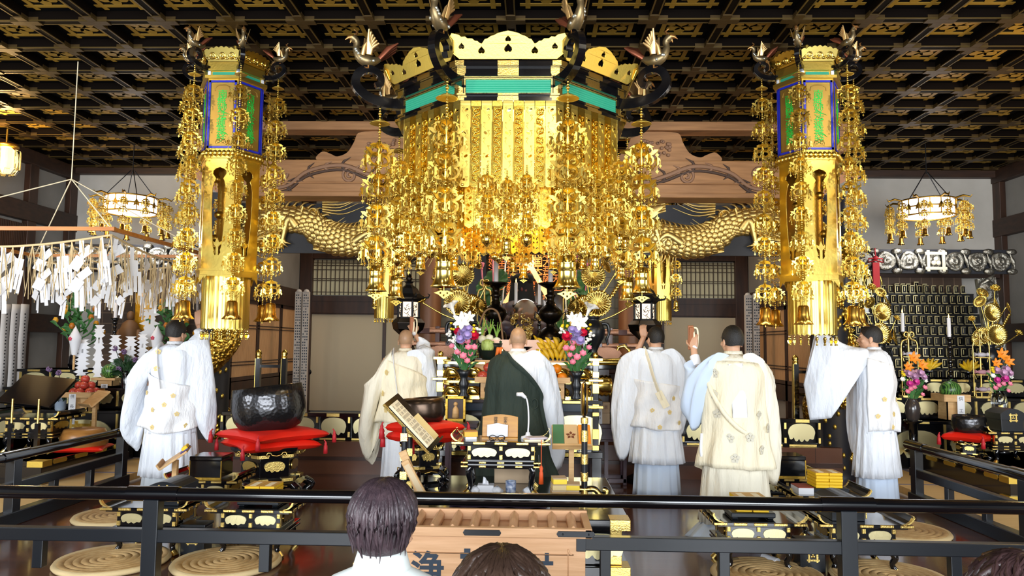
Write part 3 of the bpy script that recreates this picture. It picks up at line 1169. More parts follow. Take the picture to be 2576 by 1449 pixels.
def crown_outline(w, h):
	half = [(w * .40, 0), (w * .47, h * .25), (w * .5, h * .62), (w * .46, h * .93)]
	x = w * .46
	pts = list(half)
	for a, b in ((.38, .80), (.33, .74), (.27, .66), (.23, .58)):
		pts += [(w * (a + .02), h * (b + .075)), (w * a, h * b)]
	pts += [(w * .215, h * .56)]
	for a, b in ((.17, .72), (.12, .83), (.06, .94)):
		pts += [(w * (a + .02), h * (b - .0)), (w * a, h * (b + .02))]
	pts += [(0, h * 1.02)]
	return pts + [(-x, y) for x, y in pts[::-1][1:]]

for k in range(8):
	m = MB()
	m.T = face(k, .985) @ TR(0, 3.645, 0) @ RX(math.radians(22))
	hs = [0, heart(-.2, .06, .03), heart(.2, .06, .03), heart(-.35, .09, .026), heart(.35, .09, .026)]
	dbl = heart(0, .075, .036)
	m.poly(crown_outline(.92, .20), .008, 0, [dbl, heart(0, .142, .026)] + hs[1:], M=Matrix.Identity(4))
	m.build('crown_plate', GOLDM, can, bev=0.002, seg=1)

# curtain of gilt strips (alternating engraved and openwork)
def scroll_unit(m, cx, cy, w, h, s):
	m.tube([(cx + p[0], cy + p[2], .006) for p in spiral(0, 0, w * .42, 1.2, PI / 2, s, 12)], .0048, 5, 0)
	m.tube([(cx - s * w * .3, cy - h * .5, .006), (cx - s * w * .1, cy - h * .22, .008), (cx + s * w * .35, cy - h * .1, .006), (cx + s * w * .4, cy + h * .3, .005)], [.004, .007, .006, .003], 5, 0)
	m.sph((cx + s * w * .2, cy + h * .35, .006), (w * .2, h * .09, .006), 6, 4, 0)
	m.poly([(cx - w * .4, cy + h * .42), (cx - w * .05, cy + h * .5), (cx + w * .4, cy + h * .42), (cx + w * .1, cy + h * .34), (cx, cy + h * .2), (cx - w * .1, cy + h * .34)][::-1], .006, 0, M=TR(0, 0, .002))

def curtain(zt, zb, a, hole):
	m = MB()
	W = 2 * a * math.tan(PI / 8)
	n = 9
	for i in range(n):
		xa = -W / 2 + W * i / n + .002
		xb = -W / 2 + W * (i + 1) / n - .002
		cx, w, H = (xa + xb) / 2, xb - xa, zt - zb
		e = .012
		out = [(xa, zb + e), (xa + e, zb), (cx, zb - (.012 if hole else 0)), (xb - e, zb), (xb, zb + e), (xb, zt), (xa, zt)]
		if i % 2 == 0:
			hs = []
			mi = 1
			k = int(H / .06)
			for q in range(k):
				y = zb + .03 + (H - .05) * (q + .5) / k
				sx = (1 if q % 2 else -1)
				if hole or q % 3 == 0:
					hs.append([(cx + sx * w * (.10 + .2 * math.cos(t)), y + .012 * math.sin(t) + .006 * math.cos(t)) for t in [2 * PI * j / 7 for j in range(7)]])
			m.poly(out, .003, mi, hs)
			for q in range(k):
				y = zb + .03 + (H - .05) * (q + .5) / k
				sx = (1 if q % 2 else -1)
				m.tube([(cx - sx * w * .1, y - .03, .004), (cx - sx * w * .28, y - .008, .005), (cx - sx * w * .1, y + .02, .004)], [.002, .003, .0015], 5, 1)
				m.sph((cx - sx * w * .2, y + .018, .003), (w * .13, .006, .004), 6, 4, 1)
		else:
			hs = []
			if hole:
				k = int(H / .05)
				for q in range(k):
					y = zb + .03 + (H - .06) * (q + .5) / k
					for sx in (-1, 1):
						hs.append([(cx + sx * w * .22 + w * .16 * math.cos(t), y + .015 * math.sin(t + sx * .6)) for t in [2 * PI * j / 7 for j in range(7)]])
				m.poly(out, .003, 0, hs)
			else:
				m.poly(out, .003, 0, [[(xa + .008, zb + .014), (xb - .008, zb + .014), (xb - .008, zt - .03), (xa + .008, zt - .03)]])
				m.bb(xa + .006, xb - .006, zb + .012, zt - .028, -.012, -.010, 0)
			k = max(3, int(H / .075))
			for q in range(k):
				scroll_unit(m, cx, zb + .03 + (H - .06) * (q + .5) / k, w * .86, (H - .05) / k, 1 if q % 2 else -1)
	return m

GCUR = mat('gilt_curtain', '#f3cf58', 0.20, 1.0, bump=(60, 0.05, 'n'))
GCURP = mat('gilt_curtain_pale', '#e2c866', 0.36, 1.0, bump=(60, 0.04, 'n'))
outer = inner = None
for k in range(8):
	for which in (0, 1):
		if which == 0:
			a, zt, zb = .885, 3.335, 2.69
		else:
			a, zt, zb = .80, 3.0, 2.40
		if k == 0:
			o = curtain(zt, zb, a, which == 1).build('gilt_curtain' if which == 0 else 'pierced_valance', [GCUR, GCURP if which == 0 else GCUR], can)
			if which == 0:
				outer = o
			else:
				inner = o
		else:
			o = (outer, inner)[which].copy()
			C.objects.link(o)
		o.matrix_parent_inverse = Matrix.Identity(4)
		o.matrix_basis = face(k, a)
# golden ceiling of the canopy with its lamp
m = MB()
m.lathe([(.92, 3.30), (.4, 3.34), (0.0, 3.34)], 8, 0, ph=PI / 8, sm=False, cap=False)
m.build('inner_ceiling', GOLDM, can)
m = MB()
m.tube([(.5 * math.cos(a), .5 * math.sin(a), 2.615) for a in [2 * PI * i / 32 for i in range(33)]], .012, 6)
for i in range(6):
	a = 2 * PI * i / 6
	m.cyl((.5 * math.cos(a), .5 * math.sin(a), 2.62), (.5 * math.cos(a), .5 * math.sin(a), 3.35), .006, 6)
m.build('inner_ring', GOLDM, can)
lamp('POINT', 'canopy_inner_lamp', (X0, CY, 2.95), 40, (1.0, 0.90, 0.66), 0.12)

CORN = [('front left', -112.5), ('front right', -67.5), ('left', -157.5), ('right', -22.5), ('rear left', 157.5), ('rear right', 22.5), ('far back left', 112.5), ('far back right', 67.5)]
RV = A8 / c22
for nm, dg in CORN:
	a = math.radians(dg)
	lx, ly = RV * math.cos(a), RV * math.sin(a)
	arm(can, (lx, ly, 3.50), a, 1.0, .062)
	r2 = RV + .30
	phoenix(can, (r2 * math.cos(a), r2 * math.sin(a), 3.755), a, 1.0)
	if nm.startswith('far'):
		continue
	r3 = RV + .19
	strand((X0 + r3 * math.cos(a), CY + r3 * math.sin(a), 3.46), 'long gold pendant strand under the %s arm of the central canopy' % nm, 4, .252 if 'front' in nm else .257, 1.0 if 'rear' not in nm else .9, 'bell', lead=.30, bsc=1.2 if 'front' in nm else 1.05)

# fringe of shorter strands below and around the canopy
FN = {0: 'front', 1: 'right front', 7: 'left front', 2: 'right', 6: 'left', 3: 'right rear', 5: 'left rear', 4: 'rear'}
for k in range(8):
	Mf = face(k, .99)
	nn = 5
	for i in range(nn):
		x = -.37 + .74 * (i + .5) / nn
		if k == 0 and i in (0, 4):
			continue
		drop = (3.06, 2.92, 2.86, 2.92, 3.06)[i] if k else (0, 2.84, 2.80, 2.84, 0)[i]
		n = 4 if k in (1, 2, 6, 7) else 3
		p = Mf @ Vector((x, 0, -.03 if k else -.05))
		strand((X0 + p.x, CY + p.y, drop), 'short gold strand in the fringe along the %s side of the central canopy' % FN[k], n, .15, .62, 'bell' if i % 2 == 0 else 'globe', group='fringe on the %s side of the canopy' % FN[k], lead=.06, bsc=.62 if i % 2 == 0 else .9, disc=False)
for i in range(6):
	a = 2 * PI * i / 6 + .3
	strand((X0 + .5 * math.cos(a), CY + .5 * math.sin(a), 2.62), 'slim gold strand hanging inside the ring of the central canopy', 2, .15, .6, 'bell' if i % 2 else 'globe', group='inner strands of the central canopy', lead=.08, bsc=.6, disc=False)

# ================================================================ hexagonal hanging columns
SUTRA = '南無妙法蓮華経'

SUTRAG = mat('sutra_panel_gold', '#b5944a', .5, .85)

def hex_column():
	t = thing('hanging_column', '', 'temple ornament')
	a6 = .232
	W = 2 * a6 * math.tan(PI / 6)

	def hx(a, z0, z1, m, mi=0):
		r = a / math.cos(PI / 6)
		m.lathe([(r, z0), (r, z1)], 6, mi, sm=False)
	m = MB()
	for z0, z1, a in ((3.86, 3.93, .238), (3.845, 3.86, .255), (3.80, 3.845, .222), (3.775, 3.80, .262), (3.14, 3.775, a6 - .006), (3.12, 3.14, .245)):
		hx(a, z0, z1, m)
	m.cyl((0, 0, 3.9), (0, 0, 4.16), .02, 8)
	m.build('gilt_body', GOLDM, t, bev=.003)
	for k in range(6):
		m = MB()
		m.T = face(k, .222, 6)
		w = .222 * math.tan(PI / 6)
		m.bb(-w + .03, w - .03, 3.806, 3.84, -.001, .004, 0)
		m.build('green_panel', GREENP, t)
		m = MB()
		m.T = face(k, .228, 6)
		for s in (-1, 1):
			m.bb(*sorted((s * (w + .002), s * (w - .016))), 3.803, 3.843, -.004, .006)
		m.build('corner_strip', WHITEP, t)
		# crown plate carved with clouds
		m = MB()
		m.T = face(k, .25, 6) @ TR(0, 3.925, 0) @ RX(math.radians(18))
		hw = .155
		top = []
		nsc = 7
		for i in range(nsc):
			for j in range(4):
				u = (i + j / 4) / nsc
				x = hw * (1 - 2 * u)
				top.append((x, .085 + .03 * math.sin(PI * u) + .012 * abs(math.sin(PI * (i + j / 4)))))
		m.poly([(-hw * .8, 0), (hw * .8, 0), (hw, .04)] + top + [(-hw, .085), (-hw, .04)], .012)
		for cx in (-.085, 0, .085):
			m.tube([(cx + p[0], .05 + p[2], .014) for p in spiral(0, 0, .036, 1.5, PI, 1, 14)], .007, 6)
		for i in range(7):
			m.sph((-.12 + i * .04, .025 + .012 * (i % 2), .012), (.022, .012, .012), 8, 5)
		m.build('crown_plate', GOLDB, t, bev=.003, seg=1)
		# sutra panel with blue border
		m = MB()
		m.T = face(k, a6, 6)
		w = W / 2
		for s in (-1, 1):
			m.bb(*sorted((s * (w - .012), s * (w - .030))), 3.165, 3.762, -.002, .004, 0)
		for ya, yb in ((3.165, 3.183), (3.744, 3.762)):
			m.bb(-w + .012, w - .012, ya, yb, -.002, .004, 0)
		m.bb(-w + .038, w - .038, 3.19, 3.737, -.003, .0015, 1)
		m.tube([(p[0], 3.64 + p[1], .004) for p in [(-.068, .03), (-.06, .065), (-.03, .078), (0, .082), (.03, .078), (.06, .065), (.068, .03)]], .004, 5, 1)
		for q in range(7):
			aa = PI * q / 6
			m.sph((.035 * math.cos(aa), 3.215 + .012 * math.sin(aa) * (1 + (q % 2)), .004), (.012, .018, .005), 6, 4, 1)
		m.bb(-.05, .05, 3.20, 3.206, 0, .006, 1)
		pn = m.build('sutra_panel', [BLUEL, SUTRAG], t)
		m = MB()
		m.T = face(k, a6 + .002, 6)
		for i, ch in enumerate(SUTRA):
			m.text(ch, .105, 0, TR(RN.uniform(-.006, .006), 3.635 - i * .063, 0) @ Matrix.Diagonal((.82, .78, 1, 1)), .004)
			m.tube([(-.02, 3.64 - i * .063, .003), (.01 + .03 * (i % 2), 3.61 - i * .063, .003), (-.03 + .05 * (i % 3), 3.585 - i * .063, .003)], [.002, .004, .001], 4)
		m.build('inscription', GREENI, pn)
	# lotus ring
	m = MB()
	r = .262
	for k in range(6):
		m.T = face(k, r - .03, 6)
		w = (r - .03) * math.tan(PI / 6)
		for i in range(7):
			x = -w + 2 * w * (i + .5) / 7
			m.sph((x, 3.12, .012), (w / 6.2, .028, .02), 8, 6)
	m.T = Matrix.Identity(4)
	hx(.235, 3.08, 3.12, m)
	m.build('lotus_moulding', GOLD, t)
	# pierced shaft
	arch = []
	for x, y in [(.0, 1.0), (.03, .985), (.055, .96), (.058, .925), (.04, .895), (.03, .87), (.045, .83), (.058, .76), (.06, .6), (.052, .35), (.035, .1), (.025, .06), (.03, .03), (.015, 0), (0, .02)]:
		arch.append((x, 2.24 + y * .76))
	arch = arch + [(-x, y) for x, y in arch[::-1][1:-1]]
	arch = arch[::-1]
	for k in range(6):
		m = MB()
		m.T = face(k, .226, 6)
		w = .226 * math.tan(PI / 6)
		m.poly([(-w, 2.12), (w, 2.12), (w, 3.09), (-w, 3.09)], .008, 0, [arch], M=TR(0, 0, -.008))
		m.poly([(-.012, 2.24), (.012, 2.24), (.012, 2.31), (.032, 2.33), (.036, 2.36), (.018, 2.35), (0, 2.395), (-.018, 2.35), (-.036, 2.36), (-.032, 2.33), (-.012, 2.31)], .006, 0, M=TR(0, 0, -.007))
		m.build('pierced_shaft_panel', GOLD, t, bev=.002, seg=1)
	m = MB()
	m.lathe([(.1, 2.1), (.1, 3.1)], 12, 0)
	for i in range(14):
		a = i * 2.4
		m.sph((.11 * math.cos(a), .11 * math.sin(a), 2.15 + i * .065), (.04, .04, .035), 8, 5)
	m.build('inner_core', GOLDD, t)
	m = MB()
	hx(.245, 2.105, 2.125, m)
	hx(.236, 2.06, 2.105, m)
	for k in range(6):
		m.T = face(k, .236, 6)
		for s in (-1, 1):
			m.poly([(s * .136, 2.07), (s * .07, 2.07), (s * .095, 2.03), (s * .10, 2.05), (s * .136, 2.0)][::s], .006, 0, M=TR(0, 0, -.004))
	m.build('lower_collar', GOLD, t, bev=.002, seg=1)
	m = MB()
	n = 96

	def rr(a):
		return .185 + .012 * abs(math.sin(a * 14)) + .004 * math.sin(a * 42)
	m.rings([[((rr(2 * PI * j / n)) * math.cos(2 * PI * j / n), (rr(2 * PI * j / n)) * math.sin(2 * PI * j / n), z + (.018 * abs(math.sin(2 * PI * j / n * 14)) if z < 1.7 else 0)) for j in range(n)] for z in (1.60, 1.62, 1.85, 2.08)], 0, True, False)
	m.build('pleated_curtain', GCURP, t)
	m = MB()
	for i in range(18):
		a = 2 * PI * i / 18
		m.T = RZ(a) @ TR(.19, 0, 1.60)
		m.bb(-.0015, .0015, -.0015, .0015, -.07, .0)
		m.sph((0, 0, -.025), (.012, .012, .016), 6, 4)
		m.poly([(0, 0), (.016, -.012), (.01, -.03), (0, -.036), (-.01, -.03), (-.016, -.012)][::-1], .004, 0, M=TR(0, 0, -.03) @ UPR)
		m.sph((0, 0, -.075), .008, 6, 4)
	m.build('bead_fringe', GOLDB, t)
	for k in range(6):
		a = math.radians(60 * k)
		arm(t, (.255 * math.cos(a), .255 * math.sin(a), 3.87), a, .50, .042)
		phoenix(t, (.405 * math.cos(a), .405 * math.sin(a), 3.995), a, .60)
	return t

hc = hex_column()
HCL = {'left': (-2.70, 6.42), 'right': (2.40, 6.42)}
hc.location = HCL['left'] + (0,)
hc['label'] = 'tall hexagonal gold hanging column with green inscriptions, left of the canopy'
hc2 = dup(hc, HCL['right'] + (0,), 0, 'tall hexagonal gold hanging column with green inscriptions, right of the canopy')
# two smaller ones deep behind, only their lower ends show below the pendants
for s, px in (('left', 968), ('right', 1664)):
	p = at(px, 700, 9.4)
	o = dup(hc, (p.x, 9.4, 1.78 - 1.55 * .62), 0, 'small gold hanging column with pleated lower end, far behind on the %s' % s, sc=.62)
for side, (cx, cy) in HCL.items():
	for k, wh in enumerate(('right', 'rear right', 'rear left', 'left', 'front left', 'front right')):
		a = math.radians(60 * k)
		r = .40
		strand((cx + r * math.cos(a), cy + r * math.sin(a), 3.85), 'long gold strand with bell at the %s arm of the %s hanging column' % (wh, side), 9, .205, .62, 'tulip', lead=.16, bsc=1.15)
for px, nm in ((1700, 'right'), (1735 - 790, 'left')):
	p = at(px, 650, 9.2)
	strand((p.x, p.y, 3.2), 'slim gold strand beside the small far %s hanging column' % nm, 6, .17, .5, 'bell', bsc=.5)

# ================================================================ ring chandeliers over the side altars
def chandelier():
	t = thing('ring_chandelier', '', 'hanging lantern')
	m = MB()
	m.lathe([(.30, -.10), (.32, -.06), (.32, .08), (.30, .10)], 32, 0, cap=False)
	m.lathe([(0.0, -.10), (.30, -.10)], 32, 0, cap=False)
	m.build('lit_drum', LITW, t)
	m = MB()
	for z, r in ((.10, .335), (-.105, .325), (.0, .326)):
		m.tube([(r * math.cos(a), r * math.sin(a), z) for a in [2 * PI * i / 32 for i in range(33)]], .010, 6)
	for i in range(16):
		a = 2 * PI * i / 16
		m.T = RZ(a)
		m.bb(.322, .332, -.005, .005, -.1, .1)
		m.poly([(0, .05), (.03, .0), (.035, -.05), (0, -.03), (-.035, -.05), (-.03, 0)][::-1], .004, 0, M=TR(.328, 0, 0) @ RZ(PI / 2) @ UPR)
		if i % 2 == 0:
			m.tube([(.33, 0, .1), (.42, 0, .12), (.50, 0, .09), (.52, 0, .12)], [.012, .014, .01, .004], 6)
	m.T = Matrix.Identity(4)
	m.build('drum_frame', GOLDD, t)
	m = MB()
	for i in range(4):
		a = 2 * PI * i / 4 + .4
		m.tube([(.32 * math.cos(a), .32 * math.sin(a), .1), (0.02 * math.cos(a), .02 * math.sin(a), .48)], .006, 5)
	m.cyl((0, 0, .46), (0, 0, 1.1), .007, 6)
	m.build('suspension_chain', IRON, t)
	for i in range(11):
		a = 2 * PI * i / 11 + .15
		strand((.46 * math.cos(a), .46 * math.sin(a), .07), '', 3, .12, .42, 'tulip', parent=t, lead=.03, bsc=.7, disc=False)
	return t

ch = chandelier()
p = at(2333, 525, 9.7)
ch.location = p
ch['label'] = 'lit round chandelier with gold bells over the right side altar'
p = at(330, 517, 9.7)
dup(ch, p, .3, 'lit round chandelier with gold bells over the left side altar')
for px, py in ((2333, 525), (330, 517)):
	p = at(px, py, 9.7)
	lamp('POINT', 'chandelier_glow', (p.x, p.y - .1, p.z - .35), 16, (0.98, 0.97, 1.0), 0.2)

# crystal wall lamp at the far left
p = at(14, 402, 9.0)
lm = thing('crystal_lamp', 'glowing amber crystal lamp hanging near the left wall', 'lamp', p)
m = MB()
m.lathe([(.05, .17), (.11, .12), (.13, .0), (.11, -.12), (.06, -.17)], 8, 0, sm=False)
m.build('bulb_shade', LITY, lm)
m = MB()
for i in range(8):
	m.T = RZ(2 * PI * i / 8)
	m.box((.15, 0, .0), (.02, .085, .24), 0)
	m.box((.12, 0, -.16), (.02, .06, .08), 0, Matrix.Rotation(.6, 3, 'Y'))
m.build('crystal_slab', GLASS, lm, bev=.006)
m = MB()
m.lathe([(.02, .17), (.14, .16), (.14, .19), (.02, .22)], 16)
m.cyl((0, 0, .2), (0, 0, 4.16 - p.z), .012, 8)
m.build('hanging_rod', GOLDD, lm)
lamp('POINT', 'crystal_lamp_glow', (p.x + .1, p.y - .35, p.z + .05), 60, (1.0, .66, .28), .12)
lamp('POINT', 'crystal_lamp_glow_right', (5.0, 6.2, 3.3), 45, (1.0, .66, .28), .12)
# ================================================================ dragon relief boards and dragon columns
def scaly(m, path, rad, depth=.6, yoff=0.0, step=.05, mi=0, vis=75, nn=5):
	"""relief body along path (x, z plane at y=yoff) with overlapping scales on the side facing -y"""
	P = [Vector(p) for p in path]
	n = len(P)
	R_ = [rad[min(int(i / (n - 1) * (len(rad) - 1)), len(rad) - 2)] for i in range(n)]
	for i in range(n):
		f = i / (n - 1) * (len(rad) - 1)
		k = min(int(f), len(rad) - 2)
		R_[i] = lerp(rad[k], rad[k + 1], f - k)
	rs = []
	for i in range(n):
		t = (P[min(i + 1, n - 1)] - P[max(i - 1, 0)]).normalized()
		u = Vector((-t.z, 0, t.x))
		rs.append([P[i] + u * R_[i] * math.cos(a) + Vector((0, -1, 0)) * R_[i] * depth * math.sin(a) for a in [2 * PI * j / 12 for j in range(12)]])
	m.rings(rs, mi)
	acc = 0
	row = 0
	for i in range(1, n):
		acc += (P[i] - P[i - 1]).length
		if acc > step:
			acc = 0
			row += 1
			t = (P[min(i + 1, n - 1)] - P[i - 1]).normalized()
			u = Vector((-t.z, 0, t.x))
			T = m.T
			for j in range(nn):
				a = math.radians(90 + lerp(-vis, vis, (j + (.5 if row % 2 else 0)) / (nn - .5)))
				c = P[i] + u * R_[i] * math.cos(a) + Vector((0, -1, 0)) * R_[i] * depth * math.sin(a)
				nrm = (u * math.cos(a) / 1 + Vector((0, -1, 0)) * math.sin(a) / depth).normalized()
				b = nrm.cross(t).normalized()
				rot = Matrix((t, b, nrm)).transposed().to_4x4()
				m.T = T @ Matrix.Translation(c) @ rot @ RY(.22)
				s = R_[i] * 1.15
				m.sph((0, 0, 0), (step * .85, s * .2, step * .2), 8, 4, mi)
			m.T = T

def flames(m, base, dirv, n, L, spread, mi=0, w=.014, y=0.0, curl=.3):
	"""a lock of tapering strands in the xz plane"""
	a0 = math.atan2(dirv[1], dirv[0])
	for i in range(n):
		a = a0 + spread * (i / max(1, n - 1) - .5)
		l = L * RN.uniform(.75, 1.05)
		b = (base[0] + .03 * i * math.cos(a0 + PI / 2), base[1] + .03 * i * math.sin(a0 + PI / 2))
		pts = [(b[0], y, b[1]), (b[0] + l * .5 * math.cos(a), y - .012, b[1] + l * .5 * math.sin(a)), (b[0] + l * math.cos(a + curl), y, b[1] + l * math.sin(a + curl))]
		m.tube(spl(pts, 4), [w * (1 - k / 9) + .001 for k in range(9)], 5, mi, flat=.8)

def dragon_relief():
	t = thing('dragon_relief_panel', 'navy panel with a gold dragon in relief, left of the canopy', 'carved panel')
	m = MB()
	m.bb(-.42, 3.62, 0, .05, -.02, .60)
	m.build('board', NAVY, t)
	m = MB()
	body = spl([(.05, 0, .18), (.32, 0, .34), (.66, 0, .40), (.95, 0, .36), (1.12, 0, .20), (1.38, 0, .13), (1.68, 0, .17), (2.0, 0, .27), (2.35, 0, .26), (2.65, 0, .16), (3.0, 0, .22), (3.4, 0, .34)], 8)
	scaly(m, body, [.11, .15, .165, .165, .175, .185, .185, .185, .175, .15, .12, .08], .45, step=.058, nn=7)
	# spine crest
	for i in range(4, len(body) - 4, 2):
		p = body[i]
		t_ = (body[i + 1] - body[i - 1]).normalized()
		u = Vector((-t_.z, 0, t_.x))
		m.tube([p + u * .16 + Vector((0, -.04, 0)), p + u * .21 + t_ * .03 + Vector((0, -.03, 0)), p + u * .23 + t_ * .08], [.02, .014, .002], 5, flat=.6)
	# head at the outer end
	m.sph((.1, -.06, .12), (.14, .07, .10), 12, 8)
	m.sph((-.04, -.06, .09), (.10, .05, .06), 10, 7)
	m.sph((-.02, -.05, .02), (.10, .04, .03), 10, 6)
	m.sph((.06, -.12, .16), (.03, .02, .025), 8, 6)
	for s in (0, .05):
		m.tube([(.16 + s, -.06, .18), (.26 + s, -.06, .28), (.42 + s, -.05, .30)], [.022, .016, .004], 6)
	flames(m, (.2, .05), (1, -.25), 7, .42, .9, curl=.4)
	flames(m, (-.1, .06), (-1, .5), 4, .3, .7, curl=-.8)
	# legs with claws
	for bx, bz, dx, dz in ((1.52, .12, .18, .0), (1.95, .2, -.1, -.12), (2.5, .2, .15, -.1), (.8, .3, -.1, -.16)):
		k = [(bx, -.05, bz), (bx + dx, -.07, bz + .10), (bx + dx * 1.7, -.06, bz + dz)]
		m.tube(spl(k, 5), [.06, .058, .055, .05, .048, .045, .042, .04, .036, .032, .03], 8)
		for q in range(4):
			e = (bx + dx * 1.7, -.06, bz + dz)
			a = -PI / 2 + (q - 1.5) * .5
			m.tube([e, (e[0] + .06 * math.cos(a), -.08, e[2] + .06 * math.sin(a)), (e[0] + .12 * math.cos(a + .3), -.05, e[2] + .11 * math.sin(a + .3))], [.024, .018, .003], 6)
	# fins, manes and cloud curls
	flames(m, (1.62, .1), (-.5, -1), 6, .22, .9, curl=.4)
	flames(m, (2.1, .35), (1, .55), 8, .5, .7, curl=.35, w=.018)
	flames(m, (1.75, .42), (.2, -1), 9, .3, .4, curl=.25, w=.012)
	flames(m, (2.3, .1), (-.3, -1), 7, .24, .8, curl=-.3)
	flames(m, (2.75, .4), (1, .3), 8, .5, .6, curl=.3)
	for cx, cz, r, s in ((.98, .47, .14, 1), (.55, .10, .12, -1), (2.55, .44, .12, 1), (3.25, .1, .12, -1), (-.25, .30, .17, 1), (-.2, .52, .08, -1)):
		sp = spiral(cx, cz, r, 1.3, PI * .8, s, 16)
		m.tube([(p[0], -.02 - .02 * i / 16, p[2]) for i, p in enumerate(sp)], [lerp(.05, .012, i / 16) for i in range(17)], 8, flat=.5, up=(0, 1, 0))
	for pts, rr in (([(1.75, 0, .58), (2.0, 0, .44), (2.1, 0, .24), (2.02, 0, .02)], [.03, .12, .10, .02]), ([(.2, 0, .54), (.5, 0, .55), (.75, 0, .52)], [.02, .05, .01]), ([(1.0, 0, .03), (1.3, 0, .02), (1.6, 0, .0)], [.01, .05, .01])):
		q = spl(pts, 5)
		m.tube([(p.x, -.02, p.z) for p in q], [lerp(rr[min(int(i / (len(q) - 1) * 3), len(rr) - 2)], rr[min(int(i / (len(q) - 1) * 3), len(rr) - 2) + 1], (i / (len(q) - 1) * 3) % 1) for i in range(len(q))], 8, flat=.3, up=(1, 0, 0) if False else None)
	for fx, fz, dx_, dz_, n_, L_, sp_ in ((1.1, .5, 1, .05, 9, .55, .35), (1.7, .53, 1, -.1, 9, .5, .3), (2.2, .5, 1, -.35, 10, .5, .5), (1.0, .06, 1, -.1, 9, .45, .4), (1.9, .02, 1, .1, 9, .5, .3), (2.7, .05, 1, .2, 9, .45, .4), (.3, .05, 1, .1, 8, .4, .5), (.15, .5, 1, .15, 9, .5, .4), (3.0, .5, 1, -.1, 8, .4, .4), (-.35, .1, 1, .4, 8, .4, .6)):
		flames(m, (fx, fz), (dx_, dz_), n_, L_, sp_, curl=.25, w=.016, y=.0)
	m.build('gold_dragon', GOLDH2, t)
	return t

GOLDH2 = mat('gold_relief', '#e6cb80', 0.42, 1.0, bump=(30, 0.25, 'n'))
dr = dragon_relief()
dr.location = (-3.72, 9.02, 2.625)
dr2 = dup(dr, (X0 * 2 + 3.72, 9.02, 2.625), 0, 'navy panel with a gold dragon in relief, right of the canopy', sc=(-1, 1, 1))

def dragon_column():
	t = thing('dragon_column', '', 'pillar')
	m = MB()
	m.lathe([(.235, 0), (.235, .06), (.20, .08), (.20, 3.28)], 32)
	m.build('pillar_shaft', NAVY, t)
	m = MB()
	pts = []
	n = 90
	for i in range(n + 1):
		u = i / n
		a = -PI / 2 + .7 + u * 2 * PI * 2.1
		pts.append(Vector((.17 * math.cos(a), .17 * math.sin(a), .15 + u * 2.6)))
	m.tube(pts, [lerp(.12, .17, math.sin(PI * i / n)) for i in range(n + 1)], 10)
	for i in range(2, n, 2):
		p = pts[i]
		o = Vector((p.x, p.y, 0)).normalized()
		tt = (pts[i + 1] - pts[i - 1]).normalized()
		b = o.cross(tt).normalized()
		T = m.T
		for j in range(-2, 3):
			a = j * .5 + (.25 if i % 4 else 0)
			nr = (o * math.cos(a) + b * math.sin(a)).normalized()
			rot = Matrix((tt, nr.cross(tt).normalized(), nr)).transposed().to_4x4()
			m.T = T @ Matrix.Translation(p + nr * (.115 + .04 * math.sin(PI * i / n))) @ rot @ RY(.2)
			m.sph((0, 0, 0), (.05, .042, .014), 7, 4)
		m.T = T
	# claws and manes clinging round the shaft
	for k in range(12):
		a = -PI / 2 + (k * 1.9) % 2.4 - 1.2
		z = .35 + k * .23
		for j in range(5):
			a1 = a + (j - 2) * .09
			m.tube([(.2 * math.cos(a), .2 * math.sin(a), z), (.235 * math.cos(a1), .235 * math.sin(a1), z - .12), (.21 * math.cos(a1 + .1), .21 * math.sin(a1 + .1), z - .24)], [.03, .02, .003], 5)
	m.build('gold_dragon', GOLDH, t)
	m = MB()
	for k in range(60):
		a = -PI / 2 + RN.uniform(-1.5, 1.5)
		z = RN.uniform(.1, 2.6)
		m.sph((.2 * math.cos(a), .2 * math.sin(a), z), (.022, .022, .03), 7, 4)
	m.build('gold_dapples', GOLDM, t)
	return t

dc = dragon_column()
dc.location = (-3.84, 8.82, 0)
dc['label'] = 'pillar wound by a hammered gold dragon, behind the left hanging column'
dup(dc, (3.50, 8.82, 0), .5, 'pillar wound by a hammered gold dragon, behind the right hanging column')

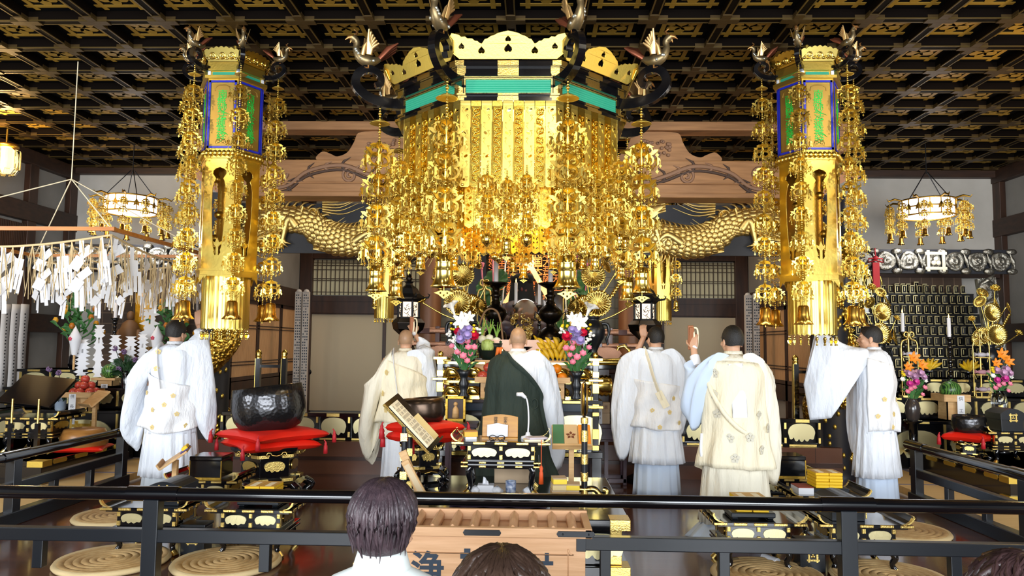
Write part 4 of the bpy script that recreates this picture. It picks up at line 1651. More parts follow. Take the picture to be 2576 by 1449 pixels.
# silvered carved lintels over the side altars with round cloud bosses
def silver_lintel(xa, xb, label, crest):
	t = thing('carved_lintel', label, 'carved lintel', ((xa + xb) / 2, 9.95, 2.66))
	L = xb - xa
	m = MB()
	m.bb(-L / 2, L / 2, 0, .08, -.16, .16, 1)
	n = int(L / .27)
	for i in range(n):
		x = -L / 2 + L * (i + .5) / n
		m.lathe([(0, 0), (.05, 0), (.06, .02), (.10, .03), (.125, .0)], 16, 0)if False else None
		T = m.T
		m.T = TR(x, 0, 0) @ UPR
		m.lathe([(.13, 0), (.13, .025), (.115, .04), (.09, .03), (.06, .02), (.05, .045), (.02, .05), (0, .03)], 18, 0, fn=lambda a, z: 1 + .06 * math.sin(3 * a + i))
		m.T = T
		for z in (-1, 1):
			m.sph((x + L / n / 2, -.01, z * .13), (.075, .03, .045), 8, 6, 0)
		m.tube([(x + L / n * .42, -.02, .1), (x + L / n * .5, -.04, .0), (x + L / n * .58, -.02, -.1)], [.01, .03, .008], 6, 0)
	m.build('silvered_carving', [SILVER, NAVY], t)
	if crest:
		m = MB()
		m.T = TR(.18, -.06, 0) @ UPR
		for s in (-1, 1):
			m.bb(-.14, .14, s * .1 - .018, s * .1 + .018, 0, .015)
			m.bb(s * .1 - .018, s * .1 + .018, -.14, .14, 0, .014)
		for a in (90, 210, 330):
			m.sph((.035 * math.cos(math.radians(a)), .035 * math.sin(math.radians(a)) - .01, .01), (.035, .035, .012), 8, 5)
		m.build('crest', mat('crest_cream', '#d8cfb4', .5), t)
		m = MB()
		m.tube([(-.62, -.08, .16), (-.62, -.09, .05)], .008, 6)
		m.sph((-.62, -.09, .03), (.035, .03, .03), 8, 6)
		for s in (-1, 1):
			m.tube([(-.62, -.09, .03), (-.62 + s * .09, -.09, .02), (-.62 + s * .1, -.09, -.03), (-.62, -.09, .0)], .009, 6)
		m.box((-.62, -.09, -.2), (.085, .03, .34))
		m.build('red_tassel', REDT, t)
	return t

silver_lintel(3.95, 6.35, 'dark silvered carved lintel with a pale crest over the right altar', True)
silver_lintel(-7.0, -4.15, 'dark silvered carved lintel over the left altar, behind the paper streamers', False)
m = MB()
for i in range(8):
	z = .25 + i * .29
	m.sph((0, 0, z), (.13, .05, .16), 10, 7)
	m.tube([(-.1, -.03, z + .1), (0, -.07, z + .16), (.1, -.03, z + .22)], [.01, .03, .008], 6)
m.bb(-.12, .12, -.01, .06, 0, 2.46)
o = m.build('carved_post', SILVER)
tag(o, 'dark silvered carved post at the right end of the tablet shelves', 'carved post')
o.location = (6.3, 10.0, 0)
o.rotation_euler = (0, math.radians(-6), 0)
# ================================================================ the central altar
def fits(m, xs, y, z, L, h, mi=1, d=.006):
	for x in xs:
		m.bb(x - L / 2, x + L / 2, y - d, y + .002, z - h / 2, z + h / 2, mi)

# low gilt-panelled rail along the front edge of the sanctum
def panel_rail(xa, xb, label):
	t = thing('gilt_panel_rail', label, 'altar rail', (xa, 8.62, .37))
	L = xb - xa
	m = MB()
	for z0, z1 in ((0, .035), (.27, .315)):
		m.bb(0, L, 0, .1, z0, z1)
	m.bb(0, L, .04, .06, .03, .28)
	n = max(1, round(L / .41))
	for i in range(n + 1):
		x = L * i / n
		m.bb(x - .022, x + .022, .01, .09, .03, .28)
	m.build('rail_frame', LACQ, t, bev=.004)
	m = MB()
	for i in range(n + 1):
		x = L * i / n
		m.bb(x - .012, x + .012, .004, .02, .04, .10)
		m.bb(x - .012, x + .012, .004, .02, .2, .27)
		if i < n:
			m.bb(x + L / n * .3, x + L / n * .7, -.004, .02, .275, .31)
			m.bb(x + L / n * .1, x + L / n * .9, -.004, .02, .006, .028)
	pieces(m, 'gilt_fitting', FIT, t)
	for i in range(n):
		x = L * (i + .5) / n
		m = MB()
		w = L / n - .08
		m.poly(scallop(w, .21, 5, 4), .012, 0, M=TR(x, .045, .155) @ UPR)
		m.build('gilt_panel', GOLDP, t)
	return t

panel_rail(-3.62, -1.75, 'long low black rail with gilt panels, left of the altar')
panel_rail(1.35, 3.28, 'long low black rail with gilt panels, right of the altar')

# main altar platform with brown railing and copper fittings
MW = (-1.62, 1.38)
alt = thing('main_altar', 'brown lacquered altar platform with copper fittings behind the offering tables', 'altar', (0, 0, 0))
m = MB()
m.bb(MW[0] + .1, MW[1] - .1, 9.2, 11.6, .37, 1.16, 0)
m.bb(MW[0], MW[1], 9.1, 11.6, 1.16, 1.30, 0)
m.bb(MW[0], MW[1], 9.1, 11.6, .37, .52, 0)
m.build('altar_body', mat('altar_brown', '#3a1c14', .3, coat=.3), alt, bev=.01)
m = MB()
for x in (-1.45, -1.1, -.75, .55, .9, 1.25):
	m.poly([(-.06, .0), (.06, .0), (.06, .14), (-.06, .14)], .012, 0, M=TR(x, 9.195, .95) @ UPR)
m.bb(MW[0], MW[0] + .22, 9.09, 9.11, 1.18, 1.28, 0)
m.bb(MW[1] - .22, MW[1], 9.09, 9.11, 1.18, 1.28, 0)
pieces(m, 'copper_fitting', COPPER, alt)
for s, xa, xb in ((-1, -1.6, -.75), (1, .55, 1.36)):
	m = MB()
	for z, h in ((1.34, .035), (1.50, .03), (1.66, .035)):
		m.bb(xa, xb, 9.14, 9.2, z - h, z + h)
	for x in (xa + .03, (xa + xb) / 2, xb - .03):
		m.bb(x - .03, x + .03, 9.13, 9.21, 1.3, 1.72)
	m.build('altar_railing', mat('railing_brown_%d' % s, '#5a2e22', .35, coat=.3), alt, bev=.006)
	m = MB()
	for z, h in ((1.50, .034), (1.66, .04)):
		for x in (xa + .1, (xa + xb) / 2, xb - .1):
			m.tube([(x - .1, 9.14, z), (x + .1, 9.14, z)], h, 8, 0, flat=.4)
	m.poly([(-.2, -.06), (.2, -.06), (.24, 0), (.2, .06), (.08, .08), (-.08, .08), (-.2, .06), (-.24, 0)], .02, 0, M=TR((xa + xb) / 2 - s * .1, 9.13, 1.40) @ UPR)
	pieces(m, 'copper_mount', COPPER, alt, bev=.004)
for x, nm in ((-1.18, 'left'), (1.02, 'right')):
	m = MB()
	m.bb(x - .42, x + .42, 11.55, 11.6, 1.3, 3.2)
	struct(m.build('wall_foil_%s' % nm, LEAFWALL))
m = MB()
m.bb(-1.0, .7, 11.5, 11.56, 1.3, 3.2)
struct(m.build('wall_altar_back', NAVY))

# high offering table (black with gilt sleeve ends) behind, low one in front
hi = thing('high_offering_table', 'long black lacquer table with gilt sleeve ends carrying candlesticks and lotus vases', 'altar table', (0, 0, 0))
m = MB()
m.bb(-1.26, 1.06, 8.2, 8.52, 1.30, 1.345, 0)
m.bb(-1.2, 1.0, 8.22, 8.5, 1.24, 1.30, 0)
m.bb(-1.05, .85, 8.26, 8.48, .78, 1.24, 2)
m.bb(-1.15, .95, 8.23, 8.5, .70, .78, 0)
m.build('table_body', [LACQ, FIT, mat('table_body_brown', '#241110', .3)], hi, bev=.005)
m = MB()
for s in (-1, 1):
	xe = -1.26 if s < 0 else 1.06
	m.tube([(xe, 8.19, 1.318), (xe - s * .36, 8.19, 1.318)], .034, 10)
	m.tube([(xe - s * .33, 8.19, 1.345), (xe - s * .1, 8.2, 1.35), (xe - s * .01, 8.21, 1.39), (xe + s * .01, 8.22, 1.45), (xe - s * .05, 8.22, 1.50), (xe - s * .11, 8.22, 1.48), (xe - s * .12, 8.22, 1.45)], [.008, .016, .02, .02, .02, .02, .016], 8)
	xb = -.98 if s < 0 else .78
	m.T = TR(xb, 8.24, 1.06) @ RY(PI / 2)
	m.lathe([(.10, -.09), (.115, -.06), (.105, -.04), (.12, -.01), (.108, .01), (.12, .035), (.108, .055), (.118, .08), (.06, .1), (.02, .11)], 18)
	m.T = Matrix.Identity(4)
	for j in range(10):
		m.sph((xb - s * .17 + RN.uniform(-.03, .03), 8.22, 1.06 + RN.uniform(-.11, .11)), (.035, .02, .03), 7, 5)
	m.bb(xb - s * .17 - .05, xb - s * .17 + .05, 8.19, 8.22, 1.19, 1.22)
	m.bb(xb - s * .17 - .05, xb - s * .17 + .05, 8.19, 8.22, .90, .94)
pieces(m, 'gilt_mount', GOLDB, hi)

lo = thing('low_offering_table', 'lacquered table with gilt carvings, reed panel and flower vases on it', 'altar table', (0, 0, 0))
XA, XB = -1.02, .72
m = MB()
m.bb(XA, XB, 7.62, 8.14, .90, .94, 0)
m.bb(XA + .05, XB - .05, 7.66, 8.12, .82, .90, 2)
m.bb(XA + .08, XB - .08, 7.72, 8.1, .42, .82, 0)
m.bb(XA, XB, 7.62, 8.14, .36, .42, 0)
for x in (XA + .06, XB - .06):
	m.bb(x - .05, x + .05, 7.64, 8.1, 0, .36, 0)
for x in (XA + .07, XB - .07):
	m.bb(x - .03, x + .03, 7.64, 7.70, .42, 1.36, 0)
m.build('table_body', [LACQ, FIT, mat('blue_black_lacquer', '#1c2a38', .16, coat=.4)], lo, bev=.004)
m = MB()
for x in (XA + .07, XB - .07):
	for z, h in ((.46, .05), (.60, .1), (.80, .04), (.90, .06), (1.06, .1), (1.2, .06), (1.32, .05)):
		m.bb(x - .034, x + .034, 7.632, 7.71, z - h / 2, z + h / 2)
	m.bb(x - .075, x + .075, 7.61, 7.72, .86, .885)
	m.bb(x - .075, x + .075, 7.61, 7.72, 1.13, 1.155)
	m.bb(x - .07, x + .07, 7.61, 7.72, 1.34, 1.37)
	m.sph((x, 7.66, 1.395), (.03, .03, .035), 10, 7)
for x in [lerp(XA + .3, XB - .3, i / 3) for i in range(4)]:
	m.bb(x - .11, x + .11, 7.612, 7.63, .905, .935)
	m.bb(x - .12, x + .12, 7.612, 7.63, .37, .41)
for x in (-.85, -.62, .30, .53):
	for zz in (1.0, 1.2):
		m.sph((x, 7.9, zz), (.10, .03, .06), 12, 8)
		m.tube([(x - .08, 7.88, zz - .04), (x - .04, 7.86, zz + .05), (x + .02, 7.86, zz + .03), (x + .08, 7.88, zz - .05)], [.01, .02, .02, .008], 7)
	for zz in (.945, 1.1, 1.3):
		m.bb(x - .12, x + .12, 7.87, 7.93, zz - .012, zz + .018)
pieces(m, 'gilt_carving', GOLDB, lo, bev=.003, seg=1)
for x in (-.76, -.15, .46):
	m = MB()
	m.poly(scallop(.52, .36, 6, 4), .012, 0, M=TR(x, 7.722, .60) @ UPR)
	m.build('reed_panel', GOLDP, lo)
m = MB()
m.T = TR(.36, 7.70, .53) @ UPR
for s in (-1, 1):
	m.bb(-.12, .12, s * .085 - .014, s * .085 + .014, 0, .014)
	m.bb(s * .085 - .014, s * .085 + .014, -.12, .12, 0, .013)
for a in (90, 200, 340, 40, 140):
	m.sph((.035 * math.cos(math.radians(a)), .035 * math.sin(math.radians(a)), .012), (.03, .028, .012), 8, 5)
m.build('crest', FIT, lo)

# tall bronze candlesticks
def candlestick(loc, label, tripod):
	t = thing('bronze_candlestick', label, 'candlestick', loc)
	m = MB()
	if tripod:
		for k in range(3):
			a = -PI / 2 + 2 * PI * k / 3 + .5
			m.tube([(.10 * math.cos(a), .10 * math.sin(a), .14), (.12 * math.cos(a), .12 * math.sin(a), .05), (.115 * math.cos(a), .115 * math.sin(a), 0)], [.05, .035, .03], 8)
		pf = [(0, .10), (.09, .11), (.14, .17), (.145, .25), (.12, .31), (.06, .35), (.045, .38), (.05, .40), (.10, .43), (.135, .49), (.13, .54), (.08, .585), (.05, .61)]
	else:
		pf = [(.14, 0), (.14, .02), (.10, .04), (.09, .10), (.12, .16), (.13, .24), (.11, .3), (.05, .35), (.045, .38), (.09, .42), (.13, .49), (.12, .55), (.07, .59), (.05, .61)]
	pf += [(.055, .63), (.04, .65), (.045, .69), (.065, .71), (.04, .73), (.042, .79), (.10, .82), (.145, .845), (.14, .855), (.0, .845)]
	m.lathe(pf, 28)
	for s in (-1, 1):
		m.tube([(s * .13, 0, .5), (s * .17, 0, .53), (s * .175, 0, .46), (s * .145, 0, .44)], .01, 6)
	m.build('stand', BRONZE, t)
	m = MB()
	m.lathe([(.028, .85), (.026, 1.13), (.0, 1.135)], 14)
	m.build('candle', CANDLE, t)
	m = MB()
	m.lathe([(.004, 1.13), (.012, 1.145), (.006, 1.17), (0, 1.185)], 8)
	m.build('flame', FLAME, t)
	return t

p = at(1246, 860, 8.36)
candlestick((p.x, 8.36, 1.345), 'tall bronze candlestick left of the black-haired statue', False)
p = at(1384, 870, 8.36)
candlestick((p.x, 8.36, 1.345), 'tall tripod bronze candlestick right of the black-haired statue', True)

def candle(loc, h, r, label):
	t = thing('white_candle', label, 'candle', loc)
	m = MB()
	m.lathe([(r, 0), (r * .95, h), (0, h + .004)], 12)
	m.build('wax', CANDLE, t)
	m = MB()
	m.lathe([(.003, h), (r * .45, h + .02), (0, h + .055)], 8)
	m.build('flame', FLAME, t)
	m = MB()
	m.lathe([(r * 2.2, -.02), (r * 2.4, 0), (r * .9, .004), (r * .9, .03)], 12)
	m.build('socket', LACQ, t)
	return t

p = at(1264, 890, 7.7)
candle((p.x, 7.7, .96), .44, .022, 'lit white candle left of the green-robed priest')
p = at(1357, 905, 7.7)
candle((p.x, 7.7, .96), .44, .022, 'lit white candle right of the green-robed priest')
for px, nm in ((1298, 'left'), (1357, 'right')):
	p = at(px, 745, 9.3)
	t = candle((p.x, 9.3, 2.0), .28, .02, 'thin tall candle on black pole, %s of the statue' % nm)
	m = MB()
	m.lathe([(.09, -.70), (.08, -.66), (.02, -.64), (.018, -.05), (.05, -.02)], 12)
	for k in range(8):
		m.sph((0, 0, -.6 + k * .07), .026, 8, 6)
	m.build('pole', LACQ, t)

# bronze lanterns on tall stands
def lantern(loc, label):
	t = thing('bronze_lantern', label, 'lantern', loc)
	z = 0
	m = MB()
	m.T = Matrix.Diagonal((1, 1, 1.22, 1))
	UP = TR(0, 0, 1.80) @ Matrix.Scale(.76, 4)
	m.lathe([(.22, 0), (.22, .05), (.14, .08), (.07, .2), (.06, .6), (.09, .66), (.06, .72), (.05, 1.0), (.09, 1.08), (.11, 1.14), (.07, 1.2), (.06, 1.28), (.17, 1.36), (.19, 1.42), (.15, 1.46)], 6, sm=False)
	m.build('stand', BRONZE, t, bev=.004)
	m = MB()
	m.T = UP
	for k in range(6):
		a = 2 * PI * k / 6
		m.cyl((.155 * math.cos(a), .155 * math.sin(a), z - .03), (.155 * math.cos(a), .155 * math.sin(a), z + .24), .016, 6)
	m.lathe([(.17, z - .05), (.18, z - .01), (.16, z)], 6, sm=False)
	m.lathe([(.16, z + .22), (.2, z + .26), (.25, z + .28), (.17, z + .34), (.13, z + .42), (.06, z + .47), (.05, z + .5), (.07, z + .52), (.0, z + .53)], 6, sm=False)
	for k in range(6):
		a = 2 * PI * k / 6
		m.tube([(.22 * math.cos(a), .22 * math.sin(a), z + .28), (.29 * math.cos(a), .29 * math.sin(a), z + .29), (.31 * math.cos(a), .31 * math.sin(a), z + .33), (.28 * math.cos(a), .28 * math.sin(a), z + .345)], [.016, .014, .01, .006], 6)
	m.build('roof_and_frame', IRON, t)
	m = MB()
	m.T = UP
	m.lathe([(.025, z + .52), (.05, z + .57), (.04, z + .61), (0, z + .66)], 12)
	m.build('jewel', BRONZE, t)
	m = MB()
	m.T = UP
	m.lathe([(.135, z), (.135, z + .22)], 6, sm=False)
	m.build('lit_panel', LITP, t)
	m = MB()
	for k in range(6):
		m.T = UP @ RZ(2 * PI * (k + .5) / 6) @ TR(.122, 0, z) @ RZ(PI / 2)
		for i in range(14):
			x, y = RN.uniform(-.05, .05), RN.uniform(.01, .2)
			a = RN.choice((.6, -.6, 1.1, -1.1))
			m.box((x, -.004, y), (.05, .006, .006), 0, Matrix.Rotation(a, 3, 'Y'))
	m.build('lattice', IRON, t)
	return t

p = at(1026, 780, 8.25)
ln = lantern((p.x, 8.3, 0), 'bronze lantern on tall stand, left of the altar')
p = at(1624, 780, 8.25)
dup(ln, (p.x, 8.3, 0), 0, 'bronze lantern on tall stand, right of the altar')

# gold lotus bouquets in big black vases
def lotus_leaf(m, c, r, nrm, n=26):
	z = Vector(nrm).normalized()
	x = Vector((1, 0, .1)).cross(z).normalized() if abs(z.x) < .9 else Vector((0, 1, 0))
	y = z.cross(x)
	T = m.T
	m.T = T @ Matrix.Translation(c) @ Matrix((x, y, z)).transposed().to_4x4()
	m.grid(lambda u, v: (r * v * math.cos(2 * PI * u) * (1 + .04 * math.cos(2 * PI * u * n)), r * v * math.sin(2 * PI * u) * (1 + .04 * math.cos(2 * PI * u * n)), r * (.28 * v * v + .05 * v * math.cos(2 * PI * u * n)) - .1 * r), n * 4, 4, 0, wrap=True)
	m.T = T

def lotus_flower(m, c, r, nrm, rings=((8, .2), (8, .6), (6, 1.0))):
	z = Vector(nrm).normalized()
	x = Vector((0, 1, .1)).cross(z).normalized()
	y = z.cross(x)
	T = m.T
	B = T @ Matrix.Translation(c) @ Matrix((x, y, z)).transposed().to_4x4()
	for n, tilt in rings:
		for k in range(n):
			m.T = B @ RZ(2 * PI * (k + tilt) / n) @ RY(-tilt)
			m.grid(lambda u, v: (r * (.15 + .85 * u), r * .32 * math.sin(PI * (u * .9 + .06)) * (v * 2 - 1), r * .18 * (v * 2 - 1) ** 2 + r * .25 * u * u), 5, 4, 0)
	m.T = B
	m.sph((0, 0, r * .1), (r * .2, r * .2, r * .15), 8, 5)
	m.T = T

def lotus_vase(loc, label, s):
	t = thing('gold_lotus_vase', label, 'flower vase', loc)
	m = MB()
	m.lathe([(.11, 0), (.12, .02), (.07, .05), (.055, .09), (.08, .15), (.13, .24), (.145, .32), (.12, .39), (.075, .43), (.08, .46), (.10, .48), (.085, .48), (.06, .43), (0, .40)], 28)
	for q in (-1, 1):
		m.tube(spl([(q * .10, 0, .40), (q * .17, 0, .39), (q * .185, 0, .30), (q * .16, 0, .22), (q * .175, 0, .16)], 4), [.02] * 8 + [.016] * 5 + [.012] * 4, 8)
	m.build('vase', LACQM, t)
	leaves = [((.0, -.1, .92), .135, (0, -1, .15)), ((-s * .05, -.12, .62), .15, (s * .1, -1, .1)), ((s * .2, -.06, .56), .11, (s * .9, -.6, .2)), ((s * .1, 0, .60), .12, (s * .5, -.8, .2)), ((-s * .14, 0, 1.05), .09, (-s * .8, -.5, .4)), ((-s * .30, -.03, 1.0), .075, (-s * .9, -.4, .3)), ((s * .12, 0, 1.08), .10, (s * .7, -.5, .5)), ((s * .05, .05, 1.2), .09, (0, -.8, .6))]
	for c, r, nr in leaves:
		m = MB()
		lotus_leaf(m, c, r, nr)
		m.build('gold_leaf', GOLDB, t, solid=.004)
		m = MB()
		m.tube(spl([(c[0] * .1, 0, .42), (c[0] * .35, 0, .42 + (c[2] - .42) * .5), (c[0] * .9, c[1] * .5 + .02, c[2] - .02), c], 4), .008, 6)
		m.build('stem', GOLDB, t)
	for c, r, nr in (((-s * .46, 0, .62), .075, (-s * .4, -.3, 1)), ((s * .26, 0, .82), .06, (s * .4, -.5, .8)), ((-s * .12, 0, 1.24), .085, (0, -.5, .9))):
		m = MB()
		lotus_flower(m, c, r, nr)
		m.build('gold_blossom', GOLD, t, solid=.003)
		m = MB()
		m.tube(spl([(c[0] * .1, 0, .42), (c[0] * .5, 0, .42 + (c[2] - .42) * .35), (c[0], 0, c[2])], 5), .009, 6)
		m.build('stem', GOLDB, t)
	m = MB()
	for k in range(7):
		a = -s * (.22 + k * .02)
		m.sph((a, 0, .72 + k * .03), (.03, .012, .02), 6, 4)
	m.tube([(-s * .05, 0, .45), (-s * .2, 0, .68), (-s * .36, 0, .93)], [.008, .009, .003], 6)
	m.build('gold_ear', GOLDB, t)
	return t

p = at(1163, 890, 8.34)
LV = lotus_vase((p.x, 8.34, 1.345), 'black vase with a gold lotus bouquet, left end of the high table', 1)
p = at(1490, 890, 8.34)
lotus_vase((p.x, 8.34, 1.345), 'black vase with a gold lotus bouquet, right end of the high table', -1)

# seated statue with a long black hood, mirror on its gilt stand, lit calligraphy shrine
st = thing('seated_statue', 'dark seated statue of a holy man with long black hood', 'statue', (at(1312, 850, 9.75).x, 9.75, 1.30))
m = MB()
m.lathe([(.36, 0), (.36, .1), (.3, .14), (.3, .24), (.34, .3), (0, .3)], 8, 0, sm=False)
m.build('pedestal', LACQ, st)
m = MB()
m.lathe([(.0, .28), (.30, .30), (.34, .38), (.28, .50), (.24, .66), (.22, .74), (.1, .80), (.07, .84)], 24, 0)
m.sph((-.2, -.16, .42), (.16, .14, .1), 12, 8, 0)
m.sph((.2, -.16, .42), (.16, .14, .1), 12, 8, 0)
for s in (-1, 1):
	m.tube([(s * .2, 0, .70), (s * .27, -.1, .54), (s * .08, -.22, .50)], [.07, .08, .05], 10, 0)
m.build('robed_body', mat('statue_robe', '#27304a', .5, var=(12, '#6a4a38')), st)
m = MB()
m.sph((0, -.02, .93), (.095, .10, .125), 16, 12, 0)
m.sph((0, -.12, .92), (.018, .025, .03), 8, 6, 0)
for s in (-1, 1):
	m.sph((s * .035, -.108, .95), (.018, .012, .01), 8, 6, 1)
	m.sph((s * .045, -.10, .905), (.03, .02, .025), 8, 6, 0)
m.sph((0, -.108, .875), (.03, .012, .009), 8, 6, 1)
m.lathe([(.06, .78), (.055, .86)], 12, 0)
m.build('face', [mat('statue_face', '#6b3a34', .45), mat('statue_eye', '#160c0a', .4)], st)
m = MB()
m.grid(lambda u, v: ((.13 + .09 * (1 - v) ** 1.2) * math.sin(lerp(-2.4, 2.4, u) + PI) * -1, .02 - (.12 + .03 * (1 - v)) * math.cos(lerp(-2.4, 2.4, u) + PI) * -1, lerp(.40, 1.08, v)), 20, 8, 0)
m.lathe([(.13, 1.02), (.145, 1.08), (.13, 1.12), (0, 1.13)], 20, 0, (0, .0, 0))
m.build('hood', mat('black_hood', '#0c1013', .75), st, solid=.03)

mr = thing('altar_mirror', 'round mirror on a gilt scrollwork stand in front of the statue', 'mirror', (at(1321, 850, 9.2).x, 9.22, 1.30))
m = MB()
m.T = TR(0, -.02, .62) @ RX(math.radians(9)) @ UPR
m.lathe([(.0, .0), (.145, .0), (.15, .01), (.145, .02), (0, .02)], 40, sm=False)
m.build('mirror_disc', MIRROR, mr)
m = MB()
for i in range(46):
	u = RN.uniform(-1, 1)
	z = RN.uniform(.12, .56)
	wdt = .2 * (.55 + .45 * abs(z - .3) / .26)
	m.tube([(p[0], -.04 + RN.uniform(-.03, .03), p[2]) for p in spiral(u * wdt, z, RN.uniform(.025, .05), 1.1, RN.uniform(0, 6), RN.choice((-1, 1)), 8)], [.014 - .001 * k for k in range(9)], 5)
m.lathe([(.16, 0), (.16, .04), (.12, .07), (.12, .12), (.15, .15)], 16)
m.build('scroll_stand', GOLDH2, mr)

sh = thing('calligraphy_shrine', 'orange-lit black shrine board covered with gold calligraphy', 'shrine', (at(1330, 760, 10.6).x, 10.6, 1.30))
m = MB()
m.bb(-.62, .62, 0, .06, .3, 1.75)
m.bb(-.5, .5, -.3, .1, 0, .35)
m.build('board', LACQ, sh)
m = MB()
rows_ = ['南無妙法蓮華経', '大毘沙門天王', '大持国天王', '不動明王愛染', '釈迦牟尼仏多', '南無多宝如来', '日蓮大菩薩花押', '八幡大菩薩天照', '鬼子母神十羅刹']
for i in range(9):
	x = -.52 + i * .13
	for j, ch in enumerate(rows_[(i * 4) % 9] if i != 4 else SUTRA):
		sz = .14 if i != 4 else .2
		m.text(ch, sz, 0, TR(x, -.012, 1.62 - j * (.12 if i != 4 else .16)) @ UPR, .01)
m.build('calligraphy', LITO, sh)
m = MB()
for s in (-1, 1):
	m.beam((s * .02, -.16, 1.32), (s * .42, -.22, .62), .05, .07)
m.box((0, -.16, 1.30), (.14, .06, .1))
m.build('gable', mat('shrine_gable', '#f3c9a0', .4), sh)
lamp('POINT', 'shrine_lamp', (sh.location.x, 10.0, 2.75), 30, (1.0, .55, .25), .08)
lamp('POINT', 'shrine_lamp_low', (sh.location.x + .1, 10.0, 1.9), 22, (1.0, .55, .25), .08)

# painted lotus clumps (green leaves, pink buds) behind the candlesticks
for px, nm, s in ((1248, 'left', -1), (1440, 'right', 1)):
	p = at(px, 800, 9.9)
	t = thing('painted_lotus', 'painted green lotus leaves with pink buds, %s of the shrine' % nm, 'altar flowers', (p.x, 9.9, 1.3))
	for k, (dx, z, r) in enumerate(((0, 1.05, .17), (s * .08, .72, .16), (-s * .06, .5, .18), (s * .15, .95, .12))):
		m = MB()
		lotus_leaf(m, (dx, -.05, z), r, (s * .3, -1, .4), 10)
		m.tube([(dx * .3, 0, 0), (dx, 0, z)], .012, 6)
		m.build('leaf', LEAF, t, solid=.005)
	for dx, z, mt in ((s * .05, 1.38, PETALK), (-s * .12, 1.3, PETALW), (s * .2, 1.2, PETALK)):
		m = MB()
		lotus_flower(m, (dx, -.05, z), .09, (0, -.2, 1), ((6, .9), (6, 1.2)))
		m.tube([(dx * .3, 0, 0), (dx, -.05, z)], .008, 6)
		m.build('bud', mt, t, solid=.004)
	m = MB()
	m.lathe([(.1, 0), (.12, .1), (.07, .2), (.09, .24)], 14)
	m.build('pot', LACQ, t)

# brass tiered racks with wrapped sweets
def rack(loc, label, h, w, n, sc=1.0, cols_=(FIT, PETALK)):
	t = thing('offering_rack', label, 'offering rack', loc)
	m = MB()
	for x in (-w / 2, w / 2):
		m.tube([(x, 0, 0), (x, 0, h * .8)], .009, 6)
		m.tube(spl([(x, 0, h * .8), (x * .8, 0, h * .87), (x * .2, 0, h * .9), (x * .1, 0, h * .99), (x * .5, 0, h), (x * .6, 0, h * .95), (x * .3, 0, h * .93)], 3), .012, 6)
	m.tube([(0, .02, 0), (0, .02, h * .9)], .012, 6)
	for i in range(n):
		z = h * .8 * (i + .35) / n
		m.bb(-w / 2, w / 2, -.05, .05, z - .01, z)
		for s in (-1, 1):
			m.tube([(s * w / 2, 0, z - .01), (s * w * .4, 0, z - .02), (s * w * .36, 0, z - .06)], .006, 5)
	m.bb(-w / 2 - .02, w / 2 + .02, -.06, .06, -.0, .02)
	m.build('brass_frame', cols_[0], t)
	for i in range(n):
		z = h * .8 * (i + .35) / n
		m = MB()
		m.sph((0, -.01, z + .03), (w * .3, .04, .03), 10, 7)
		for s in (-1, 1):
			m.tube([(s * w * .25, 0, z + .03), (s * w * .42, 0, z + .035)], [.012, .026], 8)
		m.build('wrapped_sweet', mat('sweet_wrap_%d' % i, ('#cdb8c6', '#d9a2b4', '#c8c6d2')[i % 3], .35), t)
	return t

p = at(1213, 790, 8.9)
rack((p.x, 9.25, 1.3), 'slim brass rack of wrapped sweets behind the left candlestick', 1.0, .17, 3)
p = at(1440, 800, 8.9)
rack((p.x, 9.25, 1.3), 'slim brass rack of wrapped sweets behind the right candlestick', .95, .19, 3)
for px, nm in ((1165, 'left'), (1449, 'right')):
	p = at(px, 870, 8.15)
	t = thing('sweet_stand', 'black pronged stand holding a pink sweet before the %s lotus vase' % nm, 'offering stand', (p.x, 8.19, 1.345))
	m = MB()
	for x in (-.09, 0, .09):
		m.bb(x - .009, x + .009, -.009, .009, 0, .36)
	m.bb(-.11, .11, -.012, .012, .0, .03)
	m.bb(-.11, .11, -.012, .012, .1, .12)
	m.build('pronged_stand', LACQ, t)
	m = MB()
	m.tube([(-.07, -.02, .26), (.07, -.02, .26)], .03, 10)
	m.build('pink_sweet', mat('pink_sweet_' + nm, '#d48fa0', .4), t)

# white curved ornaments beside the statue
for px, s in ((1256, -1), (1373, 1)):
	p = at(px, 775, 9.4)
	m = MB()
	m.poly([(0, -.16), (.06, -.1), (.07, 0), (.1, .1), (.05, .14), (0, .08), (-.03, .1), (-.02, 0), (-.05, -.08)][::1], .02, 0, [circ(.016, 10, .03, .04)])
	o = m.build('white_plaque', PAPER)
	o.matrix_world = TR(p.x, 9.42, p.z) @ Matrix.Diagonal((s, 1, 1, 1)) @ UPR
	tag(o, 'white curved plaque hanging %s of the statue' % ('left' if s < 0 else 'right'), 'altar ornament')
# the pinkish folded offering cloth behind the priest
m = MB()
m.poly([(-.38, .06), (.38, .06), (.22, -.07), (-.2, -.07)][::-1], .02)
o = m.build('folded_offering_paper', mat('salmon_paper', '#ecc7b4', .7))
o.matrix_world = TR(at(1320, 872, 8.0).x, 8.0, 1.49) @ RX(math.radians(70))
tag(o, 'salmon pink folded paper spread behind the green-robed priest', 'paper')
m = MB()
m.lathe([(.12, -.56), (.04, -.5), (.03, -.1), (.1, -.02)], 12)
m.build('paper_stand', LACQ, o).matrix_world = TR(o.location.x, 8.02, 1.50)

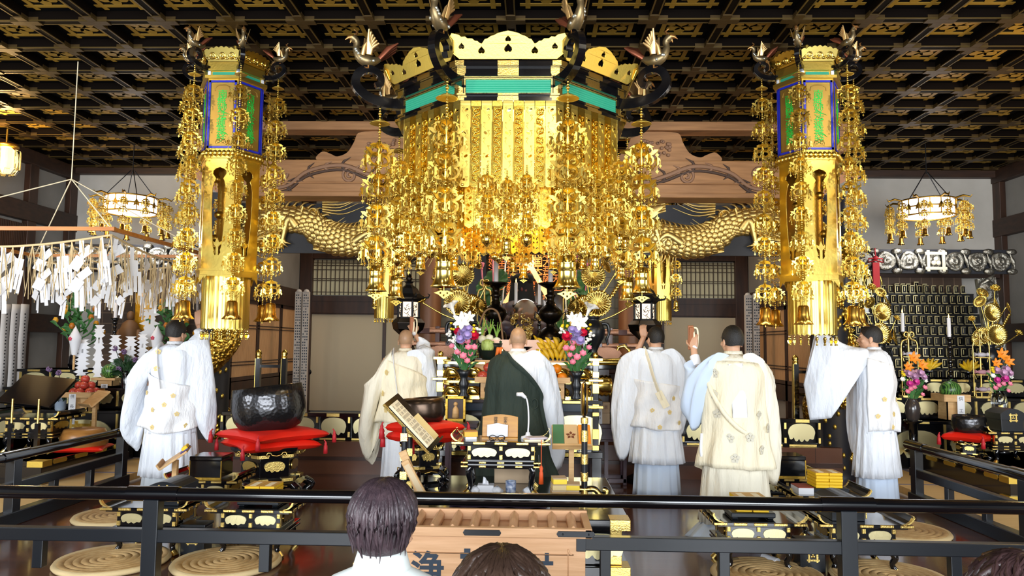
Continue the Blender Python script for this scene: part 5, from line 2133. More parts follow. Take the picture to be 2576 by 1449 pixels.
# ---- offering stands, fruit, vegetables
def sanbo(loc, label, w, h, hole, lab):
	t = thing('offering_stand', label, 'offering stand', loc)
	m = MB()
	b = w * .34
	sd = [(-b, 0), (b, 0), (b, h * .72), (-b, h * .72)]
	hl = [circ(h * .14 + .01, 16, 0, h * .38)] if hole else []
	for k in range(4):
		m.T = RZ(PI / 2 * k) @ TR(0, -b, 0) @ UPR
		m.poly(sd, .012, 0, hl if k != 2 else [], M=TR(0, 0, -.012))
	m.T = Matrix.Identity(4)
	m.build('base_box', PALEW, t)
	m = MB()
	m.bb(-w / 2, w / 2, -w / 2, w / 2, h * .72, h * .72 + .012)
	for k in range(4):
		m.T = RZ(PI / 2 * k)
		m.bb(-w / 2, w / 2, -w / 2 - .006, -w / 2 + .006, h * .72, h)
	m.build('tray', PALEW, t, bev=.002)
	if lab:
		m = MB()
		m.bb(-w * .25, w * .25, -b - .006, -b - .002, h * .58, h * .70)
		m.build('paper_label', PAPER, t)
	return t

def orange(loc, label, r=.052, mt=None, cat='orange', nm='orange'):
	t = thing(nm, label, cat, loc)
	m = MB()
	m.sph((0, 0, r), (r, r, r * .92), 18, 12)
	m.build('fruit', mt or ORANGE, t)
	m = MB()
	m.cyl((0, 0, r * 1.85), (0, 0, r * 2.02), .006, 6)
	m.build('stem', STEM, t)
	return t

def banana_mesh(L, bend, r):
	m = MB()
	n = 9
	pts = []
	for i in range(n):
		a = bend * (i / (n - 1) - .5)
		pts.append((0, L / bend * (math.cos(a) - 1), L / bend * math.sin(a)))
	m.tube(pts, [r * .35, r * .4, r * .85, r, r, r, r * .9, r * .6, r * .25], 7, 0)
	return m

p = at(1401, 950, 7.8)
s1 = sanbo((p.x, 7.84, .945), 'small cypress stand with round hole, holding the oranges', .26, .22, True, False)
zt = .945 + .22 * .72 + .012
for dx, dy, dz, nm in ((-.058, -.02, 0, 'left one of the lower oranges'), (.056, -.02, 0, 'right one of the lower oranges'), (0, .0, .086, 'topmost orange of the three')):
	orange((p.x + dx, 7.82 + dy, zt + dz), nm + ' on the small cypress stand')
orange((p.x - .005, 7.93, zt), 'dark fruit behind the oranges on the small cypress stand', .05, mat('dark_fruit', '#3c2a22', .5), 'fruit', 'dark_fruit')
p = at(1400, 907, 8.0)
sanbo((p.x, 8.06, .945), 'tall cypress stand with white label, carrying the bananas', .3, .39, False, True)
zt = .945 + .39
bs = thing('banana_bunch', 'big bunch of yellow bananas on the tall cypress stand', 'bananas', (p.x, 8.02, zt + .02))
for r_, cnt, rad, zz, ln in ((0, 7, .075, .02, .15), (1, 6, .06, .09, .15), (2, 5, .04, .14, .15)):
	for k in range(cnt):
		u = (k + .5) / cnt * 2 - 1
		o = banana_mesh(ln, 1.1, .027).build('banana', BANANA, bs)
		o.location = (u * .19, -.10 + .035 * r_ + .02 * abs(u), zz + .03)
		o.rotation_euler = (.35, u * .75, PI / 2 * (1 if u > 0 else -1) * .6)
for s in (-1, 1):
	for k in range(4):
		o = banana_mesh(.26, 1.7, .026).build('banana', BANANA, bs)
		o.location = (s * (.17 + .012 * k), -.02 + .03 * k, .10 + .012 * k)
		o.rotation_euler = (0, s * .25, s * (PI / 2 + .1 * k) * 1)
m = MB()
m.lathe([(.03, .16), (.045, .2), (.02, .23)], 10)
m.build('stalk', mat('banana_stalk', '#8a7a2a', .7), bs)

p = at(1228, 957, 7.8)
sanbo((p.x, 7.84, .945), 'small cypress stand holding red apples, left of the priest', .26, .22, True, False)
zt = .945 + .22 * .72 + .012
for dx, dy, dz, nm in ((-.058, -.02, 0, 'front left apple'), (.056, -.02, 0, 'front right apple'), (0, .0, .086, 'top apple')):
	orange((p.x + dx, 7.82 + dy, zt + dz), 'red %s on the small stand left of the priest' % nm, .055, APPLE, 'apple', 'apple')
p = at(1232, 907, 8.0)
sanbo((p.x, 8.06, .945), 'tall cypress stand with white label, carrying the vegetable basket', .3, .39, False, True)
zt = .945 + .39
vb = thing('vegetable_basket', 'dark basket with a tall bent handle on the left cypress stand', 'basket', (p.x, 8.04, zt))
m = MB()
m.lathe([(.08, 0), (.11, .04), (.145, .14), (.15, .18), (.14, .18), (.10, .05), (0, .04)], 24)
m.build('bowl', mat('dark_green_basket', '#16231d', .35), vb)
m = MB()
m.tube(spl([(-.145, 0, .16), (-.13, 0, .34), (-.06, 0, .52), (.03, .02, .55), (.10, 0, .46), (.145, 0, .16)], 5), .011, 8)
m.build('handle', mat('vine_handle', '#7a5a3c', .7), vb)

def veg(nm, label, cat, loc, fn):
	t = thing(nm, label, cat, loc)
	fn(t)
	return t

def cabbage(t):
	m = MB()
	m.sph((0, 0, 0), (.065, .06, .062), 16, 12)
	m.build('head', mat('cabbage', '#c3cf7a', .5, var=(18, '#9db45c')), t)
	m = MB()
	for k in range(5):
		a = k * 1.3
		m.T = RZ(a)
		m.grid(lambda u, v: (.066 * math.cos((u - .5) * 2.2) * math.cos((v - .5) * 1.6) + .004, .066 * math.sin((u - .5) * 2.2), .066 * math.sin((v - .6) * 1.8)), 6, 6)
	m.build('outer_leaf', mat('cabbage_leaf', '#a9c06a', .5), t, solid=.003)

def turnip(t):
	m = MB()
	m.lathe([(0, -.06), (.02, -.05), (.045, 0), (.04, .03), (.01, .045)], 14)
	m.build('root', mat('turnip_white', '#ece9cf', .4), t)
	m = MB()
	for k in range(9):
		a = k * .7
		m.tube([(0, 0, .04), (.02 * math.cos(a), .02 * math.sin(a), .1), (.055 * math.cos(a), .055 * math.sin(a), .15 + .03 * (k % 3))], [.007, .006, .003], 5)
	m.build('greens', mat('turnip_green', '#86b04a', .5), t)

def carrot(t):
	m = MB()
	m.lathe([(.0, -.08), (.01, -.075), (.022, .03), (.02, .055), (0, .06)], 12)
	m.build('root', CARROT, t)

veg('cabbage', 'pale green cabbage at the front of the vegetable basket', 'cabbage', (p.x - .02, 7.93, zt + .16), cabbage)
veg('turnip', 'white turnip with green tops, left in the vegetable basket', 'turnip', (p.x - .09, 8.05, zt + .22), turnip)
veg('turnip', 'white turnip with green tops, middle of the vegetable basket', 'turnip', (p.x - .01, 8.07, zt + .23), turnip)
veg('turnip', 'long white radish with green tops, right in the vegetable basket', 'radish', (p.x + .07, 8.05, zt + .2), turnip)
for k in range(2):
	o = veg('carrot', 'orange carrot leaning on the vegetable basket, %s of the two' % ('left', 'right')[k], 'carrot', (p.x + .085 + .04 * k, 7.89, zt + .08), carrot)
	o.rotation_euler = (0, .25 - .3 * k, 0)
veg('cucumber', 'dark green cucumber at the right rim of the vegetable basket', 'cucumber', (p.x + .115, 8.0, zt + .12), lambda t: MB().lathe([(0, -.08), (.015, -.07), (.02, 0), (.016, .08), (0, .09)], 10).build('skin', LEAFD, t))

# ---- flower arrangements
def blossom(m, c, r, nrm, mi, n=6, cup=.5, layers=1, wd=.45):
	z = Vector(nrm).normalized()
	x = Vector((0.2, 1, .1)).cross(z).normalized()
	y = z.cross(x)
	T = m.T
	B = T @ Matrix.Translation(c) @ Matrix((x, y, z)).transposed().to_4x4()
	for L in range(layers):
		for k in range(n):
			m.T = B @ RZ(2 * PI * (k + .5 * L) / n)
			q = r * (1 - .28 * L)
			m.grid(lambda u, v: (q * u, q * wd * math.sin(PI * min(1, u * .8 + .12)) * (v * 2 - 1), q * cup * u * u + q * .18 * (v * 2 - 1) ** 2 * u + .1 * q * L), 4, 2, mi)
	m.T = T

def ruffle(m, c, r, nrm, mi, n=3):
	"""carnation-like ball of frilled petals"""
	for k in range(n):
		blossom(m, Vector(c) + Vector(nrm).normalized() * (r * .15 * k), r * (1 - .2 * k), nrm, mi, 7, .35 + .45 * k, 1, .6)

def lily(m, c, d, L, mi):
	z = Vector(d).normalized()
	x = Vector((0.2, 1, .1)).cross(z).normalized()
	y = z.cross(x)
	T = m.T
	m.T = T @ Matrix.Translation(c) @ Matrix((x, y, z)).transposed().to_4x4()
	m.grid(lambda u, v: ((.006 + L * .16 * v ** 2.2 + (L * .22 * max(0, v - .75) * 4) * abs(math.cos(3 * PI * u)) ** .7) * math.cos(2 * PI * u), (.006 + L * .16 * v ** 2.2 + (L * .22 * max(0, v - .75) * 4) * abs(math.cos(3 * PI * u)) ** .7) * math.sin(2 * PI * u), L * v - L * .12 * max(0, v - .8) * 4 * abs(math.cos(3 * PI * u))), 24, 8, mi, wrap=True)
	m.T = T

def leafblade(m, a, b, w, mi, bend=.03):
	a, b = Vector(a), Vector(b)
	d = b - a
	s = d.cross(Vector((0, 1, .2))).normalized() * w
	m.grid(lambda u, v: tuple(a + d * u + s * math.sin(PI * (u * .94 + .03)) * (v * 2 - 1) + Vector((0, 0, bend * math.sin(PI * u))) + Vector((0, .15 * w * abs(v * 2 - 1), 0))), 6, 2, mi)

def flower_vase(loc, label, spec, vase, vmat, leaves=LEAF):
	"""spec: list of (kind, mat, [(x, z, r)])"""
	t = thing('flower_vase', label, 'flower arrangement', loc)
	m = MB()
	m.lathe(vase, 26)
	m.build('vase', vmat, t)
	top = vase[-1][1] if vase[-1][0] > .02 else max(z for r, z in vase)
	ms = MB()
	for kind, mt, pts in spec:
		for x, z, r in pts:
			y = -.05 - RN.uniform(0, .05)
			m = MB()
			if kind == 'lily':
				blossom(m, (x, y - .03, z), r * .85, (x * 1.4 + .02, -1, .25), 0, 6, .3, 1, .27)
				m.tube([(x, y - .03, z), (x, y - .075, z + .02)], [.008, .004], 6)
			elif kind == 'trumpet':
				lily(m, (x * .6, y, z - .06), (x * 2, -.15, .55), r * 2.4, 0)
			elif kind == 'ruffle':
				ruffle(m, (x, y, z), r, (x * 1.5, -1, .4), 0)
			elif kind == 'spray':
				for q in range(7):
					m.sph((x + RN.uniform(-r, r), y + RN.uniform(-.02, .02), z + RN.uniform(-r, r)), (.017, .014, .013), 7, 5)
			else:
				blossom(m, (x, y, z), r, (x * 1.2, -1, .5), 0, 6, .45, 2, .5)
			m.build('blossom', mt, t)
			ms.tube(spl([(x * .1, 0, top - .05), (x * .45, y * .4, lerp(top, z, .6)), (x, y, z)], 3), .004, 5, 0)
	for k in range(34):
		a = RN.uniform(-1, 1)
		z0 = top + RN.uniform(0, .12)
		leafblade(ms, (a * .05, -.02, z0 - .04), (a * .17, -.06 + RN.uniform(-.03, .03), z0 + RN.uniform(.03, .22)), .012, 1)
	ms.build('stems_and_leaves', [STEM, leaves], t)
	return t

TRUMPET = [(.055, 0), (.06, .02), (.035, .06), (.045, .11), (.055, .15), (.035, .19), (.045, .23), (.085, .29), (.075, .29), (.03, .2), (0, .2)]
spec = [('lily', PETALW, [(-.02, .79, .115), (.05, .83, .08)]), ('trumpet', PETALW, [(-.11, .84, .095)]), ('spray', PETALY, [(-.10, .73, .045), (.11, .72, .045)]), ('spray', PETALW, [(-.15, .67, .03), (.15, .70, .03), (-.12, .60, .03)]),
		('ruffle', PETALR, [(-.06, .68, .045), (.10, .64, .055)]), ('ruffle', PETALP, [(.0, .69, .055), (.04, .64, .05), (-.03, .60, .05), (.05, .71, .045), (-.04, .65, .04)]),
		('round', PETALK, [(.04, .58, .035), (-.12, .53, .03), (.05, .52, .035), (-.06, .47, .037), (.0, .43, .04), (.11, .52, .036), (.07, .45, .03), (.04, .38, .034), (-.02, .57, .03)])]
p = at(1166, 1000, 7.72)
flower_vase((p.x, 7.73, .945), 'lilies and carnations in a black vase left of the priest', spec, TRUMPET, LACQM)
spec2 = [(k, mt, [(-x, z, r) for x, z, r in pts]) for k, mt, pts in spec]
p = at(1450, 1000, 7.72)
flower_vase((p.x, 7.73, .945), 'lilies and carnations in a black vase right of the priest', spec2, TRUMPET, LACQM)

# ---- rosewood side table with gift boxes, right of the altar
def slip(parent, w, h, chars, M, size, mt=PAPER, ink=INK, gap=None):
	m = MB()
	m.T = M
	m.bb(-w / 2, w / 2, -h / 2, h / 2, 0, .002, 0)
	n = len(chars)
	for i, ch in enumerate(chars):
		if ch != ' ':
			m.text(ch, size, 1, TR(0, h / 2 - (i + .6) * h / (n + .2), .002), .0012)
	return m.build('name_slip', [mt, ink], parent)

p = at(1522, 1063, 8.25)
rt = thing('rosewood_table', 'carved rosewood side table right of the altar, under the gift boxes', 'table', (p.x, 8.25, 0))
tz = .655
m = MB()
m.bb(-.26, .26, -.17, .17, tz - .045, tz)
m.build('table_top', ROSEW, rt, bev=.006)
m = MB()
m.bb(-.22, .22, -.14, .14, tz - .17, tz - .045)
m.bb(-.24, .24, -.155, .155, tz - .19, tz - .17)
m.build('apron', ROSEW, rt, bev=.004)
m = MB()
for x in (-.12, .07):
	m.poly(scallop(.13, .07, 4, 3), .006, 0, M=TR(x + .03, -.141, tz - .105) @ UPR)
	for k in range(9):
		m.bb(x + .03 - .05 + k * .0125, x + .03 - .046 + k * .0125, -.15, -.14, tz - .125, tz - .085)
m.build('carved_inset', mat('rosewood_dark', '#2a1418', .4), rt)
for sx in (-1, 1):
	for sy in (-1, 1):
		m = MB()
		m.bb(sx * .2 - .02, sx * .2 + .02, sy * .12 - .02, sy * .12 + .02, 0, tz - .19)
		m.build('leg', ROSEW, rt, bev=.004)
m = MB()
m.bb(-.02, .02, -.14, -.10, .05, tz - .19)
m.bb(-.22, .22, -.14, -.1, .03, .07)
m.bb(-.22, .22, .1, .14, .03, .07)
m.build('stretcher', ROSEW, rt)
for i in range(2):
	gb = thing('gift_box', 'tan cardboard gift box, %s of the two stacked on the rosewood table' % ('lower', 'upper')[i], 'box', (p.x - .06, 8.25, tz + i * .115))
	m = MB()
	m.bb(-.10, .10, -.12, .12, 0, .113)
	m.build('carton', TAN, gb, bev=.003)
	if i:
		slip(gb, .075, .31, '供 畑中 耕', TR(-.02, -.125, -.035) @ UPR, .046)
		m = MB()
		m.text('み', .04, 0, TR(-.078, -.121, .06) @ UPR, .001)
		m.text('京', .04, 0, TR(.06, -.121, .06) @ UPR, .001)
		m.build('printed_mark', mat('maroon_print', '#6b2f2a', .7), gb)
gp = thing('wrapped_gift', 'yellow wrapped gift with a long white name slip on the rosewood table', 'gift', (p.x + .16, 8.27, tz))
m = MB()
m.bb(-.085, .085, -.08, .08, 0, .36)
m.build('wrapping', mat('yellow_wrap', '#e2c488', .6), gp, bev=.012)
m = MB()
m.bb(-.06, .05, -.086, -.081, .07, .28)
m.build('blue_paper', mat('pale_blue_paper', '#b9c4e8', .7), gp)
slip(gp, .07, .33, '供 浅野目 正樹', TR(.06, -.09, .2) @ UPR, .042)
p = at(1101, 975, 8.1)
gq = thing('wrapped_gift', 'pink wrapped gift box with white name slip, left of the altar', 'gift', (p.x, 8.02, .71))
m = MB()
m.bb(-.1, .1, -.06, .08, 0, .35)
m.build('wrapping', mat('pink_wrap', '#e3a9bd', .6), gq, bev=.006)
slip(gq, .085, .34, '供 恵見', TR(-.035, -.066, .18) @ UPR, .05, mat('pinkish_slip', '#f0d8dc', .7))
m = MB()
m.bb(-.12, .12, -.1, .1, .68, .71)
for sx in (-1, 1):
	for sy in (-1, 1):
		m.bb(sx * .1 - .015, sx * .1 + .015, sy * .08 - .015, sy * .08 + .015, 0, .68)
o = m.build('gift_stool', LACQB)
o.location = (p.x, 8.02, 0)
tag(o, 'small dark stool under the pink gift, left of the altar', 'stool')

# small dark stand with a framed carved plaque, behind the second bowl
p = at(1160, 1060, 7.3)
sd = thing('plaque_table', 'small dark table carrying a framed carved plaque beside the bowl', 'table', (p.x, 7.3, 0))
m = MB()
m.bb(-.17, .17, -.14, .14, .70, .74)
m.build('table_top', ROSEW, sd, bev=.004)
for sx in (-1, 1):
	for sy in (-1, 1):
		m = MB()
		m.bb(sx * .12 - .02, sx * .12 + .02, sy * .1 - .02, sy * .1 + .02, 0, .7)
		m.build('leg', ROSEW, sd)
pl = thing('framed_plaque', 'gold framed carved plaque of a standing figure on the small dark table', 'plaque', (p.x - .06, 7.34, .74))
m = MB()
for xa, xb, za, zb in ((-.1, .1, 0, .03), (-.1, .1, .22, .25), (-.1, -.075, 0, .25), (.075, .1, 0, .25)):
	m.bb(xa, xb, -.02, .02, za, zb)
m.build('frame', GOLDD, pl, bev=.003)
m = MB()
m.bb(-.08, .08, 0, .01, .02, .23)
m.build('backing', WOODD, pl)
m = MB()
m.lathe([(0, .03), (.035, .04), (.03, .12), (.012, .15)], 12)
m.sph((0, 0, .17), .022, 10, 8)
m.build('carved_figure', PALEW, pl)
# ================================================================ black railings
YR = 4.62

def railing(name, label, A, B, posts, shorts, z_top=.555, base=True):
	"""A, B: ends on the floor (x, y); posts/shorts: distances from A along the rail"""
	t = thing(name, label, 'railing', (A[0], A[1], 0), math.atan2(B[1] - A[1], B[0] - A[0]))
	L = (Vector(B) - Vector(A)).length
	m = MB()
	m.tube([(0, 0, z_top), (L, 0, z_top)], .041, 16)
	m.build('handrail', LACQ, t)
	for d in posts:
		m = MB()
		m.tube([(d - .16, 0, z_top + .002), (d + .16, 0, z_top + .002)], .047, 16)
		m.build('handrail_sleeve', LACQ, t)
		m = MB()
		m.bb(d - .048, d + .048, -.04, .04, 0, z_top - .03)
		m.build('post', LACQM, t, bev=.005)
	m = MB()
	m.bb(0, L, -.032, .032, .265, .345)
	m.build('lower_rail', LACQM, t, bev=.006)
	for d in shorts:
		m = MB()
		m.bb(d - .032, d + .032, -.028, .028, .10, .27)
		m.build('short_post', LACQM, t, bev=.004)
	if base:
		m = MB()
		m.bb(0, L, -.05, .05, 0, .11)
		m.build('base_beam', LACQM, t, bev=.006)
	return t

xa = -4.22
railing('railing', 'long black front railing across the foreground, behind the offering box', (xa + .06, YR), (3.66, YR), [at(385, 1300, YR).x - xa - .06, at(2130, 1300, YR).x - xa - .06], [at(px, 1400, YR).x - xa - .06 for px in (100, 668, 1522, 1820, 2400)], base=False)
railing('railing', 'black railing running into depth along the left mats', (-4.22, 4.56), (-4.25, 7.75), [1.47, 3.1], [.4, .95, 2.0, 2.55])
railing('railing', 'black railing running into depth along the right mats', (3.72, 4.56), (3.72, 7.45), [1.2, 2.8], [.4, .8, 1.7, 2.25])
# short railings beside the sanctum with gilt finials
for x, y, nm in ((-3.35, 9.0, 'left'), (3.15, 9.0, 'right')):
	t = thing('finial_gate', 'short black railing with gilt finials before the %s reed doors' % nm, 'railing', (x, y, .37))
	for k in (0, 1):
		m = MB()
		m.bb(-.03 + k * .32, .03 + k * .32, -.03, .03, 0, .93)
		m.build('post', LACQ, t)
		m = MB()
		m.T = TR(k * .32, 0, .93)
		m.lathe([(.035, 0), (.035, .03), (.028, .04), (.04, .06), (.03, .09), (0, .115)], 14)
		m.bb(-.032, -.026, -.032, .032, -.93, 0)
		m.build('gilt_finial', GOLDB, t)
	m = MB()
	for z in (.25, .55, .82):
		m.bb(.03, .29, -.015, .015, z, z + .035)
	pieces(m, 'rail', LACQ, t)
# pale cylinders of pleated paper standing by the sanctum corners
for px, nm in ((748, 'left'), (1884, 'right')):
	p = at(px, 900, 10.6)
	t = thing('prayer_scroll_post', 'pair of tall white posts covered with fine writing, %s of the sanctum' % nm, 'prayer post', (p.x, 10.6, .37))
	for k in range(2):
		m = MB()
		m.bb(-.05 + k * .11, .04 + k * .11, -.03, .03, 0, 1.86 - .0 * k)
		m.lathe([(.045, 1.86), (.03, 1.89), (0, 1.9)], 10, 0, (-.005 + k * .11, 0, 0))
		for q in range(3):
			for j in range(44):
				if RN.random() < .8:
					m.bb(-.035 + k * .11 + q * .028, -.02 + k * .11 + q * .028, -.032, -.029, .08 + j * .04, .10 + j * .04, 1)
		m.build('paper_post', [mat('grey_white_paper_%s%d' % (nm, k), '#b9b2aa', .8), INKB], t)

# ================================================================ offering box
ob = thing('offering_box', 'pale wooden slatted offering box with black brush characters in the foreground', 'offering box', (at(1213, 1325, 4.12).x, 4.12, 0))
hw, dp, tz = .60, .43, .505
m = MB()
m.bb(-hw + .035, hw - .035, .03, dp - .02, .03, .455)
m.build('box_body', BOXWOOD, ob, bev=.004)
m = MB()
m.bb(-hw, hw, -.005, .035, .455, tz)
m.bb(-hw, hw, dp - .035, dp, .455, tz + .012)
for s in (-1, 1):
	m.bb(*sorted((s * hw, s * (hw - .04))), -.005, dp, .455, tz + .002)
m.build('rim', BOXWOOD, ob, bev=.004)
for i in range(10):
	m = MB()
	x = -hw + .1 + (2 * hw - .2) * i / 9
	m.poly([(-.026, -.01), (.026, -.01), (.026, .02), (0, .045), (-.026, .02)], dp - .07, 0, M=TR(x, dp - .035, tz - .035) @ UPR)
	m.build('slat', BOXWOOD, ob, bev=.003, seg=1)
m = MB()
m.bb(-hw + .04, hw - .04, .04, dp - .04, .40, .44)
m.build('hollow_shade_slab', mat('box_hollow_shade', '#2a1810', .8), ob)  # dark slab standing in for the shade under the slats
# raised edge of the sunk front panel
m = MB()
o = []
for cx, cy, a0 in ((hw - .13, .36, 0), (-hw + .13, .36, 90), (-hw + .13, .06, 180), (hw - .13, .06, 270)):
	for k in range(5):
		a = math.radians(a0 + 270 - k * 22.5)
		sx, sy = (1 if cx > 0 else -1), (1 if cy > .2 else -1)
		o.append((cx + sx * .03 - sx * .03 * abs(math.cos(math.radians(k * 22.5 if a0 in (0, 180) else 90 - k * 22.5))), cy + sy * .03 - sy * .03 * abs(math.sin(math.radians(k * 22.5 if a0 in (0, 180) else 90 - k * 22.5)))))
m.tube([(x, .027, y) for x, y in o + o[:1]], .004, 5)
m.build('panel_edge', BOXWOOD, ob)
m = MB()
for x, L in ((0, .095), (-hw + .09, .095), (hw - .09, .095)):
	m.poly([(-L, -.016), (L, -.016), (L + .01, 0), (L, .016), (-L, .016), (-L - .01, 0)], .005, 0, M=TR(x, -.006, .48) @ UPR)
for s in (-1, 1):
	m.bb(*sorted((s * (hw - .032), s * (hw - .085))), .022, .1, .38, .452)
	m.bb(*sorted((s * (hw - .032), s * (hw - .085))), .022, .1, .02, .09)
	for x in (-.07, .07):
		m.sph((s * (hw - .09) + x, -.012, .48), .006, 6, 4)
pieces(m, 'iron_strap', LACQM, ob, bev=.002, seg=1)
for ch, x in (('浄', -.30), ('財', .30)):
	m = MB()
	m.text(ch, .185, 0, TR(x, .028, .265) @ UPR, .003, bold=.022)
	m.build('brush_character', INKB, ob)
m = MB()
m.T = TR(0, .028, .265) @ UPR
for s in (-1, 1):
	m.bb(-.12, .12, s * .082 - .017, s * .082 + .017, 0, .003)
	m.bb(s * .082 - .017, s * .082 + .017, -.12, .12, 0, .0025)
m.build('crest_frame', INKB, ob)
m = MB()
m.T = TR(0, .028, .265) @ UPR
for a in (90, 210, 330):
	m.sph((.03 * math.cos(math.radians(a)), .03 * math.sin(math.radians(a)), 0), (.03, .03, .004), 12, 5)
m.build('crest_flower', PAPERC, ob)

# ================================================================ preacher's platform
pf = thing('priest_platform', 'low black lacquer platform with gilt corner fittings, behind the offering box', 'platform', (0, 0, 0))
PX0, PX1, PY0, PY1, PZ = -1.12, .62, 4.76, 6.25, .41
m = MB()
m.bb(PX0, PX1, PY0, PY1, PZ - .07, PZ)
m.bb(PX0 + .05, PX1 - .05, PY0 + .04, PY1 - .04, .12, PZ - .07)
m.bb(PX0, PX1, PY0, PY1, 0, .12)
m.build('platform_body', LACQ, pf, bev=.006)
m = MB()
for s, x in ((-1, PX0), (1, PX1)):
	for z0, z1, q in ((PZ - .068, PZ + .002, .125), (PZ - .14, PZ - .075, .07), (.125, .18, .07), (.05, .122, .125)):
		e = .0 if q > .1 else .05
		m.bb(*sorted((x + s * (.004 - e), x - s * (q + e))), PY0 - .005 + (.04 if e else 0), PY0 + .14, z0, z1)
pieces(m, 'corner_fitting', FIT, pf, bev=.003, seg=1)
for i in range(4):
	m = MB()
	x = lerp(PX0 + .25, PX1 - .2, i / 3)
	m.poly(scallop(.34, .16, 5, 4), .01, 0, M=TR(x, PY0 + .04, .235) @ UPR)
	m.build('gilt_panel', GOLDP, pf)

# ================================================================ sutra desks
def sutra_desk(loc, label, rz=0, w=.62, d=.42, h=.335):
	t = thing('sutra_desk', label, 'desk', loc, rz, 'sutra desks')
	m = MB()
	m.bb(-w / 2, w / 2, -d / 2, d / 2, h - .022, h)
	m.bb(-w / 2 + .03, w / 2 - .03, -d / 2 + .02, d / 2 - .02, h - .034, h - .022)
	m.build('table_top', LACQ, t, bev=.003)
	m = MB()
	for k in range(5):
		x = -w / 2 + .045 + (w - .09) * k / 4
		m.bb(x - .045, x + .045, -d / 2 - .004, -d / 2 + .01, h - .02, h - .001)
	for s in (-1, 1):
		for k in range(4):
			y = -d / 2 + .06 + (d - .1) * k / 3
			m.bb(*sorted((s * (w / 2 + .004), s * (w / 2 - .02))), y - .03, y + .03, h - .02, h + .001)
	pieces(m, 'gilt_edge_fitting', FIT, t, bev=.003, seg=1)
	for s in (-1, 1):
		m = MB()
		rs = []
		for q, zz, th in ((-.06, .0, .008), (-.03, .006, .012), (-.008, .022, .012), (.004, .045, .010), (.0, .058, .006)):
			x = s * (w / 2 + q)
			rs.append([(x - s * th, -d / 2, h + zz), (x + s * th * .3, -d / 2, h + zz), (x + s * th * .3, d / 2, h + zz), (x - s * th, d / 2, h + zz)])
		m.rings(rs, 0, False)
		for y in (-d / 2, d / 2 - .02):
			m.rings([[(p[0], y - .003 if p[1] < 0 else y + .023, p[2] + .001) for p in r] for r in rs], 1, False)
		m.build('curled_end', [LACQ, FIT], t)
	bw = w * .68
	m = MB()
	m.bb(-bw / 2, bw / 2, -d / 2 + .05, d / 2 - .05, h - .135, h - .034)
	for z, e in ((h - .15, .035), (h - .178, .035)):
		m.bb(-bw / 2 - e, bw / 2 + e, -d / 2 + .02, d / 2 - .02, z - .009, z + .006)
	m.bb(-bw / 2, bw / 2, -d / 2 + .05, d / 2 - .05, h - .2, h - .135)
	m.build('box_frame', LACQ, t, bev=.002, seg=1)
	m = MB()
	for x in (-bw / 2 + .012, 0, bw / 2 - .012):
		m.bb(x - .012, x + .012, -d / 2 + .042, -d / 2 + .06, h - .07, h - .036)
		m.bb(x - .012, x + .012, -d / 2 + .042, -d / 2 + .06, h - .134, h - .1)
	for z in (h - .152, h - .18):
		for k in range(5):
			x = (-bw / 2 - .02) + (bw + .04) * k / 4
			m.bb(x - .026, x + .026, -d / 2 + .014, -d / 2 + .03, z - .006, z + .007)
	for s in (-1, 1):
		for y in (-d / 2 + .07, d / 2 - .07):
			m.bb(*sorted((s * (bw / 2 + .003), s * (bw / 2 - .01))), y - .015, y + .015, h - .134, h - .036)
	pieces(m, 'gilt_fitting', FIT, t, bev=.002, seg=1)
	for s in (-1, 1):
		m = MB()
		m.poly(scallop(bw / 2 - .06, .07, 4, 4), .006, 0, M=TR(s * bw / 4, -d / 2 + .05, h - .084) @ UPR)
		m.build('gilt_cartouche', GOLDP, t)
		m = MB()
		m.poly(scallop(d * .5, .07, 4, 4), .006, 0, M=TR(s * (bw / 2 + .0), 0, h - .084) @ RZ(s * PI / 2) @ UPR)
		m.build('gilt_cartouche', GOLDD, t)
	for sx in (-1, 1):
		for sy in (-1, 1):
			m = MB()
			x, y = sx * (bw / 2 - .02), sy * (d / 2 - .06)
			q = spl([(x, y, h - .19), (x + sx * .012, y + sy * .008, h - .23), (x - sx * .004, y, .06), (x + sx * .035, y + sy * .02, .0)], 4)
			m.tube(q, [.026, .026, .025, .024, .023, .021, .020, .019, .018, .018, .018, .02, .022], 8, 0)
			m.tube([q[-3], q[-2], q[-1]], [.02, .0225, .025], 8, 1)
			m.build('leg', [LACQ, FIT], t)
	return t

D = {}
D[1] = sutra_desk((at(362, 1285, 5.22).x, 5.42, 0), 'front row sutra desk with round-lidded black chest, at far left')
for k, px, y, lb in ((2, 626, 5.42, 'front row sutra desk carrying yellow books, second from left'), (3, 1912, 5.28, 'front row sutra desk carrying yellow books, third from left'), (4, 2178, 5.28, 'front row sutra desk with round-lidded black chest, at far right'), (5, 505, 6.45, 'rear sutra desk carrying a square black chest, beside the left monk'), (6, 1985, 6.95, 'rear sutra desk carrying a square black chest, behind the tall yellow stack'), (7, 2090, 6.2, 'rear sutra desk carrying the tall yellow stack on the right')):
	D[k] = dup(D[1], (at(px, 1285 if k < 5 else 1230, y - .2).x, y, 0), 0, lb)
HD = .335

# crest plate: a well frame round a citrus flower
def crest(m, M, s, mi=0):
	T = m.T
	m.T = T @ M
	for q in (-1, 1):
		m.bb(-s, s, q * s * .66 - s * .14, q * s * .66 + s * .14, 0, .003, mi)
		m.bb(q * s * .66 - s * .14, q * s * .66 + s * .14, -s, s, 0, .0028, mi)
	for a in (90, 210, 330):
		m.sph((s * .22 * math.cos(math.radians(a)), s * .22 * math.sin(math.radians(a)), .001), (s * .2, s * .2, .003), 8, 5, mi)
	m.T = T

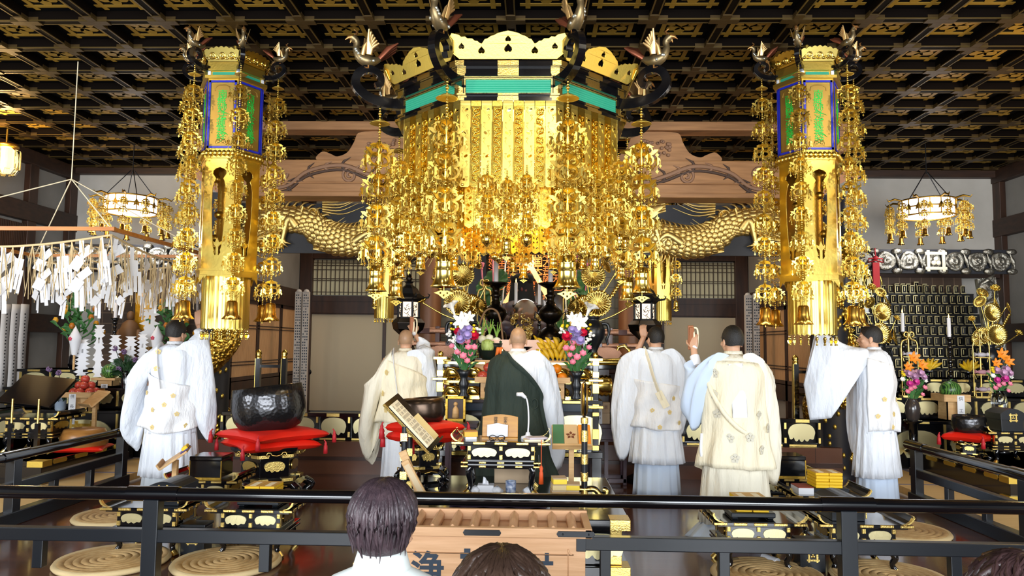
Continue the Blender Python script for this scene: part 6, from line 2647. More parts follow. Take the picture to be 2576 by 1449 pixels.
def round_chest(loc, label, w=.24, d=.30, h=.17):
	t = thing('sutra_chest', label, 'chest', loc)
	m = MB()
	m.bb(-w / 2 + .01, w / 2 - .01, -d / 2 + .01, d / 2 - .01, 0, h * .55)
	m.build('chest_body', LACQM, t, bev=.004)
	m = MB()
	pts = [(-w / 2, h * .5)] + [(-w / 2 + w * i / 10, h * .78 + h * .22 * math.sin(PI * i / 10)) for i in range(11)] + [(w / 2, h * .5)]
	m.poly(pts[::-1], d, 0, M=TR(0, d / 2, 0) @ UPR)
	m.build('rounded_lid', LACQM, t, bev=.004)
	m = MB()
	crest(m, TR(0, -d / 2 - .001, h * .6) @ UPR, .045)
	m.build('crest', FIT, t)
	m = MB()
	m.bb(w / 2 - .012, w / 2 - .004, -d / 2 - .003, -d / 2 + .004, .02, h * .78)
	m.build('gilt_edge', FIT, t)
	return t

round_chest((D[1].location.x + .1, 5.43, HD), 'round-lidded black chest with gold crest on the far left desk')
o = round_chest((D[4].location.x - .08, 5.3, HD), 'round-lidded black chest with gold crest on the far right desk')

def square_chest(loc, label, w=.27, d=.25, h=.19):
	t = thing('square_chest', label, 'chest', loc)
	m = MB()
	m.bb(-w / 2, w / 2, -d / 2, d / 2, .01, h * .8)
	m.build('chest_body', LACQ, t, bev=.004)
	m = MB()
	m.bb(-w / 2 - .006, w / 2 + .006, -d / 2 - .006, d / 2 + .006, h * .8, h)
	m.build('lid', LACQ, t, bev=.008)
	m = MB()
	for s in (-1, 1):
		m.bb(s * w / 2 - .004, s * w / 2 + .004, -d / 2 - .004, -d / 2 + .004, .0, h * .8)
	m.bb(-w / 2, w / 2, -d / 2 - .004, -d / 2 + .002, 0, .012)
	m.build('gilt_edge', GOLDD, t)
	return t

square_chest((D[5].location.x - .0, 6.45, HD), 'square black chest on the rear desk at left')
square_chest((D[6].location.x + .04, 6.95, HD), 'square black chest on the rear desk at right')

def yellow_stack(loc, label, cols, rows, n, tray, w=.105, d=.20, th=.024):
	"""books of one pile stay separate objects"""
	z = loc[2]
	if tray:
		t = thing('book_tray', 'low black tray under the %s' % label, 'tray', loc)
		m = MB()
		m.bb(-.15, .15, -.12, .12, .012, .045)
		for x in (-.12, .12):
			m.bb(x - .02, x + .02, -.11, .11, 0, .012)
		m.build('tray_body', LACQM, t, bev=.006)
		z += .045
	for c in range(cols):
		for k in range(n):
			b = thing('sutra_book', 'yellow sutra book in the %s' % label, 'book', (loc[0] + (c - (cols - 1) / 2) * (w + .004) + RN.uniform(-.003, .003), loc[1] + RN.uniform(-.004, .004), z + k * th), 0, label)
			m = MB()
			m.bb(-w / 2, w / 2, -d / 2, d / 2, .001, th - .002)
			m.build('pages', YELLOW, b, bev=.002, seg=1)
			if k == n - 1:
				m = MB()
				m.bb(-w / 2, w / 2, -d / 2, d / 2, th - .002, th)
				m.bb(-w * .2, w * .2, -d * .4, d * .3, th, th + .001, 1)
				m.build('cover', [YELLOWD, PAPERC], b)

yellow_stack((D[2].location.x + .03, 5.42, HD), 'pair of yellow piles on the second desk from left', 2, 1, 4, True)
yellow_stack((D[3].location.x - .02, 5.28, HD), 'pair of yellow piles on the third desk from left', 2, 1, 4, True)
yellow_stack((D[7].location.x + .03, 6.2, HD), 'tall yellow pile on the rear right desk', 2, 1, 5, True)
p = at(1945, 1150, 7.6)
t = thing('reading_stool', 'low dark stool behind the square black chest at right', 'stool', (p.x, 7.6, 0))
m = MB()
m.bb(-.2, .2, -.15, .15, .26, .30)
for sx in (-1, 1):
	for sy in (-1, 1):
		m.bb(sx * .16 - .02, sx * .16 + .02, sy * .12 - .02, sy * .12 + .02, 0, .26)
m.build('stool_body', LACQB, t)
yellow_stack((p.x, 7.6, .30), 'yellow pile beside the cream-robed monk', 1, 1, 5, False, w=.14)
b = thing('red_white_book', 'white book with brown cover beside the tall yellow pile', 'book', (D[7].location.x - .17, 6.15, HD))
m = MB()
m.bb(-.06, .06, -.09, .09, 0, .05)
m.bb(-.06, .06, -.09, .09, .05, .056, 1)
m.build('pages', [PAPER, mat('brown_cover', '#8c3f2c', .6)], b)

# crested black boxes on the floor between the desks, paper roll
for px, y, lb in ((494, 5.35, 'small upright black box with gold crest, between the two left desks'), (2035, 5.2, 'small upright black box with gold crest, between the two right desks')):
	t = thing('crest_box', lb, 'box', (at(px, 1370, y).x, y, 0))
	m = MB()
	m.bb(-.085, .085, -.07, .07, 0, .19)
	m.build('box_body', LACQM, t, bev=.006)
	m = MB()
	m.bb(-.09, .09, -.075, .075, .19, .21)
	m.build('lid', LACQM, t, bev=.004)
	m = MB()
	crest(m, TR(0, -.071, .11) @ UPR, .042)
	m.build('crest', FIT, t)
	if px > 1000:
		m = MB()
		o = thing('paper_roll', 'white paper roll lying on the floor by the right front mat', 'paper roll', fl(1938, 1408, .03))
		m.tube([(-.03, .06, 0), (.03, -.06, 0)], .028, 16)
		m.build('roll', PAPER, o)

# ================================================================ round straw mats
def straw_mat(loc, label, r):
	t = thing('straw_mat', label, 'floor mat', loc, RN.uniform(0, 6), 'round straw mats')
	m = MB()
	turns = 7
	n = turns * 40
	pts, rr = [], []
	for i in range(n + 1):
		u = i / n
		a = 2 * PI * turns * u
		pts.append((r * (.03 + .92 * u) * math.cos(a), r * (.03 + .92 * u) * math.sin(a), .030))
		rr.append(r * .078)
	m.tube(pts, rr, 7, 0, flat=1.0, up=(0, 0, 1))
	m.v = [Vector((p.x, p.y, .004 + (p.z - .03 + r * .078) * .55 + (.007 if p.z > .03 else 0))) for p in m.v]
	m.build('coiled_straw', STRAW, t)
	m = MB()
	m.lathe([(0, .002), (r * .98, .004), (r * 1.01, .02), (r * .97, .04), (r * .9, .035), (0, .03)], 48)
	m.build('rim_band', mat('straw_rim_%d' % int(abs(loc[0]) * 100), '#d6bd8c', .8, bump=(90, .5, 'n', .004)), t)
	return t

for px, y, r, lb in ((283, 5.06, .36, 'front row round straw mat, leftmost'), (570, 5.06, .355, 'front row round straw mat, second from left'), (1930, 5.0, .36, 'front row round straw mat, third from left'), (2235, 5.0, .36, 'front row round straw mat, rightmost')):
	straw_mat((at(px, 1425, y).x, y, 0), lb, r)
p = fl(300, 1304)
straw_mat((p.x, p.y, 0), 'round straw mat behind the far left desk', .36)
p = fl(2285, 1342)
straw_mat((p.x - .05, p.y, 0), 'round straw mat behind the far right desk', .36)

# ================================================================ temple bowls on red cushions
def hex_stand(loc, label, R_, h):
	t = thing('bowl_stand', label, 'stand', loc, PI / 6)
	m = MB()
	m.lathe([(R_ * 1.08, h * .93), (R_ * 1.12, h), (R_ * .9, h), (0, h)], 6, 0, sm=False)
	m.lathe([(R_ * .80, h * .42), (R_ * .80, h * .86), (R_ * 1.0, h * .90), (R_ * 1.06, h * .93)], 6, 0, sm=False)
	m.lathe([(R_ * .95, h * .36), (R_ * .95, h * .42), (R_ * .8, h * .42)], 6, 0, sm=False)
	m.lathe([(R_ * 1.05, h * .26), (R_ * 1.12, h * .31), (R_ * .95, h * .36)], 6, 0, sm=False)
	m.lathe([(R_ * 1.1, 0), (R_ * 1.1, h * .05), (R_ * .8, h * .07)], 6, 0, sm=False)
	m.build('lacquer_body', LACQ, t, bev=.004)
	m = MB()
	for k in range(6):
		a6 = R_ * .82 * math.cos(PI / 6)
		m.T = face(k, a6, 6)
		w = a6 * math.tan(PI / 6)
		m.poly(scallop(w * 1.4, h * .2, 4, 3), .01, 0, M=TR(0, h * .64, 0))
		for s in (-1, 1):
			for z in (.84, .4):
				m.bb(*sorted((s * (w + R_ * .08), s * w * .45)), h * z - h * .03, h * z + h * .03, 0, R_ * .12)
	m.build('gilt_fitting', FIT, t)
	m = MB()
	for k in range(6):
		m.T = RZ(PI / 3 * k)
		m.tube(spl([(R_ * 1.0, 0, h * .30), (R_ * 1.22, 0, h * .2), (R_ * 1.05, 0, h * .08), (R_ * 1.25, 0, .0)], 4), [R_ * .12] * 13, 8, 0)
	pieces(m, 'scroll_foot', LACQ, t)
	m = MB()
	for k in range(6):
		m.T = face(k, R_ * 1.08 * math.cos(PI / 6), 6)
		m.tube([(p[0], h * .88 + p[2], .0) for p in spiral(-R_ * .22, 0, h * .06, 1.1, 0, 1, 8)][::-1] + [(0, h * .86, 0)] + [(p[0], h * .88 + p[2], .0) for p in spiral(R_ * .22, 0, h * .06, 1.1, PI, -1, 8)], .006, 5)
		m.tube([(-R_ * .3, h * .3, .02), (0, h * .34, .03), (R_ * .3, h * .3, .02)], .005, 5)
	pieces(m, 'gilt_scroll', FIT, t)
	return t

def cushion(loc, label, w, th, rz, tass=True):
	t = thing('red_cushion', label, 'cushion', loc, rz)
	m = MB()

	def f(sgn):
		def g(u, v):
			x, y = u * 2 - 1, v * 2 - 1
			e = max(0, (1 - abs(x) ** 3.0)) * max(0, (1 - abs(y) ** 3.0))
			pinch = 1 - .10 * (1 - x * x) - .0
			pinch2 = 1 - .10 * (1 - y * y)
			lift = -.10 * th * (x * x * y * y)
			return (x * w / 2 * pinch2, y * w / 2 * pinch, th / 2 + lift + sgn * th / 2 * e ** .3 * (1 + .06 * math.sin(9 * x + 4 * y)))
		return g
	m.grid(f(1), 22, 22)
	m.grid(f(-1), 22, 22)
	m.build('silk_cover', RED, t)
	if tass:
		for sx in (-1, 1):
			for sy in (-1, 1):
				m = MB()
				x, y, z = sx * w / 2, sy * w / 2, th * .85
				m.tube([(x, y, z), (x * 1.03, y * 1.03, z - .02)], .006, 6)
				m.lathe([(.008, z - .02), (.014, z - .035), (.012, z - .05), (.018, z - .055), (.022, z - .13), (0, z - .13)], 10, 0, (x * 1.03, y * 1.03, 0))
				m.build('tassel', REDT, t)
	return t

def rin(loc, label, R_, h, mt, tilt=0.0, rz=0):
	t = thing('temple_bowl', label, 'bell bowl', loc)
	t.rotation_euler = (0, tilt, rz)
	m = MB()
	m.lathe([(0, .0), (R_ * .55, .0), (R_ * .80, h * .10), (R_ * .95, h * .3), (R_ * 1.0, h * .52), (R_ * .97, h * .8), (R_ * .93, h), (R_ * .86, h), (R_ * .88, h * .8), (R_ * .88, h * .4), (0, h * .15)], 48)
	m.build('bowl', mt, t)
	return t

def rin_set(px, Y, zf, R_, ys, names, mt, tilt, ncush=2, ch=.10, cw=None):
	"""ys: pixel rows of bowl rim, bowl bottom, stand top"""
	x = at(px, ys[1], Y).x
	z_rim, z_bot, z_st = (at(px, y, Y).z for y in ys)
	hex_stand((x, Y, zf), names[2], R_ * .95, z_st - zf)
	cw = cw or R_ * 2.3
	z_st -= .04 * R_ / .35
	th = (z_bot - z_st + .055) / 2 if ncush > 1 else z_bot - z_st + .02
	for k in range(ncush):
		cushion((x + .02 * k, Y, z_st + k * (th - .025)), names[1] if ncush == 1 else ('%s cushion %s' % (('lower red', 'upper red')[k], names[1])), cw * (1 if k else .95), th, PI / 4 + (.12 if k else -.1))
	rin((x, Y, z_bot - .012), names[0], R_, z_rim - z_bot, mt, tilt)

rin_set(682, 7.25, 0, .352, (968, 1082, 1118), ('huge hammered black temple bowl on red cushions at left', 'under the huge black temple bowl', 'hexagonal black and gilt stand under the huge temple bowl'), BOWLM, math.radians(-7))
rin_set(1064, 5.92, .41, .185, (998, 1066, 1106), ('brown bronze temple bowl on red cushions near the priest', 'under the brown bronze bowl', 'hexagonal black stand under the brown bronze bowl'), BOWLB, math.radians(-4), cw=.47)
rin_set(2437, 8.2, .30, .165, (1042, 1090, 1106), ('small black temple bowl on the right side platform', 'thin red cushion under the small black bowl at right', 'black lacquer stand under the small black bowl at right'), BOWLM, 0, 1, cw=.44)

# ================================================================ the preacher's desk and what is on it
PD = sutra_desk((at(1260, 1100, 5.45).x, 5.64, PZ), 'wide gilt sutra desk standing on the priest platform', 0, .72, .40, .385)
PD['group'] = 'desk of the priest'
dx, dz = PD.location.x, PZ + .385
t = thing('reading_board', 'yellow wooden reading board with ink writing on the priest desk', 'reading board', (at(1258, 1085, 5.66).x, 5.66, dz))
m = MB()
pts = [(-.135, 0), (.135, 0), (.135, .15)] + [(.135 - .27 * i / 8, .15 + .018 * math.sin(PI * i / 8)) for i in range(1, 8)] + [(-.135, .15)]
m.poly(pts, .015, 0, M=TR(0, .0, .01) @ RX(math.radians(78)))
m.build('board', YELLOWW, t, bev=.002, seg=1)
m = MB()
m.bb(-.135, .135, -.05, .0, .0, .012)
m.box((0, .05, .06), (.05, .012, .13), 0, Matrix.Rotation(-.4, 3, 'X'))
m.build('ledge', YELLOWW, t)
m = MB()
for i, ch in enumerate('宗永山'):
	m.text(ch, .03, 0, TR(.04, .005 + .024 - i * .004, .145 - i * .022) @ RX(math.radians(78)), .001)
for i, ch in enumerate('理城本'):
	m.text(ch, .03, 0, TR(-.035, .005 + .024 - i * .004, .145 - i * .022) @ RX(math.radians(78)), .001)
m.v = [Vector((p.x, p.y - .026, p.z)) for p in m.v]
m.build('ink_writing', INK, t)
t = thing('open_leaflet', 'blank white open leaflet leaning on the yellow reading board', 'leaflet', (at(1251, 1082, 5.6).x, 5.612, dz + .014))
m = MB()
for s in (-1, 1):
	m.poly([(0, 0), (s * .078, .006), (s * .078, .092), (0, .105)][::s], .002, 0, M=RX(math.radians(74)) @ RY(s * .1))
m.build('page', PAPER, t)
t = thing('eyeglasses', 'black-rimmed eyeglasses lying on the priest desk', 'eyeglasses', (at(1250, 1090, 5.48).x, 5.50, dz + .022))
m = MB()
for s in (-1, 1):
	m.tube([(s * .032 + .026 * math.cos(a), -.0, .02 * math.sin(a)) for a in [2 * PI * i / 16 for i in range(17)]], .003, 6)
m.tube([(-.008, 0, .006), (0, 0, .01), (.008, 0, .006)], .003, 6)
m.build('rims', IRON, t)
m = MB()
for s in (-1, 1):
	m.tube([(s * .058, 0, .008), (s * .05, .05, -.01), (s * .03, .08, -.02)], .0025, 6)
m.build('temple_arm', IRON, t)
for k, (mt, w, h_) in enumerate(((PAPER, .085, .022), (mat('yellow_orange_book', '#f0b02c', .5), .10, .035))):
	t = thing('small_book', ('white booklet under the orange book, left on the priest desk', 'thick orange book on the left of the priest desk')[k], 'book', (at(1183, 1088, 5.6).x, 5.6, dz + (.0, .022)[k]), .2)
	m = MB()
	m.bb(-w / 2, w / 2, -.06, .06, 0, h_, 0)
	m.build('pages', mt, t, bev=.003)
	if k:
		m = MB()
		m.bb(-w / 2 - .002, w / 2, -.055, .062, h_, h_ + .004)
		m.build('cover', mat('tan_cover', '#c28a4c', .6), t)
t = thing('desk_lamp', 'white gooseneck reading lamp on the priest desk', 'lamp', (at(1328, 1088, 5.62).x, 5.64, dz))
m = MB()
m.lathe([(0, 0), (.055, 0), (.05, .018), (.02, .028), (.014, .05), (0, .05)], 20)
m.build('base', WHITEP, t)
m = MB()
m.tube(spl([(0, 0, .04), (.005, 0, .14), (0, 0, .24), (-.012, -.01, .30), (-.035, -.02, .325)], 5), .006, 8)
m.build('gooseneck', WHITEP, t)
m = MB()
m.tube([(-.02, -.015, .31), (-.05, -.025, .335), (-.085, -.035, .335)], [.012, .018, .014], 10, flat=1.4)
m.build('lamp_head', WHITEP, t)
for k in range(2):
	t = thing('sutra_booklet', ('cream booklet lying at the right end of the priest desk', 'pale grey booklet topmost at the right end of the priest desk')[k], 'book', (at(1342 + 8 * k, 1088, 5.52).x, 5.53, dz + .016 * k), .15 + .2 * k)
	m = MB()
	m.bb(-.07, .07, -.05, .05, 0, .015)
	m.build('pages', [PAPERC, mat('greyish_cover', '#cdbfc4', .7)][k], t, bev=.002)
t = thing('orange_tassel', 'orange cord and tassel hanging from the priest desk', 'tassel', (at(1362, 1095, 5.42).x, 5.425, dz))
m = MB()
m.tube([(0, 0, .02), (0, -.015, .0), (0, -.012, -.16)], .003, 6)
m.build('cord', ORANGET, t)
m = MB()
m.lathe([(.006, -.16), (.014, -.18), (.01, -.2), (.014, -.21), (.018, -.29), (0, -.29)], 10, 0, (0, -.012, 0))
m.build('tassel', ORANGET, t)
# under the desk
p = at(1258, 1228, 5.25)
t = thing('purple_cloth', 'dark purple cushion cloth before the priest desk', 'cloth', (p.x, 5.22, PZ))
m = MB()
m.grid(lambda u, v: ((u - .5) * .66, (v - .5) * .34, .045 * math.sin(PI * u) ** .4 * math.sin(PI * v) ** .5 + .006 * math.sin(23 * u + 7 * v)), 30, 12)
m.build('folds', PURPLE, t, solid=.006)
t = thing('tissue_box', 'white tissue box with a tissue pulled up, under the priest desk', 'tissue box', (at(1222, 1215, 5.55).x, 5.56, PZ))
m = MB()
m.bb(-.06, .06, -.05, .05, 0, .06)
m.build('carton', PAPER, t, bev=.003)
m = MB()
m.grid(lambda u, v: ((u - .5) * .05 * (1 - .3 * v), .012 * math.sin(6 * u) * (1 + v), .06 + .055 * v - .03 * u * v), 8, 6)
m.build('tissue', PAPER, t, solid=.002)
for k, px in enumerate((1195, 1250, 1330)):
	t = thing('crumpled_tissue', 'crumpled white tissue under the priest desk, %s' % ('left of the tissue box', 'right of the tissue box', 'right of the tea cup')[k], 'tissue', (at(px, 1215, 5.5).x, 5.52, PZ + .025))
	m = MB()
	m.grid(lambda u, v: ((.04 + .012 * math.sin(9 * u * PI + 5 * v)) * math.sin(PI * v) * math.cos(2 * PI * u), .03 * math.sin(PI * v) * math.sin(2 * PI * u), .026 * -math.cos(PI * v) + .008 * math.sin(14 * u * PI)), 16, 8, wrap=True)
	m.build('paper', PAPER, t)
t = thing('tea_cup', 'blue and white porcelain cup under the priest desk', 'cup', (at(1285, 1218, 5.55).x, 5.55, PZ))
m = MB()
m.lathe([(.03, 0), (.038, .01), (.04, .09), (.036, .09), (.034, .02), (0, .015)], 24)
m.build('cup_body', BLUEC, t)
m = MB()
m.lathe([(.0, -.0), (.055, .0), (.06, .006), (0, .008)], 20)
m.build('saucer', LACQB, t)
t = thing('paper_parcel', 'folded beige paper parcel behind the tea cup', 'parcel', (at(1295, 1175, 5.98).x, 5.98, PZ))
m = MB()
m.bb(-.16, .16, -.05, .05, 0, .17)
m.build('parcel', TAN, t, bev=.006)
m = MB()
m.poly([(-.09, 0), (.09, 0), (.02, .07), (-.05, .06)], .01, 0, M=TR(-.06, -.05, .17) @ UPR)
m.build('paper_flap', PAPER, t)

# little stacked boxes to the right
sp = [(0, 0), (1, 0), (0, 1), (1, 1), (0, 2), (1, 2), (0, 3)]
for c, k in sp:
	x = at(1402 + 36 * c, 1220, 5.3).x
	t = thing('incense_box', 'small %s box in the %s pile right of the priest desk, %s' % (('tan', 'tan', 'pale', 'yellow')[k] if not (c == 1 and k == 2) else 'yellow', ('left', 'right')[c], ('bottom one', 'second from bottom', 'third from bottom', 'topmost')[k]), 'box', (x + .004 * k, 5.3 + .01 * c, PZ + .042 * k), .1 - .15 * c)
	m = MB()
	m.bb(-.048, .048, -.06, .06, 0, .041)
	m.build('carton', mat('incense_box_%d%d' % (c, k), '#f0cf3a' if (c, k) in ((0, 3), (1, 2)) else ('#c9a36a', '#b5905c', '#d9c088')[k % 3], .6), t, bev=.003)
	m = MB()
	m.bb(-.05, .05, -.062, .062, .033, .0415)
	m.build('lid', TAN, t, bev=.002)
# long wooden ruler boxes leaning by the kendai
for k in range(2):
	t = thing('wooden_slat_box', ('long pale wooden slat leaning by the black book stand', 'long pale wooden box with a faint brand, leaning in front')[k], 'wooden box', (at(1060 + 12 * k, 1228, 5.2).x, 5.2 + .05 * (1 - k), PZ + .01))
	m = MB()
	m.bb(-.028, .028, -.012, .012, 0, .36 - .05 * k)
	m.build('slat', PALEW, t, bev=.003)
	m = MB()
	m.bb(-.018, .018, -.014, -.012, .05, .28)
	m.build('inset', mat('pale_inset_%d' % k, '#cdb690', .6), t)
	t.rotation_euler = (0, -.42 - .1 * k, 0)

# black-and-gilt folding book stand
def kendai(px, Y, label):
	t = thing('book_stand', label, 'book stand', (at(px, 1220, Y).x, Y, PZ))
	for y in (-.12, .12):
		m = MB()
		m.tube([(0, y, .03), (0, y, .50)], .02, 8)
		m.build('post', LACQM, t)
		m = MB()
		for z in (.02, .13, .26, .40):
			m.bb(-.024, .024, y - .024, y + .024, z, z + .055)
		pieces(m, 'gilt_sleeve', FIT, t)
		m = MB()
		m.tube(spl([(-.13, y, .035), (-.10, y, .012), (-.04, y, .035), (0, y, .05), (.04, y, .035), (.10, y, .012), (.13, y, .035)], 4), .022, 8)
		m.build('scroll_foot', LACQ, t)
	m = MB()
	m.bb(-.015, .015, -.12, .12, .10, .13)
	m.build('cross_bar', LACQ, t)
	a, b = Vector((.33, .0, -.34)), Vector((.05, .27, .06))
	org = Vector((-.15, -.13, .66))
	nrm = b.cross(a).normalized()
	if nrm.z < 0:
		nrm = -nrm

	def slab(m, u0, u1, v0, v1, h0, h1, mi=0):
		P = [org + a * u + b * v + nrm * hh for hh in (h0, h1) for u, v in ((u0, v0), (u1, v0), (u1, v1), (u0, v1))]
		m.add(P, [(3, 2, 1, 0), (4, 5, 6, 7), (0, 1, 5, 4), (1, 2, 6, 5), (2, 3, 7, 6), (3, 0, 4, 7)], mi)
	m = MB()
	slab(m, 0, 1, 0, 1, -.014, 0)
	slab(m, .97, 1, 0, 1, 0, .03)
	m.build('sloping_board', LACQ, t)
	m = MB()
	slab(m, 0, 1, -.015, 0, -.016, .003)
	m.build('gilt_edge', FIT, t)
	k = thing('open_sutra', 'open printed sutra book on the black book stand', 'book', t.location)
	m = MB()
	slab(m, .08, .93, .06, .55, .003, .022)
	m.build('page_block', PAPERC, k)
	m = MB()
	slab(m, .45, .93, .5, .98, .003, .012)
	m.build('loose_leaf', mat('yellowed_leaf', '#f0d898', .7), k)
	m = MB()
	for r in range(11):
		for c in range(8):
			if RN.random() < .75:
				u = .12 + .072 * r
				v = .10 + .054 * c
				slab(m, u, u + .05, v, v + .018, .022, .0225)
	m.build('printed_text', mat('faded_ink', '#5a4a44', .7), k)
	return t

kendai(1022, 5.45, 'black and gilt folding book stand left of the priest desk')
t = thing('gong_stand', 'tall black and gilt post with scrolled feet right of the priest desk', 'stand', (at(1470, 1230, 5.42).x, 5.42, PZ))
m = MB()
m.tube([(0, 0, .04), (0, 0, .56)], .022, 8)
m.build('post', LACQM, t)
m = MB()
for z, h_ in ((.03, .04), (.12, .06), (.24, .07), (.4, .08), (.53, .04)):
	m.lathe([(.027, z), (.027, z + h_)], 8)
pieces(m, 'gilt_sleeve', FIT, t)
for s in (-1, 1):
	m = MB()
	q = spl([(0, 0, .06), (s * .07, 0, .065), (s * .11, 0, .03), (s * .15, 0, .02), (s * .16, 0, .055), (s * .13, 0, .065)], 4)
	m.tube(q, .022, 8)
	m.tube([p + Vector((0, -.012, 0)) for p in q], .015, 6, 1)
	m.build('scroll_foot', [LACQ, FIT], t)
g = thing('hand_gong', 'small bronze gong seen edge-on above the gilt post', 'gong', (t.location.x, 5.46, PZ + .56))
m = MB()
m.T = TR(0, 0, .14) @ RY(PI / 2)
m.lathe([(.0, -.02), (.11, -.02), (.125, 0), (.11, .02), (0, .015)], 32)
m.build('gong_disc', GOLDD, g)
m = MB()
m.tube([(0, 0, 0), (0, 0, .05)], .012, 8)
m.tube([(0, .13 * math.cos(a), .14 + .13 * math.sin(a)) for a in [-PI / 2 + 2 * PI * i / 24 for i in range(25)]], .008, 6)
m.build('ring_frame', LACQ, g)

# natural wood lectern with books
def lectern(loc, label, w, d, tilt, h, side):
	t = thing('wooden_lectern', label, 'lectern', loc)
	m = MB()
	m.bb(-.02, .02, -.02, .02, 0, h)
	m.build('post', PALEW, t, bev=.003)
	m = MB()
	m.bb(-.12, .12, -.03, .03, 0, .025)
	m.bb(-.03, .03, -.12, .12, 0, .024)
	m.build('foot', PALEW, t, bev=.003)
	m = MB()
	rot = Matrix.Rotation(side, 3, 'Z') @ Matrix.Rotation(tilt, 3, 'X')
	m.box((0, 0, h + .02), (w, d, .018), 0, rot)
	e = rot @ Vector((0, -d / 2, .02))
	m.box(Vector((0, 0, h + .02)) + e, (w, .016, .05), 0, rot)
	m.build('sloping_board', PALEW, t, bev=.003)
	return t, rot

p = at(1437, 1180, 5.75)
L, rot = lectern((p.x, 5.75, PZ), 'pale wooden lectern holding books right of the priest desk', .30, .24, math.radians(38), .37, 0)
c0 = Vector((p.x, 5.75, PZ + .40))
for dxx, w, mt, lb, nm in ((-.10, .085, mat('green_cover', '#3f7048', .7), 'green covered book, left on the pale lectern', 'green_book'), (-.005, .10, mat('beige_cover', '#cba878', .7), 'beige book with brown flower crest on the pale lectern', 'crest_book'), (.10, .09, mat('orange_cover', '#ec8a24', .5), 'orange book, right on the pale lectern', 'orange_book')):
	b = thing(nm, lb, 'book', c0 + rot @ Vector((dxx, .0, -.002)))
	m = MB()
	m.box((0, 0, .008), (w, .21, .014), 0, rot)
	m.build('pages', PAPERC, b)
	m = MB()
	m.box(rot @ Vector((0, 0, .016)), (w, .21, .003), 0, rot)
	m.build('cover', mt, b)
	if nm == 'crest_book':
		m = MB()
		m.T = TR(0, 0, 0) @ rot.to_4x4() @ TR(0, -.01, .018)
		for k in range(5):
			a = PI / 2 + k * 2 * PI / 5
			m.poly([(.006 * math.cos(a), .006 * math.sin(a)), (.026 * math.cos(a - .5), .026 * math.sin(a - .5)), (.042 * math.cos(a), .042 * math.sin(a)), (.026 * math.cos(a + .5), .026 * math.sin(a + .5))], .001)
		m.build('flower_crest', mat('brown_crest', '#6e3418', .7), b)
p = at(440, 1200, 6.15)
L, rot = lectern((p.x, 6.15, 0), 'pale wooden lectern leaning left, in front of the left monk', .36, .24, math.radians(35), .52, math.radians(-70))
b = thing('sutra_wrap', 'yellow and violet folded cloth on the left pale lectern', 'cloth', Vector((p.x, 6.15, .55)) + rot @ Vector((.06, .10, .01)))
m = MB()
m.box((0, 0, .012), (.16, .05, .03), 0, rot)
m.build('yellow_fold', YELLOW, b, bev=.008)
m = MB()
m.box((0, -.0, -.004), (.2, .07, .006), 0, rot)
m.build('violet_fold', mat('violet_cloth', '#3f3a8c', .7), b)
# ================================================================ people
def hand(m, w, d, n, side, curl=.5, s=1.0):
	"""palm and five fingers; d = finger direction, n = palm normal, side = +1/-1 where the thumb leaves"""
	w, d, n = Vector(w), Vector(d).normalized(), Vector(n)
	n = (n - d * n.dot(d)).normalized()
	x = d.cross(n).normalized() * side
	for k in range(4):
		o = (-.027 + .018 * k) * s
		m.tube([w + x * o * .6, w + x * o + d * .05 * s, w + x * o + d * .085 * s], [.015 * s, .0145 * s, .011 * s], 8)
		L = (.062, .078, .084, .074)[k] * s
		p = w + x * o + d * .085 * s
		a = curl * (.6 + .1 * k)
		dd = d.copy()
		pts = [p]
		for q, f in ((0, .45), (1, .32), (2, .25)):
			dd = (dd * math.cos(a) + n * math.sin(a) + x * (.04 * (k - 1.5))).normalized()
			p = p + dd * L * f
			pts.append(p)
			nn = (n * math.cos(a) - d * math.sin(a)).normalized()
			a = a * 1.15
			dd = (d * math.cos(a * (1 + q * .5)) + n * math.sin(a * (1 + q * .5))).normalized()
		m.tube(pts, [.0105 * s, .0098 * s, .009 * s, .0065 * s], 8)
		m.sph(pts[-1], .0068 * s, 7, 5)
	p = w + x * .03 * s + d * .02 * s
	q = p + (d * .55 + x * .75 + n * .25).normalized() * .042 * s
	r = q + (d * .85 + x * .25 + n * .5 * curl).normalized() * .032 * s
	m.tube([w + d * .01 * s, p, q, r], [.016 * s, .0145 * s, .0115 * s, .008 * s], 8)
	m.sph(r, .0085 * s, 7, 5)

def head_prims(m, c, yaw=0.0, pitch=0.0):
	T = m.T
	m.T = T @ Matrix.Translation(c) @ RZ(yaw) @ RX(pitch)
	m.sph((0, -.012, .02), (.077, .096, .098), 20, 14)
	m.sph((0, .03, -.045), (.062, .062, .07), 16, 12)
	m.sph((0, .06, -.092), (.03, .025, .022), 10, 8)
	m.sph((0, .045, -.02), (.06, .052, .07), 14, 10)
	m.tube([(0, .085, .01), (0, .108, -.03), (0, .09, -.04)], [.009, .014, .012], 8)
	for s in (-1, 1):
		m.sph((s * .016, .092, -.038), (.008, .01, .007), 8, 6)
		m.sph((s * .034, .078, .022), (.026, .012, .009), 8, 6)
		m.sph((s * .05, .06, -.03), (.022, .02, .022), 8, 6)
		m.sph((s * .079, -.012, -.018), (.009, .02, .031), 10, 8)
		m.sph((s * .080, -.008, -.045), (.009, .011, .012), 8, 6)
	m.sph((0, .092, -.062), (.024, .01, .006), 10, 6)
	m.sph((0, .09, -.072), (.02, .01, .006), 10, 6)
	m.T = T

